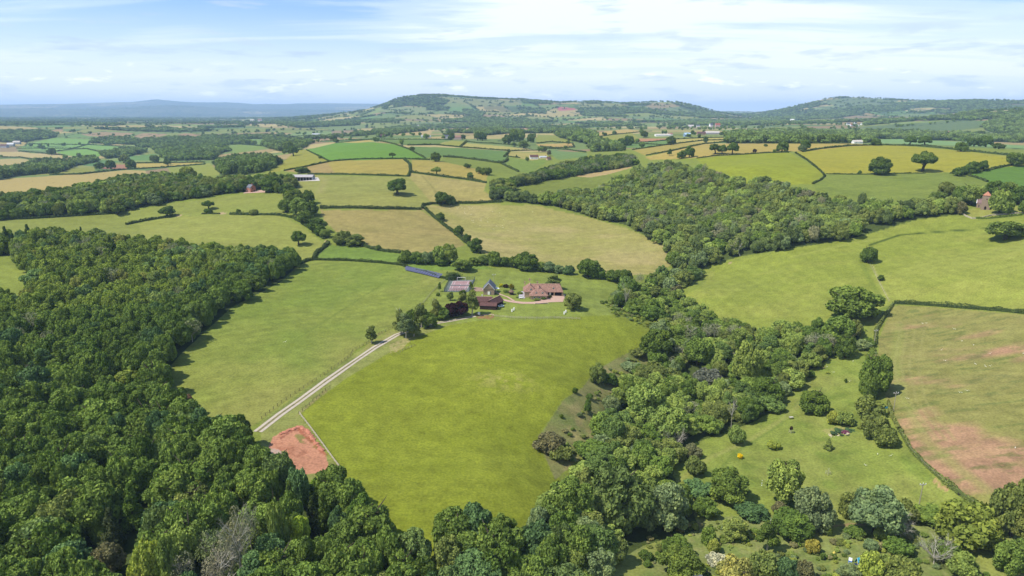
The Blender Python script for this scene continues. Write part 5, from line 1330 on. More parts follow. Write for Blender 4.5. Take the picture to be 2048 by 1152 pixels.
 (1918, 408, 32, 30, 'hi1', T_MID, 'broad tree close left of the church tower'),
 (1942, 410, 36, 34, 'hi5', T_LIGHT, 'light green tree touching the left wall of the church'),
 (1998, 428, 42, 34, 'hi2', T_LIGHT, 'bright tree in front of the right end of the church'),
 (1990, 396, 30, 30, 'hi3', T_DARK, 'dark tree rising behind the right of the church tower'),
 (2012, 396, 28, 30, 'hi6', T_MID, 'mid green tree behind the bright churchyard tree'),
 (2036, 408, 30, 30, 'hi0', T_DARK, 'dark tree at the right edge of the churchyard'),
 (2046, 428, 24, 22, 'bush1', T_MID, 'bush at the right end of the churchyard wall', 'bush'),
 (1890, 402, 34, 30, 'hi4', T_OLIVE, 'olive tree with a leafy base left of the churchyard'),
 (1876, 412, 26, 30, 'hi0', T_MID, 'tree at the end of the hillside wood nearest the church'),
]
def put_row(t):
    t = tuple(t)
    px, py, hp, wp, cr, ti, lab = t[:7]
    kind = t[7] if len(t) > 7 else 'broadleaf_tree'
    cat = t[8] if len(t) > 8 else ('bush' if 'bush' in kind else 'tree')
    grp = t[9] if len(t) > 9 else None
    trk = t[10] if len(t) > 10 else 'auto'
    return put(px, py, hp, wp, cr, ti, lab, kind, cat, grp, trk)
for t in TREES:
    put_row(t)
    if (t[7] if len(t) > 7 else 'broadleaf_tree') == 'broadleaf_tree':
        N_EXPL += 1
def bare(px, py, hp, wp, trunk, label, tilt=0.0):
    p = at(px, py); s = slant(p)
    R = wp * 0.5 * s / FOC / 0.9; hgt = hp * s / FOC / 0.9
    r = empty('dead_tree', p, RR.uniform(0, 6.28), label, 'tree')
    top = 2.6 if trunk == 'tall' else (1.5 if trunk == 'dead2' else 2.4)
    r.rotation_euler = (tilt, 0, r.rotation_euler[2]); r.scale = (R, R, hgt / top)
    link('trunk', TRUNK[trunk], r)
    PLACED.append((p.x, p.y, R * 0.6))
bare(1868, 1128, 50, 60, 'dead2', 'bleached dead tree lying open in the wild garden, lower right')
bare(1787, 1076, 46, 52, 'dead', 'bare grey branches standing out of the twiggy dead tree')
bare(1251, 620, 50, 20, 'tall', 'pale dead stems at the top of the stream wood near the house field')
bare(1480, 512, 32, 26, 'dead', 'pale leaning dead tree at the foot of the hillside wood', 0.5)
bare(1344, 905, 50, 50, 'dead2', 'bare dark branches at the lower meadow side of the stream wood')
bare(1462, 855, 60, 24, 'tall', 'tall pale stem in the right part of the stream wood')
bare(485, 1180, 140, 60, 'tall', 'bare pale stems of the tallest dead tree in the left wood')
bare(455, 1195, 90, 66, 'dead', 'fan of bare stems left of the tallest dead tree')

# ------------------------------------------------------------------ woods
for px_, py_, rr_ in ((502, 386, 16), (512, 388, 14), (606, 362, 24), (1970, 420, 11), (1958, 428, 9), (1978, 428, 9), (490, 390, 12)):
    p_ = at(px_, py_); PLACED.append((p_.x, p_.y, rr_))
rs = np.random.RandomState(11)
WT = []     # x, y, z, R, height, tint, wood, px, py
PAL = {
 'left': [(T_DARK, 5), ((0.100, 0.148, 0.032), 6), (T_BLUE, 1.5), (T_MID, 3), ((0.10, 0.145, 0.046), 1.5), (T_GREY, 0.5), (T_OLIVE, 1.2)],
 'stream': [(T_MID, 4), (T_LIGHT, 3), (T_DARK, 2), (T_OLIVE, 2), (T_GREY, 1), (T_BROWN, 0.3), ((0.095, 0.145, 0.04), 3)],
 'hillside': [((0.125, 0.165, 0.050), 5), (T_OLIVE, 4), (T_LIGHT, 2), ((0.088, 0.120, 0.040), 4), (T_GREY, 1.2), ((0.15, 0.155, 0.085), 0.6), (T_MID, 2)],
 'valley': [(T_DARK, 4), ((0.085, 0.118, 0.04), 3), (T_OLIVE, 2)],
 'western': [((0.095, 0.145, 0.04), 4), (T_OLIVE, 3), (T_DARK, 2.5), (T_LIGHT, 3), (T_GREY, 1.5)],
}
SPEC = {'left': (8.2, 11.5, 16), 'stream': (7.8, 7.5, 13), 'hillside': (8.8, 10, 15), 'valley': (9.0, 8, 12.5), 'western': (9.2, 10, 15)}
PL = np.array(PLACED)
for nm, poly, holes in WOODS:
    sp, h0, h1 = SPEC[nm]
    wp = world_poly(poly)
    hw = [world_poly(h_) for h_ in holes]
    mn = wp.min(0); mx = wp.max(0)
    xs = np.arange(mn[0], mx[0], sp); ys = np.arange(mn[1], mx[1], sp * 0.87)
    XX, YY = np.meshgrid(xs, ys); XX = XX + (np.arange(len(ys)) % 2)[:, None] * sp * 0.5
    XX = XX.ravel() + rs.uniform(-1, 1, XX.size) * sp * 0.34; YY = YY.ravel() + rs.uniform(-1, 1, XX.size) * sp * 0.34
    ok = inside(wp, XX, YY)
    for h_ in hw:
        ok &= ~inside(h_, XX, YY)
    XX, YY = XX[ok], YY[ok]
    dd = np.hypot(XX[:, None] - PL[None, :, 0], YY[:, None] - PL[None, :, 1])
    keep = (dd > PL[None, :, 2] * 0.95 + 1.5).all(1)
    XX, YY = XX[keep], YY[keep]
    gap = fbm(XX / 16, YY / 16, 300, 3)
    keep = rs.uniform(size=len(XX)) > np.clip((gap - 0.66) * 6, 0, 0.9)
    XX, YY = XX[keep], YY[keep]
    ZZ = H(XX, YY)
    cols = [np.array(c) for c, w in PAL[nm]]; pw = np.array([w for c, w in PAL[nm]]); pw = pw / pw.sum(); cum = np.cumsum(pw)
    zone = np.clip((fbm(XX / 45, YY / 45, 301, 3) - 0.5) * 2.2 + 0.5, 0, 1)
    for k in range(len(XX)):
        u_ = (zone[k] * 0.55 + rs.uniform() * 0.45) if rs.uniform() < 0.6 else rs.uniform()
        c = cols[int(np.searchsorted(cum, min(u_, 0.9999)))] * rs.uniform(0.84, 1.16) * (1.30 if nm == 'hillside' else 1.16)
        hgt = rs.uniform(h0, h1)
        if nm == 'stream' and rs.uniform() < 0.3:
            hgt *= 0.6
        R = sp * rs.uniform(0.50, 0.92)
        if rs.uniform() < 0.12:
            R *= 1.25; hgt *= 1.05
        if nm == 'left':
            d = math.hypot(XX[k], YY[k])
            if XX[k] < -200 and d > 430:
                c = c * np.array([1.45, 1.3, 1.2])
        WT.append([XX[k], YY[k], ZZ[k], R, hgt, c, nm])
wx_ = np.array([t[0] for t in WT]); wy_ = np.array([t[1] for t in WT]); wz_ = np.array([t[2] for t in WT]); wr_ = np.array([t[3] for t in WT]); wh_ = np.array([t[4] for t in WT])
pxs, pys, dep = project(wx_, wy_, wz_ + wh_ * 0.75)
size = wr_ / dep
inv = (pxs > 12) & (pxs < 2036) & (pys > 60) & (pys < 1128)
order = np.argsort(-np.where(inv, size, -1))
N_IND = 296 - N_EXPL
ind = set(order[:max(0, N_IND)].tolist())

MARKS = [(600, 890, 'the red earth patch'), (600, 1040, 'the lime-green tree'), (480, 1060, 'the bare grey trees'), (20, 1120, 'the bottom left corner'), (820, 1075, 'the main field\'s bottom tip'),
 (52, 745, 'the dead pinkish treetop'), (258, 745, 'the pale lime treetop'), (530, 850, 'the farm track\'s near end'), (1240, 985, 'the very large flowering tree'), (1105, 890, 'the bramble mound'), (1412, 750, 'the silver-grey willow dome'),
 (1310, 680, 'the big dark round tree'), (1472, 870, 'the clipped rounded bush'), (640, 985, 'the conifers'), (160, 960, 'the lower left wood middle'), (300, 900, 'the left wood\'s dark heart'), (740, 1000, 'the pale fence end'), (1000, 1060, 'the foot of the main field'),
 (1150, 1100, 'the bottom grassy strip'), (1330, 1010, 'the silvery tree'), (1600, 720, 'the upper meadow'), (120, 1060, 'the conifers on the lower left'), (1225, 800, 'the grey-green willow bush'), (1390, 900, 'the brownish bushes'), (430, 870, 'the left field\'s lower edge'), (900, 1120, 'the middle of the bottom edge')]
def tone(c):
    l = c[1]
    if c[0] > c[1] * 0.93: return 'brownish'
    if c[2] > 0.6 * c[1]: return 'grey-green'
    if l < 0.11: return 'very dark green'
    if l < 0.135: return 'dark green'
    if l < 0.165: return 'mid green'
    if l < 0.20: return 'fresh green'
    return 'pale green'
LABSEEN = {}
def wood_label(px, py, c, R, nm):
    best = min(MARKS, key=lambda m: (m[0] - px) ** 2 + 1.6 * (m[1] - py) ** 2)
    dx_, dy_ = px - best[0], py - best[1]
    d = math.hypot(dx_, dy_)
    if abs(dx_) > 2.2 * abs(dy_): w = 'right of' if dx_ > 0 else 'left of'
    elif abs(dy_) > 2.2 * abs(dx_): w = 'below' if dy_ > 0 else 'above'
    else: w = ('below' if dy_ > 0 else 'above') + (' right of' if dx_ > 0 else ' left of')
    near = 'close' if d < 45 else ('a little' if d < 85 else ('some way' if d < 130 else 'far'))
    sz = 'small' if R < 4.9 else ('large' if R > 6.3 else 'medium')
    best = (0, 0, best[2] if len(best[2].split()) < 7 else best[2].replace('the ', '', 1))
    return '%s %s %s, %s %s' % (sz, tone(c), 'tree' if nm == 'left' else 'streamside tree', near + ' ' + w, best[2])
groups_n = {}
labs = {}
for k in sorted(ind):
    t = WT[k]
    labs[k] = wood_label(pxs[k], pys[k], t[5], t[3], t[6])
for k, l in labs.items():
    groups_n.setdefault(l, []).append(k)
for l, ks in list(groups_n.items()):
    if len(ks) == 2:      # tell two alike apart by which stands nearer
        ks.sort(key=lambda k: -pys[k])
        if abs(pys[ks[0]] - pys[ks[1]]) >= abs(pxs[ks[0]] - pxs[ks[1]]) * 0.5:
            labs[ks[0]] = l + ', nearer'; labs[ks[1]] = l + ', farther'
        else:
            ks.sort(key=lambda k: pxs[k])
            labs[ks[0]] = l + ', leftward'; labs[ks[1]] = l + ', rightward'
for k in sorted(ind):
    x_, y_, z_, R, hgt, c, nm = WT[k]
    cr = 'hi%d' % rs.randint(7)
    plant('broadleaf_tree', cr, ('t0', 't1')[rs.randint(2)], (x_, y_, z_ - 0.2), R, hgt / (R * CROWN_TOP[cr][0]), rs.uniform(0, 6.28), c, labs[k], 'tree', ('trees of the left wood' if nm == 'left' else 'trees of the stream wood') if True else None)

# ---- the rest of the trees: one object
def scatter_object(name, label, cat, pts, rot, scl, tint, idx, protos):
    me = bpy.data.meshes.new(name)
    n = len(pts)
    me.vertices.add(n); me.vertices.foreach_set('co', np.asarray(pts, np.float32).ravel())
    a = me.attributes.new('tint', 'FLOAT_COLOR', 'POINT'); cc = np.ones((n, 4), np.float32); cc[:, :3] = tint; a.data.foreach_set('color', cc.ravel())
    a = me.attributes.new('spin', 'FLOAT', 'POINT'); a.data.foreach_set('value', np.asarray(rot, np.float32))
    a = me.attributes.new('size', 'FLOAT_VECTOR', 'POINT'); a.data.foreach_set('vector', np.asarray(scl, np.float32).ravel())
    a = me.attributes.new('pick', 'INT', 'POINT'); a.data.foreach_set('value', np.asarray(idx, np.int32))
    ob = bpy.data.objects.new(name, me); COL.objects.link(ob)
    ob['kind'] = 'stuff'; ob['label'] = label; ob['category'] = cat
    lib = bpy.data.collections.new(name + '_kinds')
    for i, m_ in enumerate(protos):
        o = bpy.data.objects.new('%s_kind_%02d' % (name, i), m_); lib.objects.link(o)
    g = bpy.data.node_groups.new(name, 'GeometryNodeTree')
    g.interface.new_socket('Geometry', in_out='INPUT', socket_type='NodeSocketGeometry')
    g.interface.new_socket('Geometry', in_out='OUTPUT', socket_type='NodeSocketGeometry')
    N = g.nodes; L = g.links
    gi = N.new('NodeGroupInput'); go = N.new('NodeGroupOutput')
    ci = N.new('GeometryNodeCollectionInfo'); ci.inputs['Collection'].default_value = lib; ci.inputs['Separate Children'].default_value = True; ci.inputs['Reset Children'].default_value = True
    mp_ = N.new('GeometryNodeMeshToPoints')
    ip = N.new('GeometryNodeInstanceOnPoints'); ip.inputs['Pick Instance'].default_value = True
    def named(nm_, ty):
        q = N.new('GeometryNodeInputNamedAttribute'); q.data_type = ty; q.inputs['Name'].default_value = nm_
        return q.outputs['Attribute']
    cx_ = N.new('ShaderNodeCombineXYZ'); L.new(named('spin', 'FLOAT'), cx_.inputs[2])
    L.new(gi.outputs[0], mp_.inputs['Mesh']); L.new(mp_.outputs[0], ip.inputs['Points'])
    L.new(ci.outputs[0], ip.inputs['Instance']); L.new(named('pick', 'INT'), ip.inputs['Instance Index'])
    L.new(cx_.outputs[0], ip.inputs['Rotation']); L.new(named('size', 'FLOAT_VECTOR'), ip.inputs['Scale'])
    L.new(ip.outputs[0], go.inputs[0])
    md = ob.modifiers.new('scatter', 'NODES'); md.node_group = g
    return ob

INST = {}
def inst_mesh(key):
    if key == 'stem':
        return TRUNK['tall']
    if key not in INST:
        m_ = CROWN[key].copy(); m_.materials.clear(); m_.materials.append(LEAF_I)
        INST[key] = m_
    return INST[key]
PROTO = ['hi%d' % i for i in range(7)] + ['mid%d' % i for i in range(4)] + ['far%d' % i for i in range(3)] + ['birch0', 'birch1', 'cone0', 'sparse0', 'stem']
P_, RO, SC, TI, IX = [], [], [], [], []
def add_inst(x_, y_, z_, R, hgt, c, key=None):
    d = math.hypot(x_, y_)
    if key is None:
        key = 'hi%d' % rs.randint(7) if d < 950 else ('mid%d' % rs.randint(4) if d < 1300 else 'far%d' % rs.randint(3))
    P_.append((x_, y_, z_)); RO.append(rs.uniform(0, 6.28)); q_ = rs.uniform(0.82, 1.2); SC.append((R * q_, R / q_, hgt / CROWN_TOP[key][0])); TI.append(c); IX.append(PROTO.index(key))
for k in range(len(WT)):
    if k in ind: continue
    x_, y_, z_, R, hgt, c, nm = WT[k]
    u_ = rs.uniform()
    if math.hypot(x_, y_) > 1100: u_ = 1
    if u_ < (0.05 if nm != 'left' else 0.012):
        add_inst(x_, y_, z_ - 0.3, R * 0.9, hgt, (0.19, 0.21, 0.12), 'sparse0'); add_inst(x_, y_, z_ - 0.3, R * 0.9, hgt * 0.97, c, 'stem')
    elif u_ < 0.10: add_inst(x_, y_, z_ - 0.3, R * 0.85, hgt * 1.05, c, 'birch%d' % rs.randint(2))
    elif u_ < 0.13 and nm in ('left', 'western'): add_inst(x_, y_, z_ - 0.3, R * 0.85, hgt * 1.12, np.array(T_DARK) * 0.8, 'cone0')
    else: add_inst(x_, y_, z_ - 0.3, R, hgt, c)
# far woods on the painted floors
kk = np.nonzero(G_WOOD)[0]
rr = GR_[kk]
area = rr ** 2 * 0.00155 * np.where(rr < 650, 0.0036, 0.0066)
prob = np.minimum(1.0, area / np.where(rr < 3000, 105.0, np.where(rr < 5000, 190.0, 420.0)))
prob *= np.where(rr > 7500, 0.35, 1.0)
kk = kk[rs.uniform(size=len(kk)) < prob]
print('far wood trees', len(kk))
fz = H(GX[kk], GY[kk])
fb = fbm(GX[kk] / 60, GY[kk] / 60, 400, 3)
for j, k in enumerate(kk):
    R = rs.uniform(4.5, 7.5) * (1.0 if GR_[k] < 3000 else 1.35)
    c = (np.array(T_DARK) * 1.1 * (1 - fb[j]) + np.array((0.125, 0.17, 0.06)) * fb[j]) * rs.uniform(0.6, 1.6)
    add_inst(GX[k] + rs.uniform(-3, 3), GY[k] + rs.uniform(-6, 6), fz[j] - 0.5, R, rs.uniform(6, 17), c)
# trees and bushes on the far field edges
kk = np.nonzero(G_EDGE)[0]
rr = GR_[kk]
area = rr ** 2 * 0.00155 * 0.0066
pe = np.minimum(0.6, area / 620.0) * (0.6 + 1.2 * (vnoise(GX[kk] / 300, GY[kk] / 300, 401) > 0.5))
kt = kk[rs.uniform(size=len(kk)) < pe]
print('far edge trees', len(kt))
fz = H(GX[kt], GY[kt])
for j, k in enumerate(kt):
    add_inst(GX[k], GY[k], fz[j] - 0.5, rs.uniform(3.5, 6.5), rs.uniform(8, 14), np.array(T_DARK) * rs.uniform(0.9, 1.6))
# skyline trees on the hill crests
for px0, px1, n_t in ((860, 1445, 90), (1560, 2048, 70), (960, 1110, 26), (1130, 1220, 30), (1300, 1400, 34), (1850, 2048, 40)):
    for q in range(n_t):
        px_ = rs.uniform(px0, px1)
        a_ = float(ray(px_, 205)[0]); D_ = np.linspace(5300, 7300, 60)
        zz_ = H(D_ * math.sin(a_), D_ * math.cos(a_)); tt_ = (zz_ - CAM_Z) / D_
        d_ = D_[int(np.argmax(tt_))] * rs.uniform(0.985, 1.01)
        x_, y_ = d_ * math.sin(a_), d_ * math.cos(a_)
        add_inst(x_, y_, H1(x_, y_) - 1, rs.uniform(5, 9), rs.uniform(10, 18), np.array(T_DARK))
print('instances', len(P_))
scatter_object('woodland', 'mixed broadleaf woodland and distant hedgerow trees covering hillsides and valleys', 'woodland', P_, RO, SC, np.array(TI), IX, [inst_mesh(k) for k in PROTO])

# ------------------------------------------------------------------ hedges
def hedge(pts, h, w, label, tint=T_DARK, jag=0.5, kind='hedge', gaps=0.0, leaf=None, dens=1.0):
    P = at_many(densify(pts, 3.0, False))
    q = [P[0]]
    for p in P[1:]:
        if np.hypot(*(p[:2] - q[-1][:2])) > 1.4:
            q.append(p)
    P = np.array(q)
    if len(P) < 2: return None
    seg = np.hypot(*(P[1:, :2] - P[:-1, :2]).T); s = np.concatenate([[0], np.cumsum(seg)])
    L = s[-1]
    rs_ = np.random.RandomState(abs(int(pts[0][0] * 7 + pts[0][1])) % 99991)
    d0 = math.sqrt(P[:, 0].mean() ** 2 + P[:, 1].mean() ** 2)
    leaf = leaf or max(0.38, d0 * 0.0009)
    n = int(min(26000, L * (2 * h + w) / (leaf * leaf) * 1.1 * dens))
    t = rs_.uniform(0, L, n)
    def centre(t):
        x = np.interp(t, s, P[:, 0]); y = np.interp(t, s, P[:, 1])
        return x, y
    dx_ = np.interp(t + 0.5, s, P[:, 0]) - np.interp(t - 0.5, s, P[:, 0]); dy_ = np.interp(t + 0.5, s, P[:, 1]) - np.interp(t - 0.5, s, P[:, 1])
    ln = np.hypot(dx_, dy_) + 1e-6; nx, ny = -dy_ / ln, dx_ / ln
    a = rs_.uniform(-0.15, math.pi + 0.15, n)
    sd_ = int(P[0, 0]) % 991
    hh = h * (1 + jag * 2 * (fbm(t / 5.0, t * 0 + 3, sd_, 3) - 0.5)); ww = w * 0.5 * (1 + jag * 2 * (fbm(t / 6.0, t * 0 + 9, sd_ + 1, 3) - 0.5))
    lum = 1 + 0.25 * (fbm(t / 1.6, a * 1.2, sd_ + 2, 2) - 0.5)
    rr_ = rs_.uniform(0.82, 1.08, n) * lum
    off = np.cos(a) * ww * rr_; up = np.maximum(0.05, np.abs(np.sin(a)) ** 0.7 * np.sign(np.sin(a)) * hh * rr_)
    x, y = centre(t)
    X_ = x + nx * off; Y_ = y + ny * off
    if gaps > 0:
        k = fbm(t / 7.0, t * 0, sd_ + 5, 2) > gaps
        X_, Y_, up, a, nx, ny = X_[k], Y_[k], up[k], a[k], nx[k], ny[k]
        n = len(X_)
        if n < 10: return None
    Z_ = H(X_, Y_) + up
    N = np.column_stack([nx * np.cos(a), ny * np.cos(a), np.sin(a) + 0.2])
    o0 = np.array([P[0, 0], P[0, 1], P[0, 2]])
    V, F = leaf_quads(rs_, np.column_stack([X_, Y_, Z_]) - o0, N, leaf * 0.75, 0.7)
    lv = np.repeat(rs_.uniform(0, 1, n), 4)
    # woody core
    Vc = []; Fc = []
    if gaps == 0:
        m = max(2, int(L / 2.0)); ts = np.linspace(0, L, m)
        cx_, cy_ = np.interp(ts, s, P[:, 0]), np.interp(ts, s, P[:, 1])
        tx = np.gradient(cx_); ty = np.gradient(cy_); l_ = np.hypot(tx, ty) + 1e-6; ux, uy = -ty / l_, tx / l_
        for k in range(m):
            g = H1(cx_[k], cy_[k])
            for (so, zo) in ((-0.36, -0.3), (-0.30, 0.70), (0.30, 0.70), (0.36, -0.3)):
                Vc.append((cx_[k] + ux[k] * w * so - o0[0], cy_[k] + uy[k] * w * so - o0[1], g + h * zo * (1.0 if zo < 0 else 1 + jag * 0.6 * rs_.uniform(-1, 1)) - o0[2]))
        b = len(V)
        for k in range(m - 1):
            for j in range(3):
                Fc.append((b + k * 4 + j, b + k * 4 + j + 1, b + (k + 1) * 4 + j + 1, b + (k + 1) * 4 + j))
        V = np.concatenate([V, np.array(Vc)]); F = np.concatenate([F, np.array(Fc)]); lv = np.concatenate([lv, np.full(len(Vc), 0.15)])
    me = mesh_from(kind, V, F, None, lv); me.materials.append(LEAF)
    ob = link(kind, me); ob.location = o0
    ob.color = tuple(jt(tint)) + (1,)
    ob['label'] = label; ob['category'] = 'hedge' if kind == 'hedge' else 'undergrowth'
    return ob
TH = (0.060, 0.088, 0.030)
HEDGES = [
 ([(640, 417), (700, 416), (760, 418), (842, 419)], 3.2, 4.0, 'thick straight hedge between the green pasture and the brown field'),
 ([(845, 418), (846, 411), (862, 408), (905, 407), (950, 407), (1005, 404)], 3.0, 3.4, 'hedge along the top of the sheep field'),
 ([(846, 414), (869, 435), (890, 452), (910, 467), (934, 487)], 2.8, 3.6, 'hedge running down between the two dry fields'),
 ([(934, 487), (960, 508)], 2.4, 3.0, 'low end of the hedge below the dry fields'),
 ([(616, 349), (700, 349.5), (818, 353)], 2.2, 3.0, 'thin hedge right of the grey open barn'),
 ([(808, 319), (820, 329), (821, 340), (817, 353)], 2.8, 4.0, 'short thick hedge curving between the golden fields'),
 ([(822, 345), (880, 353), (930, 359), (972, 366)], 2.8, 4.0, 'hedge below the right golden field'),
 ([(568, 342), (610, 334), (661, 323), (720, 318.5), (808, 318), (860, 320)], 2.4, 3.4, 'long curved hedge below the bright green field'),
 ([(613, 300), (635, 311), (657, 322)], 1.6, 2.4, 'low line between the ochre field and the bright green field'),
 ([(788, 288), (821, 300), (840, 311), (850, 316)], 2.2, 3.0, 'hedge between the bright green and the dark green field'),
 ([(886, 314), (920, 316), (960, 321), (1002, 327), (1012, 323), (1016, 318)], 3.4, 5.0, 'thick hedge below the dark green field ending in a hook'),
 ([(671, 286), (746, 279), (787, 288)], 2.2, 3.0, 'hedge over the crest of the bright green field'),
 ([(640, 283), (700, 280), (760, 279), (860, 279), (905, 280)], 2.2, 3.0, 'hedge along the crest before the white farmhouse'),
 ([(815, 291), (870, 290), (924, 295), (1019, 302), (1014, 309), (1008, 314)], 3.0, 4.0, 'hedge above the dark green field'),
 ([(920, 294), (928, 288), (933, 283)], 3.2, 4.5, 'short thick hedge rising beside the pale field strip'),
 ([(933, 283), (955, 286), (985, 287), (1060, 293)], 2.2, 3.0, 'broken hedge above the pale field strip'),
 ([(1022, 302), (1060, 301), (1078, 301)], 2.2, 3.0, 'hedge above the bungalow paddock'),
 ([(1014, 313), (1040, 316)], 2.2, 3.0, 'short hedge left of the bungalow'),
 ([(1004, 328), (1020, 336), (1037, 344)], 2.8, 4.0, 'hedge slanting down to the valley wood'),
 ([(1074, 287), (1100, 284), (1145, 287), (1149, 295), (1110, 296), (1080, 293)], 2.6, 3.6, 'hedge around the orange field'),
 ([(1092, 297), (1130, 299), (1172, 305)], 2.2, 3.0, 'hedge above the teal green field'),
 ([(599, 529), (612, 523), (627, 520)], 2.8, 3.4, 'hedge joining the left wood to the field corner'),
 ([(627, 520), (632, 508), (645, 498), (658, 487)], 3.0, 3.6, 'hedge climbing from the field corner to the tapered row'),
 ([(627, 520), (700, 521.5), (760, 526), (800, 530), (840, 544), (880, 556), (895, 558)], 2.2, 2.4, 'long hedge behind the solar panels'),
 ([(893, 558), (905, 560), (918, 556)], 5.0, 7.0, 'bushy end of the hedge beside the tennis court'),
 ([(720, 490), (745, 498), (770, 503), (802, 506)], 2.6, 3.6, 'hedge below the brown field'),
 ([(252, 450), (285, 443), (320, 437), (352, 433)], 2.6, 3.2, 'short isolated hedge in the left pasture'),
 ([(460, 429), (500, 430), (540, 430), (560, 431)], 2.6, 3.0, 'dark hedge stub in the left pasture'),
 ([(560, 430), (590, 437), (620, 455), (650, 478)], 2.4, 5.0, 'undergrowth hedge under the tapered row of trees'),
 ([(404, 428), (440, 428)], 1.2, 2.0, 'low hedge right of the small open tree in the left pasture'),
 ([(1788, 607), (1830, 609), (1900, 614), (1980, 620), (2080, 630)], 2.6, 2.8, 'straight hedge above the red-soil field'),
 ([(1786, 609), (1775, 625), (1762, 645), (1752, 662), (1750, 690)], 2.6, 2.4, 'ragged hedge on the upper left side of the red-soil field', T_OLIVE, 0.6),
 ([(1776, 805), (1782, 830), (1800, 862)], 1.8, 2.2, 'narrow hedge below the power pole beside the red-soil field', T_OLIVE, 0.5),
 ([(1800, 862), (1822, 900), (1850, 930), (1885, 960), (1925, 992), (1962, 1016)], 1.3, 1.8, 'low ragged hedge on the lower left side of the red-soil field', T_OLIVE, 0.7),
 ([(1591, 306), (1615, 321), (1640, 341), (1650, 352), (1642, 360), (1625, 368)], 1.8, 2.4, 'curved hedge between the two yellow fields'),
 ([(1652, 348), (1700, 349), (1740, 349), (1800, 347), (1850, 347)], 1.0, 1.6, 'thin low line below the far yellow field'),
 ([(1393, 317), (1430, 312), (1490, 309), (1530, 306), (1578, 305)], 1.8, 2.4, 'thin hedge on top of the small yellow field'),
 ([(1605, 304), (1640, 298), (1700, 292), (1760, 290.5), (1830, 292), (1900, 298), (1960, 305), (2048, 314)], 2.6, 3.8, 'long dark hedge along the crest of the far yellow field'),
 ([(1900, 347), (1935, 351), (1960, 358), (1975, 364)], 2.4, 3.4, 'hedge left of the bright green field at the right'),
 ([(1930, 349), (1970, 342), (2005, 334), (2060, 324)], 2.6, 3.6, 'hedge on top of the bright green field at the right'),
 ([(1265, 300), (1300, 295), (1330, 290.5), (1408, 281), (1454, 280)], 2.4, 3.0, 'hedge between the upper golden strips'),
 ([(1292, 311), (1340, 303), (1370, 296), (1408, 288)], 2.4, 3.0, 'hedge between the lower golden strips'),
 ([(1408, 288), (1454, 284), (1560, 286), (1700, 287)], 2.4, 3.4, 'hedge in front of the large flat wood'),
 ([(1273, 285), (1302, 284), (1346, 279)], 2.2, 3.0, 'hedge below the reddish field'),
 ([(1200, 286), (1240, 286), (1262, 287), (1330, 290)], 2.2, 3.0, 'hedge between the green field and the golden strip'),
 ([(1200, 273), (1232, 269), (1264, 266), (1290, 263)], 2.2, 3.0, 'hedge below the orange-brown field'),
 ([(1349, 279), (1400, 276), (1452, 275)], 2.2, 3.0, 'hedge under the red-roofed farm'),
 ([(1780, 291), (1850, 291), (1925, 302)], 2.0, 3.0, 'upper twin of the crest hedge at the right'),
 ([(37, 303), (70, 305), (98, 308), (130, 311)], 3, 5, 'hedge above the straw field at the far left'),
 ([(-20, 314), (20, 315), (40, 315), (82, 322)], 3, 5, 'hedge between the two straw fields at the far left'),
 ([(33, 297), (90, 297), (148, 297), (180, 288)], 3, 5, 'hedge between the pale green fields at the far left'),
 ([(57, 288), (120, 289), (185, 290), (290, 296)], 3, 5, 'upper hedge among the pale green fields at the far left'),
 ([(111, 303), (148, 298), (174, 298), (213, 307)], 3, 5, 'hedge around the bright green field at the far left'),
 ([(100, 350), (160, 349), (240, 340), (330, 335), (410, 329)], 3, 4, 'hedge above the mown cattle field'),
 ([(268, 327), (330, 326), (410, 325)], 3, 4, 'hedge on top of the narrow straw field at the left'),
 ([(443, 290), (480, 289), (523, 292)], 3, 4, 'hedge between the green fields left of the dark copse'),
 ([(470, 283), (500, 278), (560, 275), (640, 270)], 3, 4, 'hedge over the green fields beyond the dark copse'),
 ([(0, 440), (60, 438), (140, 433), (235, 427)], 2.2, 2.6, 'dark hedge under the front of the long tree belt'),
 ([(1950, 437), (1975, 438), (2010, 434), (2048, 430)], 1.4, 1.6, 'nettle-grown foot of the churchyard wall', T_MID),
 ([(1745, 700), (1735, 740), (1745, 800)], 2.0, 4.0, 'scrubby growth linking the pole to the tall boundary tree', T_MID),
]
for hd in HEDGES:
    pts, h_, w_, lab = hd[:4]
    if w_ > 2: w_ *= 0.82; h_ *= 0.88
    hedge(pts, h_, w_, lab, hd[4] if len(hd) > 4 else TH, hd[5] if len(hd) > 5 else 0.55)

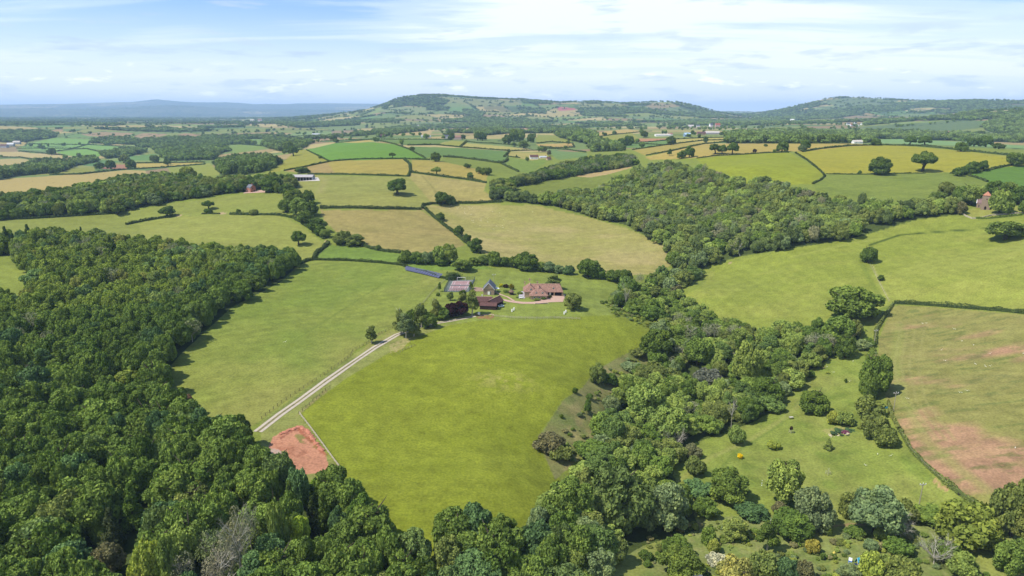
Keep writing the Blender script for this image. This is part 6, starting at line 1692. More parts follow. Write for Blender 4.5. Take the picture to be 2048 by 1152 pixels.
# ------------------------------------------------------------------ solid building helpers
class MB:
    """collects solid shapes and makes ONE mesh object of them"""
    def __init__(self):
        self.V = []; self.F = []
    def box(self, x0, x1, y0, y1, z0, z1):
        b = len(self.V)
        self.V += [(x, y, z) for z in (z0, z1) for y in (y0, y1) for x in (x0, x1)]
        self.F += [tuple(b + i for i in f) for f in ((0, 2, 3, 1), (4, 5, 7, 6), (0, 1, 5, 4), (2, 6, 7, 3), (0, 4, 6, 2), (1, 3, 7, 5))]
        return self
    def poly(self, *pts):
        b = len(self.V); self.V += list(pts); self.F.append(tuple(range(b, b + len(pts))))
        return self
    def slab(self, pts, t):
        """a flat outline given thickness t along its normal"""
        p = [Vector(q) for q in pts]
        nrm = (p[1] - p[0]).cross(p[2] - p[0]).normalized() * t
        b = len(self.V); n = len(p)
        self.V += [tuple(q) for q in p] + [tuple(q - nrm) for q in p]
        self.F.append(tuple(range(b, b + n))); self.F.append(tuple(range(b + 2 * n - 1, b + n - 1, -1)))
        for i in range(n):
            j = (i + 1) % n
            self.F.append((b + i, b + n + i, b + n + j, b + j))
        return self
    def bar(self, p, q, r, n=6, r2=None):
        V = []; F = []
        tube(V, F, p, q, r, r if r2 is None else r2, n)
        b = len(self.V)
        self.V += [tuple(v) for v in V]; self.F += [tuple(b + i for i in f) for f in F]
        self.F.append(tuple(b + i for i in range(n - 1, -1, -1))); self.F.append(tuple(b + n + i for i in range(n)))
        return self
    def ball(self, c, rx, ry=None, rz=None, ico=ICO2):
        ry = ry or rx; rz = rz or rx; b = len(self.V)
        self.V += [(c[0] + v[0] * rx, c[1] + v[1] * ry, c[2] + v[2] * rz) for v in ico[0]]
        self.F += [tuple(b + i for i in f) for f in ico[1]]
        return self
    def build(self, name, m, parent=None, smooth=False):
        me = bpy.data.meshes.new(name); me.from_pydata([tuple(v) for v in self.V], [], self.F)
        if smooth:
            me.polygons.foreach_set('use_smooth', np.ones(len(me.polygons), bool))
        me.update()
        me.materials.append(m)
        return link(name, me, parent)

def gable(mb, x0, x1, y0, y1, ze, zr, over=0.35, t=0.18, axis='x', hip0=0.0, hip1=0.0):
    """roof planes over a rectangle: ridge along axis, optional hips of the given run at each end"""
    if axis == 'y':
        m2 = MB(); gable(m2, y0, y1, -x1, -x0, ze, zr, over, t, 'x', hip0, hip1)
        b = len(mb.V); mb.V += [(-v[1], v[0], v[2]) for v in m2.V]; mb.F += [tuple(b + i for i in f) for f in m2.F]
        return
    ym = (y0 + y1) / 2; run = (y1 - y0) / 2; sl = (zr - ze) / run
    zo = ze - sl * over
    a0 = x0 - (over if not hip0 else over); a1 = x1 + over
    r0 = x0 + hip0 if hip0 else x0 - over; r1 = x1 - hip1 if hip1 else x1 + over
    A = (a0, y0 - over, zo); B = (a1, y0 - over, zo); C = (a1, y1 + over, zo); D = (a0, y1 + over, zo)
    R0 = (r0, ym, zr); R1 = (r1, ym, zr)
    mb.slab([A, B, R1, R0], t); mb.slab([C, D, R0, R1], t)
    if hip0: mb.slab([D, A, R0], t)
    if hip1: mb.slab([B, C, R1], t)
def walls(mb, x0, x1, y0, y1, z0, ze, zr=None, axis='x'):
    """walls with gable ends"""
    mb.box(x0, x1, y0, y1, z0, ze)
    if zr is not None:
        if axis == 'x':
            ym = (y0 + y1) / 2
            for x in (x0, x1):
                mb.slab([(x, y0, ze), (x, y1, ze), (x, ym, zr - 0.12)][::(1 if x == x0 else -1)], 0.3 if x == x1 else 0.3)
        else:
            xm = (x0 + x1) / 2
            for y in (y0, y1):
                mb.slab([(x0, y, ze), (x1, y, ze), (xm, y, zr - 0.12)][::(-1 if y == y0 else 1)], 0.3)
STONE = mat('stone_wall', (206, 178, 146), 0.9, 0.1, 0.2, 2.5)
STONE_G = mat('grey_stone_wall', (176, 154, 132), 0.9, 0.1, 0.22, 2.5)
BRICK = mat('orange_brick', (196, 112, 78), 0.9, 0.1, 0.15, 3.0)
TILE = mat('clay_tile', (168, 130, 114), 0.85, 0.12, 0.2, 1.4, c2=(112, 84, 74))
TILE_D = mat('dark_clay_tile', (112, 80, 76), 0.85, 0.12, 0.15, 1.2)
SLATE = mat('slate', (108, 112, 124), 0.55, 0.35, 0.14, 1.6)
TIMBER = mat('black_timber', (74, 56, 52), 0.85, 0.1, 0.18, 2.0, scale3=(4, 4, 0.4))
WHITE = mat('white_paint', (236, 234, 228), 0.6, 0.3, 0.04, 2.0)
GLASS = mat('window_glass', (40, 46, 54), 0.15, 0.6, 0.1, 1.0)
DARKIN = mat('dark_opening', (46, 34, 34), 0.9, 0.05, 0.2, 1.0)  # dark doors; on openings the shade within is put into the colour
GRAVEL = mat('pink_gravel', (206, 172, 152), 0.95, 0.05, 0.06, 0.6)
STEEL = mat('grey_sheet', (196, 198, 202), 0.5, 0.3, 0.08, 0.5)
RIDGE = mat('pale_ridge_tile', (222, 186, 160), 0.8, 0.1, 0.1, 2.0)
FENCEWOOD = mat('weathered_rail', (196, 186, 160), 0.85, 0.1, 0.12, 2.0)
POLEWOOD = mat('pole_wood', (178, 168, 150), 0.85, 0.1, 0.1, 2.0)
CONC = mat('pale_concrete', (214, 206, 196), 0.9, 0.1, 0.08, 1.0)

def window(parent, x, y, z, w, h, face='front', glass=GLASS, frame=WHITE):
    """x, y: middle of the window on the wall plane; face: which way it looks"""
    f = MB(); g = MB(); t = 0.08
    def bx(m_, a0, a1, z0, z1, d0, d1):
        if face == 'front': m_.box(x + a0, x + a1, y - d1, y - d0, z + z0, z + z1)
        elif face == 'back': m_.box(x + a0, x + a1, y + d0, y + d1, z + z0, z + z1)
        elif face == 'left': m_.box(x - d1, x - d0, y + a0, y + a1, z + z0, z + z1)
        else: m_.box(x + d0, x + d1, y + a0, y + a1, z + z0, z + z1)
    bx(f, -w / 2, -w / 2 + t, 0, h, 0, 0.08); bx(f, w / 2 - t, w / 2, 0, h, 0, 0.08)
    bx(f, -w / 2 + t, w / 2 - t, 0, t, 0, 0.08); bx(f, -w / 2 + t, w / 2 - t, h - t, h, 0, 0.08); bx(f, -0.03, 0.03, t, h - t, 0, 0.075)
    bx(g, -w / 2 + t, w / 2 - t, t, h - t, 0.0, 0.03)
    fo = f.build('window', frame, parent); g.build('pane', glass, fo)
    return fo
def dormer(parent, x, y, z, w=1.3, h=1.2, d=1.8, roofm=TILE, wallm=WHITE):
    """small gabled dormer looking to -y, its front at y"""
    b = MB().box(x - w / 2, x + w / 2, y, y + d, z, z + h)
    b.slab([(x - w / 2, y, z + h), (x + w / 2, y, z + h), (x, y, z + h + w * 0.42)][::-1], 0.1)
    o = b.build('dormer', wallm, parent)
    r = MB(); gable(r, x - w / 2, x + w / 2, y, y + d + 0.6, z + h, z + h + w * 0.5, 0.16, 0.1, 'y')
    r.build('dormer_roof', roofm, o)
    window_g = MB().box(x - w * 0.3, x + w * 0.3, y - 0.05, y - 0.002, z + 0.2, z + h - 0.1); window_g.build('pane', GLASS, o)
    return o
def chimney(parent, x, y, z, h=1.6, w=0.8, m_=None, pots=1):
    b = MB().box(x - w / 2, x + w / 2, y - w / 2, y + w / 2, z, z + h).box(x - w / 2 - 0.08, x + w / 2 + 0.08, y - w / 2 - 0.08, y + w / 2 + 0.08, z + h, z + h + 0.15)
    o = b.build('chimney', m_ or STONE, parent)
    for k in range(pots):
        xx = x + (k - (pots - 1) / 2) * 0.4
        MB().bar((xx, y, z + h + 0.15), (xx, y, z + h + 0.6), 0.14, 8).build('chimney_pot', TILE, o)
    return o

# ------------------------------------------------------------------ the stone house with its garage wing
pH = at(1080, 592)
sx = slant(pH) / FOC                  # metres per picture pixel at the house
house = empty('stone_house', (pH.x, pH.y, pH.z), 0.0, 'rambling stone house with clay tiled hipped roofs, dormers and an open garage wing', 'house')
f0 = -0.6
w_ = MB()
w_.box(-10.6, -3.0, -3.5, 9.0, f0, 4.2)        # rear left block, ridge runs away
w_.build('rear_wall', STONE, house)
w_ = MB().box(-6.6, 4.4, -9.5, -2.0, f0, 3.1); w_.build('front_wall', STONE, house)
w_ = MB().box(-3.0, 15.0, 1.9, 8.6, f0, 3.2)
w_.build('garage_back_wall', STONE, house)
w_ = MB()
for x in (-2.7, 4.4, 9.6, 15.2): w_.box(x - 0.22, x + 0.22, 0.2, 0.6, f0, 3.0)
w_.box(9.9, 14.9, 0.9, 1.1, f0, 2.9).box(4.8, 9.2, 1.0, 1.2, f0, 2.9)
w_.build('garage_doors', DARKIN, house)
MB().box(4.1, 4.9, 0.1, 0.85, f0, 3.1).box(9.2, 10.0, 0.1, 0.85, f0, 3.1).box(14.8, 15.3, 0.0, 1.85, f0, 3.2).build('garage_pier', STONE, house)
MB().box(6.4, 7.4, 0.80, 0.97, 0.2, 2.6).build('garage_door', WHITE, house)
r_ = MB(); gable(r_, -11.0, -2.6, -3.5, 9.0, 4.2, 7.9, 0.4, 0.2, 'y', 3.6, 3.6); r_.build('rear_roof', TILE, house)
MB().box(-6.95, -6.65, 0.3, 5.4, 7.88, 8.06).build('ridge_tiles', RIDGE, house)
r_ = MB(); gable(r_, -6.9, 4.7, -9.6, -1.4, 3.1, 6.6, 0.45, 0.2, 'x', 4.0, 4.0); r_.build('front_roof', TILE, house)
r_ = MB(); gable(r_, -6.0, 15.4, 0.1, 8.8, 3.1, 7.4, 0.4, 0.2, 'x', 0.0, 1.8); r_.build('garage_roof', TILE, house)
MB().box(-5.5, 13.7, 4.3, 4.6, 7.38, 7.55).build('ridge_tiles', RIDGE, house)
r_ = MB(); gable(r_, -3.4, 1.6, -4.5, 4.5, 4.6, 7.0, 0.3, 0.18, 'y'); r_.build('link_roof', TILE, house)
MB().box(-3.2, 1.4, -4.0, 4.0, 2.8, 4.7).build('link_wall', STONE, house)
for x in (-2.9, 1.2): dormer(house, x, -8.6, 3.5)
dormer(house, 9.0, 1.5, 4.1); dormer(house, -0.9, 2.6, 5.2, 1.2, 1.0)
dormer(house, -6.3, -3.0, 4.6, 1.2, 1.2, 2.0)
for x in (-4.0, -0.9, 2.4): window(house, x, -9.5, 0.9, 1.2, 1.2)
for y in (-1.0, 3.0, 6.5): window(house, -10.6, y, 0.8, 1.3, 1.5, 'left')
chimney(house, -6.8, 8.0, 8.4, 1.5, 0.9, None, 2); chimney(house, -1.6, 6.2, 6.4, 2.0, 0.8)
chimney(house, -10.2, 8.2, 5.8, 2.2, 0.8)
MB().box(-4.6, -3.6, -10.3, -9.55, f0, 0.35).box(-4.5, -3.7, -10.9, -10.3, f0, 0.1).build('porch_step', CONC, house)

# slate-roofed building
pS = at(977.5, 590)
barn = empty('slate_roofed_building', pS, math.radians(-4), 'tall stone building with a steep blue-grey slate roof and white gable door', 'building')
w_ = MB(); walls(w_, -3.7, 3.7, 0.0, 10.5, -0.6, 4.6, 8.4, 'y'); w_.build('wall', STONE_G, barn)
r_ = MB(); gable(r_, -3.7, 3.7, 0.0, 10.5, 4.6, 8.6, 0.5, 0.2, 'y'); r_.build('roof', SLATE, barn)
MB().slab([(-4.2, -0.55, 4.02), (0, -0.55, 8.62), (0, -0.55, 8.2), (-4.2, -0.55, 3.65)], 0.1).slab([(4.2, -0.55, 4.02), (4.2, -0.55, 3.65), (0, -0.55, 8.2), (0, -0.55, 8.62)], 0.1).build('bargeboard', WHITE, barn)
MB().box(-3.7, 3.7, -0.08, -0.003, 4.3, 4.6).build('string_course', STONE, barn)
MB().box(-0.7, 0.8, -0.1, -0.003, 0.2, 2.4).build('door', WHITE, barn)
MB().box(0.95, 1.5, -0.09, -0.003, 0.4, 2.4).build('window_shutter', SLATE, barn)
MB().box(-0.45, 0.45, -0.07, -0.003, 5.3, 6.2).build('loft_window', GLASS, barn)
window(barn, -3.7, 3.0, 1.0, 1.0, 1.2, 'left'); window(barn, -3.7, 7.0, 1.0, 1.0, 1.2, 'left')

# brick and timber barns
pB = at(976, 612)
tb = empty('brick_and_timber_barn', pB, 0.0, 'dark tiled barn range of orange brick and black timber around a corner', 'barn')
MB().box(-8.5, 1.5, 1.5, 6.5, -0.6, 2.9).build('brick_wall', BRICK, tb)
r_ = MB(); gable(r_, -8.5, 2.5, 1.3, 6.7, 2.9, 5.2, 0.35, 0.18, 'x'); r_.build('brick_wing_roof', TILE_D, tb)
MB().box(-8.6, 2.4, 3.87, 4.13, 5.16, 5.34).build('ridge_tiles', RIDGE, tb)
window(tb, -4.6, 1.5, 0.9, 1.3, 1.3); window(tb, -1.2, 1.5, 0.9, 1.0, 1.3)
chimney(tb, -3.9, 5.6, 4.0, 1.9, 0.6, WHITE)
mid = empty('middle_range', (4.2, 0.2, 0), math.radians(-28)); mid.parent = tb
MB().box(-2.7, 2.7, -6.8, 6.6, -0.6, 2.7).build('timber_wall', TIMBER, mid)
r_ = MB(); gable(r_, -2.7, 2.7, -6.8, 6.6, 2.7, 5.4, 0.35, 0.18, 'y'); r_.build('roof', TILE_D, mid)
MB().box(2.72, 2.82, -4.5, 4.0, -0.4, 2.1).build('opening', DARKIN, mid)
MB().box(-0.13, 0.13, -7.0, 6.8, 5.36, 5.54).build('ridge_tiles', RIDGE, mid)
low = empty('front_range', (0.3, -6.2, 0), math.radians(-8)); low.parent = tb
MB().box(-4.9, 5.6, -2.4, 2.2, -0.6, 2.7).build('timber_wall', TIMBER, low)
r_ = MB(); gable(r_, -4.9, 5.6, -2.4, 2.2, 2.7, 4.3, 0.3, 0.16, 'x', 0, 0); r_.build('roof', TILE_D, low)
MB().box(-9.0, -4.95, -0.8, 1.4, -0.6, 1.9).build('lean_to', TIMBER, tb)
for o_ in (mid, low): o_.name = o_.name

# draped sheets: yard, drive, track, court
def drape(name, poly, z, m_, label=None, cat=None, kind=None, n=14, parent=None):
    """a sheet laid over the ground, z above it; poly: four picture points"""
    c = [np.array(at(*p))[:2] for p in poly]
    V = []; F = []
    for i in range(n + 1):
        for j in range(n + 1):
            s_, t_ = i / n, j / n
            p = (c[0] * (1 - s_) + c[1] * s_) * (1 - t_) + (c[3] * (1 - s_) + c[2] * s_) * t_
            V.append((p[0], p[1], H1(p[0], p[1]) + z))
    for i in range(n):
        for j in range(n):
            a = i * (n + 1) + j
            F.append((a, a + n + 1, a + n + 2, a + 1))
    me = mesh_from(name, V, F, smooth=True); me.materials.append(m_)
    o = link(name, me, parent)
    if kind: o['kind'] = kind
    if label: o['label'] = label; o['category'] = cat
    return o
def ribbon(name, pts, width, z, m_, kind='structure', off=0.0, parent=None, widths=None):
    P = at_many(densify(pts, 2.5, False))
    q = [P[0]]
    for p in P[1:]:
        if np.hypot(*(p[:2] - q[-1][:2])) > 0.8: q.append(p)
    P = np.array(q)[:, :2]
    T = np.gradient(P, axis=0); T /= np.hypot(T[:, 0], T[:, 1])[:, None] + 1e-9
    N = np.column_stack([-T[:, 1], T[:, 0]])
    V = []; F = []
    cols = 4
    for k in range(len(P)):
        wk = width if widths is None else float(np.interp(k / (len(P) - 1), np.linspace(0, 1, len(widths)), widths))
        for c_ in range(cols + 1):
            p = P[k] + N[k] * (off + wk * (c_ / cols - 0.5))
            V.append((p[0], p[1], H1(p[0], p[1]) + z))
    for k in range(len(P) - 1):
        for c_ in range(cols):
            a = k * (cols + 1) + c_
            F.append((a, a + 1, a + cols + 2, a + cols + 1))
    me = mesh_from(name, V, F, smooth=True); me.materials.append(m_)
    o = link(name, me, parent)
    if kind: o['kind'] = kind
    return o
TRK = mat('track_stone', (208, 194, 174), 0.95, 0.05, 0.06, 0.8)
TRK_MID = mat('track_middle', (140, 132, 92), 0.95, 0.05, 0.18, 0.8)
TL = [(515, 864), (560, 829), (600, 801), (650, 764), (700, 729), (750, 695), (793, 670), (850, 650), (905, 641), (950, 632)]
ribbon('farm_track', TL, 3.6, 0.10, TRK, widths=[3.9, 3.5, 3.8, 3.3, 3.8, 3.5, 3.2, 3.5])
ribbon('farm_track_middle_strip', TL, 0.9, 0.13, TRK_MID, widths=[1.2, 0.8, 1.1, 0.7, 1.2, 0.9])
drape('yard', [(1066, 607), (1126, 604), (1131, 589), (1092, 589)], 0.12, GRAVEL, kind='structure')
ribbon('driveway', [(992, 601), (1003, 599), (1020, 603), (1045, 606), (1068, 606), (1092, 603)], 4.0, 0.14, GRAVEL, widths=[2.4, 3.4, 4.4, 4.6, 5.0, 6.5])
ribbon('garden_path', [(990, 584), (1003, 590), (1015, 594), (1028, 602)], 1.6, 0.13, GRAVEL)
ribbon('barn_path', [(958, 632), (975, 629), (988, 629)], 1.2, 0.10, GRAVEL)
drape('terrace', [(1036, 597), (1050, 597), (1052, 583), (1040, 583)], 0.12, mat('lilac_paving', (190, 184, 190), 0.9, 0.1, 0.1, 0.7), kind='structure')
drape('slate_building_yard', [(948, 583), (970, 583), (966, 576), (948, 574)], 0.11, mat('brown_paving', (170, 142, 122), 0.9, 0.1, 0.1, 0.7), kind='structure')
# tennis court
CG = mat('court_green', (128, 136, 128), 0.9, 0.08, 0.06, 0.5); CP_ = mat('court_red', (176, 142, 140), 0.9, 0.08, 0.07, 0.3)
crt = empty('tennis_court', at(917, 571), 0, 'faded red tennis court with a grey-green border and wire fence round it', 'tennis court')
def in_parent(o, par):
    o.parent = par; o.matrix_parent_inverse = Matrix.Translation(-par.location)
Q = [(888, 584), (938, 584), (950, 560), (900, 560)]
def cq(u_, v_):
    c = [np.array(at(*p))[:2] for p in Q]
    p = (c[0] * (1 - u_) + c[1] * u_) * (1 - v_) + (c[3] * (1 - u_) + c[2] * u_) * v_
    return p
def cpatch(name, u0, u1, v0, v1, z, m_, n=8):
    V = []; F = []
    for i in range(n + 1):
        for j in range(n + 1):
            p = cq(u0 + (u1 - u0) * i / n, v0 + (v1 - v0) * j / n)
            V.append((p[0], p[1], H1(p[0], p[1]) + z))
    for i in range(n):
        for j in range(n):
            a = i * (n + 1) + j
            F.append((a, a + n + 1, a + n + 2, a + 1))
    me = mesh_from(name, V, F, smooth=True); me.materials.append(m_); o = link(name, me); in_parent(o, crt); return o
cpatch('border', 0, 1, 0, 1, 0.12, CG); cpatch('playing_surface', 0.14, 0.86, 0.10, 0.92, 0.15, CP_)
lm = MB()
def cline(u0, v0, u1, v1, w=0.14):
    p = cq(u0, v0); q = cq(u1, v1); d = (q - p) / np.linalg.norm(q - p); nn = np.array([-d[1], d[0]]) * w
    m_ = 12
    for k in range(m_):
        a = p + (q - p) * k / m_; b = p + (q - p) * (k + 1) / m_
        lm.poly(*[(c[0], c[1], H1(c[0], c[1]) + 0.19) for c in (a - nn, b - nn, b + nn, a + nn)])
for (a, b, c, d) in ((0.15, 0.12, 0.15, 0.90), (0.85, 0.12, 0.85, 0.90), (0.15, 0.12, 0.85, 0.12), (0.15, 0.90, 0.85, 0.90), (0.24, 0.12, 0.24, 0.90), (0.76, 0.12, 0.76, 0.90), (0.24, 0.34, 0.76, 0.34), (0.24, 0.68, 0.76, 0.68), (0.5, 0.34, 0.5, 0.68)):
    cline(a, b, c, d)
in_parent(lm.build('lines', mat('court_lines', (226, 216, 214), 0.8, 0.1, 0.05)), crt)
net = MB()
p, q = cq(0.12, 0.51), cq(0.88, 0.51)
for k in range(24):
    a = p + (q - p) * k / 24; b = p + (q - p) * (k + 1) / 24; za = H1(*a)
    net.box(min(a[0], b[0]), max(a[0], b[0]), a[1] - 0.05, a[1] + 0.05, za + 0.15, za + 1.05)
in_parent(net.build('net', mat('net_white', (200, 196, 196), 0.8, 0.1)), crt)
fp = MB()
cor = [(0, 0), (1, 0), (1, 1), (0, 1)]
for e in range(4):
    (u0, v0), (u1, v1) = cor[e], cor[(e + 1) % 4]
    for k in range(10):
        f_ = k / 10; p = cq(u0 + (u1 - u0) * f_, v0 + (v1 - v0) * f_); z0 = H1(*p)
        po = MB().bar((p[0], p[1], z0 - 0.2), (p[0], p[1], z0 + 2.9), 0.07, 6).build('post', mat('fence_green', (70, 84, 84), 0.6, 0.2), None); in_parent(po, crt)
        f2_ = (k + 1) / 10; q = cq(u0 + (u1 - u0) * f2_, v0 + (v1 - v0) * f2_); z1 = H1(*q)
        for hh_ in np.linspace(0.15, 2.85, 14):
            fp.bar((p[0], p[1], z0 + hh_), (q[0], q[1], z1 + hh_), 0.016, 3)
        for g in np.linspace(0, 1, 10)[1:-1]:
            a = p + (q - p) * g; zz0 = z0 + (z1 - z0) * g
            fp.bar((a[0], a[1], zz0 + 0.1), (a[0], a[1], zz0 + 2.85), 0.016, 3)
in_parent(fp.build('wire_mesh', mat('wire_green', (84, 98, 100), 0.6, 0.2)), crt)
goal = MB(); a = cq(0.30, 0.95); b = cq(0.62, 0.95); z0 = H1(*a) + 0.15
goal.bar((a[0], a[1], z0), (a[0], a[1], z0 + 2.2), 0.12).bar((b[0], b[1], z0), (b[0], b[1], z0 + 2.2), 0.12).bar((a[0], a[1], z0 + 2.2), (b[0], b[1], z0 + 2.2), 0.12)
go_ = goal.build('goal', WHITE); go_['label'] = 'white football goal at the back of the tennis court'; go_['category'] = 'goal'

# solar panels: two long rows of tilted panels on frames
PV = mat('solar_blue', (92, 94, 122), 0.30, 0.5, 0.06, 0.5)
sa = empty('solar_array', at(850, 548), 0, 'two long rows of blue solar panels below the hedge in the left field', 'solar panels')
for row, (A_, B_) in enumerate((((815, 540), (882, 556)), ((813, 537.0), (886, 553)))):
    a = np.array(at(*A_))[:2]; b = np.array(at(*B_))[:2]; nP = 14
    d = (b - a) / np.linalg.norm(b - a); nn = np.array([d[1], -d[0]])
    if nn[1] > 0: nn = -nn
    L_ = np.linalg.norm(b - a) / nP
    for k in range(nP):
        p0 = a + d * L_ * (k + 0.04); p1 = a + d * L_ * (k + 0.96); g = H1(*((p0 + p1) / 2))
        m_ = MB().slab([(p0[0] + nn[0] * 2.6, p0[1] + nn[1] * 2.6, g + 0.55), (p1[0] + nn[0] * 2.6, p1[1] + nn[1] * 2.6, g + 0.55), (p1[0], p1[1], g + 2.0), (p0[0], p0[1], g + 2.0)], 0.07)
        o = m_.build('panel', PV); in_parent(o, sa)
    fr = MB()
    for k in range(0, nP + 1, 2):
        p0 = a + d * L_ * k; g = H1(*p0)
        fr.bar((p0[0], p0[1], g - 0.2), (p0[0], p0[1], g + 1.9), 0.06).bar((p0[0] + nn[0] * 1.8, p0[1] + nn[1] * 1.8, g - 0.2), (p0[0] + nn[0] * 1.8, p0[1] + nn[1] * 1.8, g + 0.5), 0.06)
    in_parent(fr.build('frame', STEEL), sa)

# ------------------------------------------------------------------ fences
def fence(pts, label, h=1.25, gap=2.6, m_=FENCEWOOD, rails=3, rt=0.06, pt=0.09, name='fence'):
    P = at_many(densify(pts, 2.0, False))[:, :2]
    s = np.concatenate([[0], np.cumsum(np.hypot(*(P[1:] - P[:-1]).T))])
    gap = max(gap, s[-1] / 95.0)
    n = max(2, int(s[-1] / gap) + 1)
    ts = np.linspace(0, s[-1], n); X_ = np.interp(ts, s, P[:, 0]); Y_ = np.interp(ts, s, P[:, 1]); Z_ = H(X_, Y_)
    root = empty(name, (X_[0], Y_[0], Z_[0]), 0, label, 'fence')
    post = MB().box(-pt, pt, -pt, pt, -0.3, h + 0.08)
    me = None
    for k in range(n):
        if me is None:
            o = post.build('post', m_, root); me = o.data
        else:
            o = link('post', me, root)
        o.location = (X_[k] - X_[0], Y_[k] - Y_[0], Z_[k] - Z_[0])
    rl = MB()
    for k in range(n - 1):
        for j in range(rails):
            z = h * (0.35 + 0.6 * j / max(1, rails - 1))
            rl.bar((X_[k] - X_[0], Y_[k] - Y_[0], Z_[k] - Z_[0] + z), (X_[k + 1] - X_[0], Y_[k + 1] - Y_[0], Z_[k + 1] - Z_[0] + z), rt, 4)
    rl.build('rails', m_, root)
    return root
fence([(599, 829), (620, 856), (645, 890), (668, 922), (688, 948)], 'pale post and rail fence between the red earth patch and the main field', 1.3, 2.4, FENCEWOOD, 3, 0.09, 0.11)
fence([(523, 838), (560, 808), (600, 781), (650, 748), (700, 713), (706, 702), (730, 690), (760, 668), (785, 657)], 'thin dark fence along the left side of the farm track', 1.2, 3.2, mat('dark_rail', (120, 112, 84), 0.9, 0.1), 2, 0.05, 0.08)
fence([(598, 828), (640, 792), (652, 780), (660, 776)], 'short fence along the pale strip left of the main field', 1.2, 3.0, mat('dark_rail', (120, 112, 84)), 2, 0.05, 0.08)
fence([(846, 607), (860, 590), (875, 573), (890, 561)], 'fence curving up the left edge of the garden lawn', 1.2, 3.0, FENCEWOOD, 2, 0.06, 0.08)
fence([(985, 633), (1030, 637), (1075, 638), (1110, 637), (1160, 639)], 'post and rail fence below the jumping paddock', 1.3, 2.2, FENCEWOOD, 3, 0.06, 0.09)
fence([(1800, 864), (1822, 903), (1850, 933), (1885, 963), (1925, 995), (1962, 1018)], 'grey rail fence along the low hedge of the red-soil field', 1.3, 3.0, mat('grey_rail', (158, 148, 128), 0.9, 0.1), 2, 0.06, 0.09)
fence([(800, 705), (812, 698), (830, 692)], 'short broken fence in the corner of the main field by the birches', 1.1, 2.4, mat('grey_rail', (158, 148, 128)), 2)
fence([(1131, 603), (1126, 590)], 'short wooden fence on the right side of the gravel yard', 1.4, 2.0, FENCEWOOD, 3)
fence([(1740, 530), (1757, 563), (1778, 603)], 'thin pale fence on the bank in the right pasture', 1.1, 4.0, FENCEWOOD, 1, 0.05, 0.08)

# ------------------------------------------------------------------ power poles
def pole(px, py, hp, label, lean=0.0):
    p = at(px, py); s = slant(p); h = min(11.0, max(6.5, hp * s / FOC / 0.85))
    r = empty('power_pole', p, 0.15, label, 'power pole')
    r.rotation_euler = (0, lean, 0.15)
    MB().bar((0, 0, -0.4), (0, 0, h), 0.17, 8, 0.12).build('pole', POLEWOOD, r)
    c = MB().box(-1.25, 1.25, -0.08, 0.08, h - 0.45, h - 0.22).bar((-0.8, 0, h - 0.35), (0, 0, h - 1.2), 0.05).bar((0.8, 0, h - 0.35), (0, 0, h - 1.2), 0.05).build('crossarm', CONC, r)
    for x in (-1.15, 0.0, 1.15):
        MB().bar((x, 0, h - 0.22 if x else h), (x, 0, h + 0.1 if x else h + 0.3), 0.08, 6).bar((x, 0, h + 0.1 if x else h + 0.3), (x, 0, h + 0.2 if x else h + 0.4), 0.13, 6).build('insulator', WHITE, c)
pole(1836, 1020, 41, 'tall power pole with a crossarm at the foot of the right meadow', 0.03)
pole(1787, 822, 29, 'power pole beside the boundary of the red-soil field')
pole(1748, 691, 24, 'power pole at the upper corner of the right meadow')
pole(1724, 616, 18, 'power pole beside the very wide tree at the end of the stream wood')
pole(1690, 476, 14, 'left one of two small power poles at the edge of the hillside wood')
pole(1694, 477, 11, 'right one of two small power poles at the edge of the hillside wood')
pole(988, 566, 13, 'thin pole with a lamp arm standing behind the slate-roofed building')

# ------------------------------------------------------------------ church
pC = at(1970, 418)
sC = slant(pC) / FOC
ch = empty('stone_church', pC, -math.atan2(pC.x, pC.y), 'small grey stone church with a squat tower under an orange pyramid roof', 'church')
tw, th = 3.2, 10.6
MB().box(-tw, tw, -tw, tw, -1, th).box(-tw + 0.5, tw - 0.5, -tw + 0.5, tw - 0.5, th, th + 1.3).build('tower', STONE_G, ch)
c_ = th + 1.2; o_ = tw - 0.1
pr = MB(); ap = (0, 0, c_ + 3.4)
for a, b in (((-o_, -o_), (o_, -o_)), ((o_, -o_), (o_, o_)), ((o_, o_), (-o_, o_)), ((-o_, o_), (-o_, -o_))):
    pr.slab([(a[0], a[1], c_), (b[0], b[1], c_), ap], 0.2)
pr.build('tower_roof', mat('orange_tile', (200, 140, 112), 0.85, 0.1, 0.15, 1.0), ch)
MB().box(-0.75, 0.75, -tw - 0.06, -tw - 0.003, -0.2, 2.0).bar((0, -tw - 0.06, 1.9), (0, -tw - 0.01, 1.9), 0.75, 10).build('door', DARKIN, ch)
MB().box(-0.1, 0.6, -tw - 0.05, -tw - 0.003, 8.3, 9.2).build('belfry_opening', DARKIN, ch)
nave = MB(); walls(nave, -6.6, 6.8, tw + 0.05, tw + 7.5, -1, 4.2, 8.6, 'x'); nave.build('nave_wall', STONE_G, ch)
r_ = MB(); gable(r_, -6.5, 6.7, tw + 0.05, tw + 7.5, 4.2, 8.6, 0.15, 0.2, 'x'); r_.build('nave_roof', mat('church_roof', (150, 122, 118), 0.85, 0.1, 0.16, 1.0), ch)
for x in (-6.75, 6.85):
    MB().slab([(x - 0.2, tw - 0.2, 4.3), (x + 0.2, tw - 0.2, 4.3), (x + 0.2, tw + 3.8, 9.1), (x - 0.2, tw + 3.8, 9.1)], 0.3).slab([(x - 0.2, tw + 3.8, 9.1), (x + 0.2, tw + 3.8, 9.1), (x + 0.2, tw + 7.7, 4.3), (x - 0.2, tw + 7.7, 4.3)], 0.3).build('coping', WHITE, ch)
for x in (-4.8, 5.0): MB().box(x - 0.3, x + 0.3, tw - 0.02, tw + 0.047, 1.2, 3.0).build('nave_window', GLASS, ch)
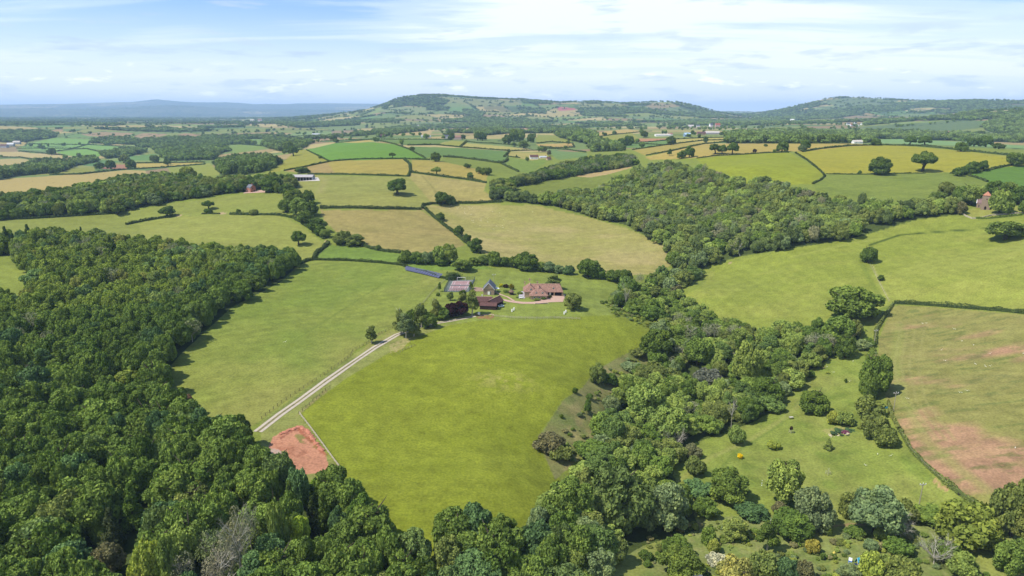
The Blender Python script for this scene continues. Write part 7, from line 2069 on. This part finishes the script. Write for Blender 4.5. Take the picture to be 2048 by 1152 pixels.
MB().box(7.0, 10.4, tw + 5, tw + 10, -1, 3.2).build('side_chapel_wall', STONE_G, ch)
r_ = MB(); gable(r_, 7.0, 10.4, tw + 5, tw + 10, 3.2, 5.4, 0.3, 0.2, 'x'); r_.build('side_chapel_roof', TILE_D, ch)
def stone_wall(pts, label, h=1.1, w=0.5):
    P = at_many(densify(pts, 2.0, False))
    m_ = MB(); o0 = P[0]
    for k in range(len(P) - 1):
        p, q = P[k] - o0, P[k + 1] - o0
        d = np.array([q[0] - p[0], q[1] - p[1]]); L_ = np.linalg.norm(d) + 1e-6; n_ = np.array([-d[1], d[0]]) / L_ * w / 2
        hh = h * (1 + 0.08 * math.sin(k * 1.7))
        b = len(m_.V)
        for (c, z) in ((p, p[2]), (q, q[2])):
            for sgn in (-1, 1):
                for zz_ in (-0.4, hh):
                    m_.V.append((c[0] + n_[0] * sgn, c[1] + n_[1] * sgn, z + zz_))
        m_.F += [(b, b + 1, b + 5, b + 4), (b + 2, b + 6, b + 7, b + 3), (b + 1, b + 3, b + 7, b + 5), (b, b + 2, b + 3, b + 1), (b + 4, b + 5, b + 7, b + 6)]
    o = m_.build('stone_wall', mat('dry_stone', (206, 194, 168), 0.9, 0.1, 0.15, 1.5)); o.location = o0; o['label'] = label; o['category'] = 'wall'
stone_wall([(1924, 428), (1932, 433), (1944, 437.5)], 'left arm of the churchyard stone wall')
stone_wall([(1944, 438), (1965, 436), (1984, 431), (2010, 429), (2060, 426)], 'long front churchyard stone wall')
# ------------------------------------------------------------------ farmhouse on the left
def simple_house(px, py, L_, Wd, he, hr, rz, wallm, roofm, label, name='farmhouse', cat='house', wins=((-0.3, 0.2), (0.0, 0.2), (0.3, 0.2)), chim=True, axis='x', base=-0.8):
    p = at(px, py)
    r = empty(name, p, rz, label, cat)
    m_ = MB(); walls(m_, -L_ / 2, L_ / 2, -Wd / 2, Wd / 2, base, he, hr, axis); m_.build('wall', wallm, r)
    m_ = MB(); gable(m_, -L_ / 2, L_ / 2, -Wd / 2, Wd / 2, he, hr + 0.1, 0.35, 0.2, axis); m_.build('roof', roofm, r)
    for (fx, fz) in wins:
        window(r, fx * L_, -Wd / 2, fz * he + 0.2, 1.1, 1.1)
    if chim: chimney(r, L_ * 0.36, 0, hr - 0.6, 1.5, 0.8, BRICK)
    return r
fh = simple_house(502, 383, 8.5, 7.5, 5.2, 8.2, math.radians(-32), mat('pink_brick', (206, 142, 118), 0.9, 0.1, 0.1), SLATE, 'two-storey pink brick farmhouse with a blue-grey slate roof beside the long tree belt', wins=((-0.3, 0.12), (0.0, 0.12), (0.3, 0.12), (-0.3, 0.62), (0.3, 0.62)))
MB().box(4.25, 4.32, -1.2, -0.2, 2.9, 4.0).box(4.25, 4.32, 1.0, 2.0, 0.6, 1.9).build('side_window', GLASS, fh)
drape('farmhouse_yard', [(485, 387), (530, 385), (530, 380), (496, 382)], 0.15, GRAVEL, kind='structure')
# open-fronted barn
pO = at(606, 361)
so = slant(pO) / FOC
ob_ = empty('open_barn', pO, math.radians(-2), 'long open-fronted barn with a pale grey corrugated roof on a concrete apron', 'barn')
hl = 20 * so
MB().box(-hl, hl, 3.0, 7.0, -0.8, 4.4).box(-hl, -hl + 0.3, -4.5, 3.0, -0.8, 4.6).box(hl - 0.3, hl, -4.5, 3.0, -0.8, 4.6).build('back_wall', STEEL, ob_)
MB().box(-hl + 0.35, hl - 0.35, -2.5, 2.95, -0.5, 4.3).build('interior_shade', DARKIN, ob_)  # solid dark block, its colour stands in for shade inside the barn
for k in range(8):
    x = -hl + 0.3 + (2 * hl - 0.6) * k / 7
    MB().box(x - 0.18, x + 0.18, -4.4, -4.05, -0.8, 4.5).build('post', STEEL, ob_)
m_ = MB(); gable(m_, -hl - 0.3, hl + 0.3, -4.5, 7.0, 4.7, 7.2, 0.3, 0.2, 'x'); m_.build('roof', mat('fibre_cement', (190, 184, 184), 0.7, 0.2, 0.08, 0.4), ob_)
drape('barn_apron', [(575, 363), (640, 362), (636, 355), (590, 356)], 0.2, CONC, kind='structure')
# distant houses
def far_house(px, py, w_px, h_px, wallm, roofm, label, rz=0.0, name='farmhouse'):
    p = at(px, py); s = slant(p) / FOC
    return simple_house(px, py, max(7, w_px * s), max(6, w_px * s * 0.55), h_px * s * 0.55, h_px * s, rz, wallm, roofm, label, name, 'house', wins=((-0.25, 0.3), (0.25, 0.3)), chim=True, base=-2)
WHT = mat('white_render', (240, 238, 234), 0.8, 0.15, 0.03); PNK = mat('pink_render', (222, 190, 182), 0.8, 0.15, 0.05); REDR = mat('red_far_roof', (178, 104, 84), 0.85, 0.1, 0.1)
far_house(893, 277, 9, 7, WHT, SLATE, 'white farmhouse with a grey roof on the crest beyond the green fields', 0.3)
far_house(915, 279, 14, 8, PNK, TILE, 'pink-walled house right of the white farmhouse')
far_house(852, 275, 18, 4, STEEL, STEEL, 'low grey shed left of the white farmhouse', 0, 'farm_shed')
far_house(766, 275, 9, 6, TIMBER, TILE_D, 'small dark shed alone on the crest hedge', 0, 'farm_shed')
far_house(632, 271, 14, 4, WHT, STEEL, 'long white shed in the green fields far left of the crest', 0, 'farm_shed')
far_house(1068, 318, 16, 8, WHT, TILE_D, 'white bungalow with brown roof in its paddock', 0.1, 'bungalow')
far_house(1086, 316, 14, 4, WHT, STEEL, 'low white outbuilding right of the bungalow', 0.1, 'outbuilding')
far_house(1097, 320, 7, 6, STONE, TILE_D, 'small brown-roofed shed beside the valley wood', 0.5, 'farm_shed')
far_house(1325, 272, 28, 4, WHT, CONC, 'long white glasshouse-like shed at the large farm', 0, 'farm_shed')
far_house(1374, 273, 12, 7, mat('blue_clad', (150, 180, 214), 0.6, 0.3), mat('blue_roof', (170, 196, 222), 0.6, 0.3), 'light blue barn at the large farm', 0.2, 'farm_barn')
far_house(1402, 270, 16, 6, STONE, TILE_D, 'brown-roofed barn in the middle of the large farm', 0, 'farm_barn')
far_house(1424, 268, 26, 5, STEEL, CONC, 'long pale-roofed barn at the right end of the large farm', 0, 'farm_barn')
far_house(1340, 271, 9, 5, WHT, TILE, 'small pink-roofed cottage at the large farm', 0, 'cottage')
far_house(1380, 254, 13, 4, WHT, CONC, 'white-roofed shed above the large farm', 0, 'farm_shed')
far_house(1396, 254, 6, 4, WHT, SLATE, 'tiny white house right of the white-roofed shed', 0, 'cottage')
far_house(1422, 254, 7, 7, WHT, SLATE, 'white gabled house above the large farm', 0.5, 'cottage')
far_house(1435, 254, 9, 7, PNK, REDR, 'orange-roofed house above the large farm', 0, 'cottage')
far_house(1714, 287, 16, 6, WHT, CONC, 'white house with a pale roof below the crest trees', 0.1, 'cottage')
far_house(1670, 286, 14, 4, STONE, TILE_D, 'low brown-roofed house in front of the flat wood', 0, 'cottage')
far_house(1584, 246, 7, 7, WHT, WHT, 'white house on the slope below the right hill', 0.2, 'cottage')
for k, (px, py, wp_) in enumerate(((1696, 250, 5), (1703, 252, 6), (1710, 249, 5), (1716, 252, 7), (1722, 250, 5))):
    far_house(px, py, wp_, 4, WHT, REDR if k % 2 else SLATE, ['white cottage at the left end of the hamlet below the right hill', 'second cottage from the left in the hamlet below the right hill', 'middle cottage of the hamlet below the right hill', 'fourth cottage from the left in the hamlet below the right hill', 'white cottage at the right end of the hamlet below the right hill'][k], 0.3 * k, 'cottage')
for k, (px, py, wp_) in enumerate(((8, 295, 12), (22, 292, 10), (34, 288, 10))):
    far_house(px, py, wp_, 5, STEEL, [TILE_D, STEEL, CONC][k], ['brown-roofed farm shed at the far left edge', 'grey farm shed at the far left', 'pale-roofed farm shed at the far left, rightmost of three'][k], 0.1 * k, 'farm_shed')
for k, (px, py) in enumerate(((505, 243), (520, 243), (838, 254), (846, 253), (1112, 252), (1122, 254))):
    far_house(px, py, 7, 4, WHT, [CONC, TILE][k % 2], ['pale shed among trees in the left plain', 'pink-roofed cottage beside the pale shed in the left plain', 'pale house in the hamlet below the centre hill', 'pink-roofed house in the hamlet below the centre hill', 'pale house of the hamlet right of the parkland', 'pink-roofed house of the hamlet right of the parkland'][k], 0.2 * k, 'cottage')

# ------------------------------------------------------------------ garden and paddock things
def jump(px, py, label, rz=1.2):
    r = empty('show_jump', at(px, py), rz, label, 'show jump')
    for x in (-1.6, 1.6):
        MB().box(x - 0.35, x - 0.25, -0.3, 0.3, 0, 1.6).box(x + 0.25, x + 0.35, -0.3, 0.3, 0, 1.6).box(x - 0.25, x + 0.25, -0.06, 0.06, 0.2, 0.35).box(x - 0.25, x + 0.25, -0.06, 0.06, 0.8, 0.95).box(x - 0.25, x + 0.25, -0.06, 0.06, 1.4, 1.55).build('jump_wing', WHITE, r)
    for z in (0.5, 0.95):
        MB().bar((-1.35, 0, z), (1.35, 0, z), 0.06).build('rail', WHITE, r)
    r.scale = (1.1, 1.1, 1.1)
jump(1026, 622, 'white show jump on the lawn left of the paddock')
jump(1130, 627, 'white show jump beside the rounded tree')
def low_jump(px, py, label):
    r = empty('low_jump', at(px, py), 0.05, label, 'show jump')
    for x in (-4.2, 4.2):
        MB().box(x - 0.1, x + 0.1, -0.5, 0.5, 0, 0.7).build('stand', mat('cream_paint', (238, 232, 180), 0.7, 0.2), r)
    MB().box(-4.0, 4.0, -0.1, 0.1, 0.1, 0.45).build('plank', mat('grey_plank', (150, 140, 134), 0.8, 0.1), r)
low_jump(1083, 608, 'long low jump with cream ends in front of the driveway')
tr = empty('trampoline', at(1002, 614), 0, 'round trampoline with a pale blue rim on the lawn', 'trampoline')
m_ = MB()
for k in range(20):
    a0 = 2 * math.pi * k / 20; a1 = 2 * math.pi * (k + 1) / 20
    m_.slab([(math.cos(a0) * 1.5, math.sin(a0) * 1.5, 0.92), (math.cos(a0) * 2.0, math.sin(a0) * 2.0, 0.92), (math.cos(a1) * 2.0, math.sin(a1) * 2.0, 0.92), (math.cos(a1) * 1.5, math.sin(a1) * 1.5, 0.92)], 0.08)
m_.build('rim', mat('pale_blue_pad', (170, 196, 210), 0.6, 0.3), tr)
m_ = MB(); m_.poly(*[(math.cos(2 * math.pi * k / 20) * 1.52, math.sin(2 * math.pi * k / 20) * 1.52, 0.90) for k in range(20)]); m_.build('mat', mat('black_mesh', (44, 50, 58), 0.8, 0.2), tr)
for k in range(6):
    a = 2 * math.pi * k / 6; MB().bar((math.cos(a) * 1.8, math.sin(a) * 1.8, -0.2), (math.cos(a) * 1.8, math.sin(a) * 1.8, 0.85), 0.05).build('leg', STEEL, tr)
su = empty('summerhouse', at(1023, 589), 0, 'round dark thatched summerhouse in the flower garden', 'summerhouse')
m_ = MB(); m_.bar((0, 0, 2.0), (0, 0, 3.6), 2.2, 12, 0.15); m_.build('roof', mat('thatch', (128, 108, 92), 0.95, 0.05, 0.2), su)
m_ = MB(); m_.bar((0, 0, -0.3), (0, 0, 2.0), 1.5, 10); m_.build('wall', TIMBER, su)
ar = empty('garden_canopy', at(993, 583), 0.5, 'white garden canopy beside the slate-roofed building', 'canopy')
MB().slab([(-1.4, -2.0, 2.4), (1.4, -2.0, 2.4), (1.4, 2.0, 2.6), (-1.4, 2.0, 2.6)], 0.12).build('cover', WHITE, ar)
for x in (-1.3, 1.3):
    for y in (-1.8, 1.8): MB().bar((x, y, -0.2), (x, y, 2.35), 0.06).build('leg', WHITE, ar)
be = empty('garden_bench', at(1042, 597), 0.3, 'white bench and table on the small front lawn', 'bench')
MB().box(-0.9, 0.9, -0.25, 0.25, 0.42, 0.5).build('seat', WHITE, be); MB().box(-0.9, 0.9, 0.25, 0.31, 0.5, 1.0).build('backrest', WHITE, be)
for x in (-0.8, 0.8): MB().box(x - 0.05, x + 0.05, -0.22, 0.28, -0.1, 0.42).build('leg', WHITE, be)
be.scale = (1.6, 1.6, 1.6)
sh = empty('garden_shed', at(896, 604), 0, 'small shed with a pale roof behind the purple beech', 'shed')
# white tank and rubble by the barns
tk = empty('water_tank', at(958, 629), 0, 'white square tank on the bare patch below the timber barn', 'tank')
MB().box(-0.7, 0.7, -0.7, 0.7, 0.1, 1.4).build('tank', WHITE, tk); MB().box(-0.8, 0.8, -0.8, 0.8, -0.1, 0.1).build('pallet', FENCEWOOD, tk)
bpy.data.objects.remove(sh)
# garden of the lower right: tents, chair, shed roof, rock garden, ladder-like tripod
tn = empty('blue_tent', at(1717, 1128), 0.2, 'small turquoise and navy pop-up tent in the wild garden', 'tent')
a_ = mat('turquoise_cloth', (60, 190, 220), 0.7, 0.2, 0.05); b_ = mat('navy_cloth', (44, 62, 96), 0.7, 0.2, 0.05)
MB().slab([(-0.5, 0.4, 2.1), (0.6, 0.4, 2.1), (0.8, -0.7, 1.1), (-0.8, -0.7, 1.1)][::-1], 0.04).slab([(-0.5, 0.4, 2.1), (0.6, 0.4, 2.1), (0.7, 1.2, 0), (-0.7, 1.2, 0)], 0.04).build('fly_sheet', a_, tn)
MB().slab([(-0.8, -0.7, 1.1), (0.8, -0.7, 1.1), (1.2, -1.5, 0.1), (-1.2, -1.5, 0.1)][::-1], 0.04).slab([(-1.5, -1.6, 0.06), (1.5, -1.6, 0.06), (1.5, 0.6, 0.06), (-1.5, 0.6, 0.06)], 0.04).build('ground_sheet', b_, tn)
MB().bar((-0.5, 0.4, 2.1), (-1.2, -1.5, 0.1), 0.04).bar((0.6, 0.4, 2.1), (1.2, -1.5, 0.1), 0.04).build('poles', WHITE, tn)
fc = empty('folding_chair', at(1700, 1126), -0.5, 'striped blue and white folding lounger beside the blue tent', 'folding chair')
MB().slab([(-0.5, -0.9, 0.4), (0.5, -0.9, 0.4), (0.5, 0.5, 0.5), (-0.5, 0.5, 0.5)], 0.06).build('seat', mat('blue_stripe', (60, 110, 190), 0.7, 0.2), fc)
MB().slab([(-0.5, 0.5, 0.5), (0.5, 0.5, 0.5), (0.5, 1.1, 1.3), (-0.5, 1.1, 1.3)], 0.06).build('backrest', mat('white_cloth', (230, 232, 240), 0.7, 0.2), fc)
for x in (-0.5, 0.5): MB().bar((x, -0.8, 0), (x, 0.7, 0.7), 0.04).bar((x, 0.8, 0), (x, -0.4, 0.5), 0.04).build('leg', STEEL, fc)
yt = empty('yellow_play_tent', at(1668, 1110), 0.3, 'small yellow play tent beside the mown path', 'tent')
m_ = MB(); m_.bar((0, 0, 0), (0, 0, 1.5), 0.85, 8, 0.12); m_.build('canvas', mat('yellow_cloth', (240, 220, 110), 0.7, 0.2, 0.05), yt)
MB().slab([(-0.25, -0.86, 0.05), (0.25, -0.86, 0.05), (0.12, -0.55, 0.8), (-0.12, -0.55, 0.8)], 0.04).build('flap', WHITE, yt)
gs = empty('garden_shed', at(1392, 1166), 0.1, 'shed with a grey-blue roof at the bottom edge left of the weeping willow', 'shed')
MB().box(-1.6, 1.6, -1.3, 1.3, -0.3, 2.2).build('wall', TIMBER, gs)
m_ = MB(); gable(m_, -1.6, 1.6, -1.3, 1.3, 2.2, 3.0, 0.2, 0.1, 'x'); m_.build('roof', SLATE, gs)
bs = empty('white_box', at(1934, 1078), 0, 'low white box lying on the garden grass under the glossy tree', 'box')
MB().box(-1.0, 1.0, -0.4, 0.4, 0, 0.35).build('box', WHITE, bs); MB().box(-1.05, 1.05, -0.45, 0.45, 0.35, 0.42).build('lid', CONC, bs)
tro = empty('feed_trough', at(1924, 991), -0.7, 'dark metal feed trough against the field boundary', 'trough')
MB().box(-1.4, 1.4, -0.35, -0.28, 0.1, 0.6).box(-1.4, 1.4, 0.28, 0.35, 0.1, 0.6).box(-1.4, 1.4, -0.28, 0.28, 0.1, 0.18).build('trough', mat('dark_metal', (60, 58, 56), 0.6, 0.3), tro)
for x in (-1.2, 1.2): MB().box(x - 0.06, x + 0.06, -0.3, 0.3, -0.1, 0.1).build('leg', mat('dark_metal', (60, 58, 56)), tro)
bt = empty('water_trough', at(1775, 816), 0, 'bright blue trough beside the hedge below the tallest boundary tree', 'trough')
MB().box(-1.3, 1.3, -0.5, 0.5, 0, 0.6).build('tub', mat('blue_plastic', (70, 170, 210), 0.5, 0.3, 0.05), bt)
MB().box(-1.15, 1.15, -0.38, 0.38, 0.6, 0.62).build('water', mat('trough_water', (70, 100, 110), 0.1, 0.6), bt)
# saplings with guards
def guard(px, py, label, dark):
    r = empty('guarded_sapling', at(px, py), 0.3, label, 'sapling')
    m_ = MB()
    for (x, y) in ((-0.7, -0.7), (0.7, -0.7), (0.7, 0.7), (-0.7, 0.7)):
        m_.bar((x, y, -0.1), (x, y, 1.5), 0.07, 4)
    for z in (0.7, 1.4):
        m_.bar((-0.7, -0.7, z), (0.7, -0.7, z), 0.05, 4).bar((0.7, -0.7, z), (0.7, 0.7, z), 0.05, 4).bar((0.7, 0.7, z), (-0.7, 0.7, z), 0.05, 4).bar((-0.7, 0.7, z), (-0.7, -0.7, z), 0.05, 4)
    m_.build('guard', FENCEWOOD, r)
    m_ = MB().bar((0, 0, 0), (0.1, 0, 3.0), 0.06, 5, 0.03).bar((0, 0, 1.6), (0.5, 0.1, 2.7), 0.03, 4).bar((0, 0, 1.9), (-0.4, 0.2, 2.9), 0.03, 4)
    m_.build('stem', BARK_PALE if not dark else BARK, r)
    if dark:
        c = link('leaves', CROWN['bush1'], r); c.scale = (0.8, 0.8, 1.5); c.location = (0, 0, 1.3); c.color = (0.05, 0.035, 0.025, 1)
guard(1582, 866, 'dark-leaved sapling inside a wooden guard in the right meadow', True)
guard(1656, 949, 'bare pale sapling with a wire guard in the right meadow', False)
tb_ = empty('picnic_table', at(1582, 838), 0.2, 'small grey wooden table alone in the right meadow', 'table')
MB().box(-1.0, 1.0, -0.5, 0.5, 1.0, 1.1).build('top', CONC, tb_)
for x in (-0.8, 0.8):
    for y in (-0.4, 0.4): MB().box(x - 0.07, x + 0.07, y - 0.07, y + 0.07, -0.1, 1.0).build('leg', BARK, tb_)
# rock garden
rg = empty('rock_garden', at(1683, 868), 0, 'kidney-shaped rock garden with pale stones and purple heather', 'rock garden')
m_ = MB(); rq = random.Random(5)
for k in range(46):
    x = rq.uniform(-5.6, 3.2); y = rq.uniform(-1.6, 1.4) + x * 0.1; s_ = rq.uniform(0.2, 0.55)
    m_.ball((x, y, s_ * 0.3 + (H1(rg.location.x + x, rg.location.y + y) - rg.location.z)), s_, s_ * 0.8, s_ * 0.6, ICO1)
m_.build('stones', mat('pale_rock', (224, 208, 176), 0.9, 0.1, 0.1), rg)
for (x, y, s_, c, nm_) in ((2.0, 1.2, 2.2, (0.16, 0.06, 0.10), 'heather'), (3.4, 0.6, 1.3, (0.17, 0.08, 0.10), 'heather'), (-0.6, -1.4, 1.0, (0.05, 0.085, 0.04), 'shrub'), (2.2, -1.6, 1.1, (0.06, 0.09, 0.04), 'shrub'), (-3.4, 0.4, 1.7, (0.05, 0.09, 0.045), 'shrub'), (0.0, 2.4, 2.4, (0.06, 0.11, 0.05), 'shrub'), (5.0, 2.2, 2.6, (0.06, 0.11, 0.05), 'shrub')):
    c_o = link(nm_, CROWN['bush2'], rg); c_o.location = (x, y, -0.05); c_o.scale = (s_, s_, s_ * 0.55); c_o.color = c + (1,)

# ------------------------------------------------------------------ animals: one continuous skin each
def animal_mesh(name, kind):
    """quadruped facing +x, feet at 0"""
    bm = bmesh.new(); sk = bm.verts.layers.skin.new()
    def v(x, y, z, r):
        q = bm.verts.new((x, y, z)); q[sk].radius = (r, r); return q
    if kind == 'sheep':
        J = dict(h=0.62, bl=0.42, br=0.25, leg=0.045, neck=(0.60, 0.74), head=(0.78, 0.80), hr=0.10, leg_h=0.36)
    elif kind == 'cow':
        J = dict(h=1.10, bl=0.80, br=0.40, leg=0.085, neck=(1.15, 1.25), head=(1.50, 1.20), hr=0.16, leg_h=0.62)
    else:
        J = dict(h=1.20, bl=0.75, br=0.30, leg=0.07, neck=(1.05, 1.55), head=(1.42, 1.72), hr=0.12, leg_h=0.80)
    h, L_ = J['h'], J['bl']
    hip = v(-L_ * 0.85, 0, h, J['br'] * 0.92); mid_ = v(0, 0, h - 0.03, J['br'] * 1.05); sho = v(L_ * 0.8, 0, h, J['br'])
    nk = v(J['neck'][0], 0, J['neck'][1], J['br'] * 0.55); hd = v(J['head'][0], 0, J['head'][1], J['hr']); mz = v(J['head'][0] + J['hr'] * 2.0, 0, J['head'][1] - J['hr'] * 0.9, J['hr'] * 0.6)
    for a, b in ((hip, mid_), (mid_, sho), (sho, nk), (nk, hd), (hd, mz)): bm.edges.new((a, b))
    for sgn in (-1, 1):
        for (root, x0, kx) in ((hip, -L_ * 0.85, -0.06), (sho, L_ * 0.75, 0.02)):
            t = v(x0, sgn * J['br'] * 0.6, J['leg_h'], J['leg'] * 1.8); k = v(x0 + kx, sgn * J['br'] * 0.6, J['leg_h'] * 0.5, J['leg']); f = v(x0, sgn * J['br'] * 0.6, 0.02, J['leg'] * 0.9)
            bm.edges.new((root, t)); bm.edges.new((t, k)); bm.edges.new((k, f))
        e = v(J['head'][0] - 0.02, sgn * J['hr'] * 1.6, J['head'][1] + J['hr'] * 0.5, J['hr'] * 0.25); bm.edges.new((hd, e))
    tl = v(-L_ * 1.12, 0, h - 0.12, 0.05); bm.edges.new((hip, tl))
    me = bpy.data.meshes.new(name); bm.to_mesh(me); bm.free()
    o = bpy.data.objects.new(name, me); COL.objects.link(o)
    md = o.modifiers.new('skin', 'SKIN'); md2 = o.modifiers.new('sub', 'SUBSURF'); md2.levels = 1; md2.render_levels = 1
    dg = bpy.context.evaluated_depsgraph_get(); ev = o.evaluated_get(dg)
    m2 = bpy.data.meshes.new_from_object(ev); m2.name = name
    bpy.data.objects.remove(o)
    return m2
def animal(name, me, px, py, label, cat, rz, sc=1.0, group=None):
    p = at(px, py)
    o = link(name, me); o.location = p; o.rotation_euler = (0, 0, rz); o.scale = (sc, sc, sc)
    o['label'] = label; o['category'] = cat
    if group: o['group'] = group
    return o
SHM = animal_mesh('sheep', 'sheep'); SHM.materials.append(mat('fleece', (240, 236, 224), 0.95, 0.05, 0.05, 6))
CWM = animal_mesh('cow', 'cow'); CWM.materials.append(mat('black_hide', (34, 30, 30), 0.7, 0.2, 0.1))
HSM = animal_mesh('horse', 'horse'); HSM.materials.append(mat('white_hide', (236, 236, 234), 0.7, 0.2, 0.05))
ra = random.Random(3)
animal('horse', HSM, 1523, 975, 'white horse among the trees at the foot of the right meadow', 'horse', 1.2, 1.3)
SH_ = [(1845, 647, 'upper left of the pair nearest the top hedge'), (1853, 646, 'right one of the pair nearest the top hedge'), (1909, 658, 'alone under the top hedge'), (1924, 682, 'left one of the two above the bare strip'), (1947, 690, 'right one of the two above the bare strip'), (1882, 700, 'alone in the upper middle'), (1978, 707, 'alone at the upper right'), (1889, 721, 'alone just below the upper middle one'), (1951, 728, 'left of the three close together'), (1971, 733, 'middle of the three close together'), (1978, 732, 'right of the three close together'), (1921, 785, 'left of the two in the middle'), (1932, 781, 'right of the two in the middle'), (1815, 797, 'near the power pole'), (2030, 896, 'on the red earth at the lower right'), (2046, 707, 'at the right edge')]
for (px, py, d) in SH_:
    animal('sheep', SHM, px, py + 2, 'white sheep in the red-soil field, ' + d, 'sheep', ra.uniform(0, 6.28), 1.45, 'sheep in the red-soil field')
for (px, py, d) in ((1706, 724, 'upper one near the hedge'), (1697, 764, 'lower right by the tiny bush'), (1667, 746, 'the left one'), (1654, 735, 'near the stream wood'), (1755, 910, 'by the thorn bush row'), (1780, 914, 'right of the one by the thorn bushes'), (1730, 932, 'lying low in the lower meadow')):
    animal('sheep', SHM, px, py, 'white sheep in the right meadow, ' + d, 'sheep', ra.uniform(0, 6.28), 1.35, 'sheep in the right meadow')
for k in range(46):
    if k < 18: px, py = 895 + ra.uniform(0, 50), 409.5 + ra.uniform(0, 10)
    else: px, py = ra.choice([(950, 428), (985, 441), (960, 446), (1010, 430), (1050, 428), (925, 440), (1000, 455)]); px += ra.uniform(-26, 26); py += ra.uniform(-7, 7)
    animal('sheep', SHM, px, py, 'white sheep of the flock scattered over the upper half of the large dry field', 'sheep', ra.uniform(0, 6.28), 1.3, 'sheep of the flock in the large dry field')
for k, (px, py) in enumerate([(147, 346), (150, 347), (154, 346), (158, 345.5), (163, 346), (166, 347), (170, 349), (176, 351), (178, 353), (168, 352), (164, 350), (200, 347), (205, 345), (208, 350), (226, 342), (197, 354), (225, 343)]):
    animal('cow', CWM, px, py, 'black cow of the herd grazing the mown tan field at the left', 'cow', ra.uniform(0, 6.28), 1.3, 'cattle of the herd in the mown field')
for (px, py, d) in ((65, 364, 'left one near the belt'), (93, 366, 'middle one near the belt'), (107, 367, 'right one near the belt')):
    animal('cow', CWM, px, py, 'black cow standing apart in the tan field, ' + d, 'cow', ra.uniform(0, 6.28), 1.4)
for (px, py, d) in ((1969, 312, 'left of the first pair'), (1975, 314, 'right of the first pair'), (2005, 318, 'left of the second pair'), (2009, 318, 'right of the second pair')):
    animal('cow', CWM, px, py, 'black cow in the far yellow field, ' + d, 'cow', ra.uniform(0, 6.28), 1.3)
animal('sheep', SHM, 569, 686, 'single white sheep in the middle of the left field', 'sheep', 0.4, 1.5)

# ------------------------------------------------------------------ rough growth of the wild garden, scrub bank and wood edges: one object
rs2 = np.random.RandomState(77)
UG = []
for poly, sp, cmax in (([(1290, 1075), (1400, 1045), (1500, 1050), (1700, 1065), (1850, 1060), (1900, 1100), (1960, 1152), (1300, 1180)], 2.3, 0.55), ([(1200, 738), (1290, 700), (1320, 730), (1270, 800), (1190, 890), (1110, 950), (1130, 860), (1180, 800)], 3.6, 0.5), ([(1860, 1060), (1960, 1090), (1990, 1152), (1900, 1152)], 2.6, 0.4), ([(1195, 600), (1240, 640), (1300, 660), (1290, 690), (1340, 650)], 3.0, 0.6), ([(1560, 680), (1640, 660), (1745, 640), (1740, 700), (1640, 760), (1580, 700)], 4.0, 0.5), ([(1735, 690), (1752, 690), (1750, 860), (1720, 860), (1722, 760)], 2.6, 0.7)):
    wp = world_poly(poly); mn = wp.min(0); mx = wp.max(0)
    n_ = int((mx[0] - mn[0]) * (mx[1] - mn[1]) / sp ** 2)
    X_ = rs2.uniform(mn[0], mx[0], n_); Y_ = rs2.uniform(mn[1], mx[1], n_)
    k = inside(wp, X_, Y_) & (fbm(X_ / 7, Y_ / 7, 500, 3) > 1 - cmax)
    for x_, y_ in zip(X_[k], Y_[k]):
        UG.append((x_, y_))
UG = np.array(UG); n_ = len(UG)
uz = H(UG[:, 0], UG[:, 1]); R_ = rs2.uniform(0.35, 1.3, n_) ** 1.3
pal_ = np.array([T_MID, T_LIGHT, T_OLIVE, T_YEL, T_GREY, T_DARK, (0.2, 0.2, 0.09)])
tt_ = pal_[rs2.randint(0, len(pal_), n_)] * rs2.uniform(0.8, 1.3, n_)[:, None]
scatter_object('undergrowth', 'low brambles, nettles and rough bushes between the paths and along the wood edges', 'undergrowth', np.column_stack([UG, uz]), rs2.uniform(0, 6.28, n_), np.column_stack([R_ * 1.2, R_ * 1.2, R_]), tt_, rs2.randint(0, 3, n_), [inst_mesh(k) for k in ('bush0', 'bush1', 'bush2')])
print('undergrowth', n_)

sp = empty('spoil_heap', at(612, 862), 0, 'ragged ridge of reddish spoil and clods along the top edge of the red earth patch', 'spoil heap')
m_ = MB(); rq = random.Random(9)
for (px, py) in densify([(562, 868), (580, 860), (600, 853), (613, 860), (628, 880), (645, 902)], 1.6, False):
    p = at(px + rq.uniform(-1.5, 1.5), py + rq.uniform(-1, 2)); s_ = rq.uniform(0.35, 0.95)
    m_.ball((p.x - sp.location.x, p.y - sp.location.y, p.z - sp.location.z + s_ * 0.1), s_ * rq.uniform(1, 1.7), s_, s_ * 0.55, ICO1)
m_.build('clods', mat('red_clod', (206, 138, 112), 0.95, 0.05, 0.2, 1.5), sp)
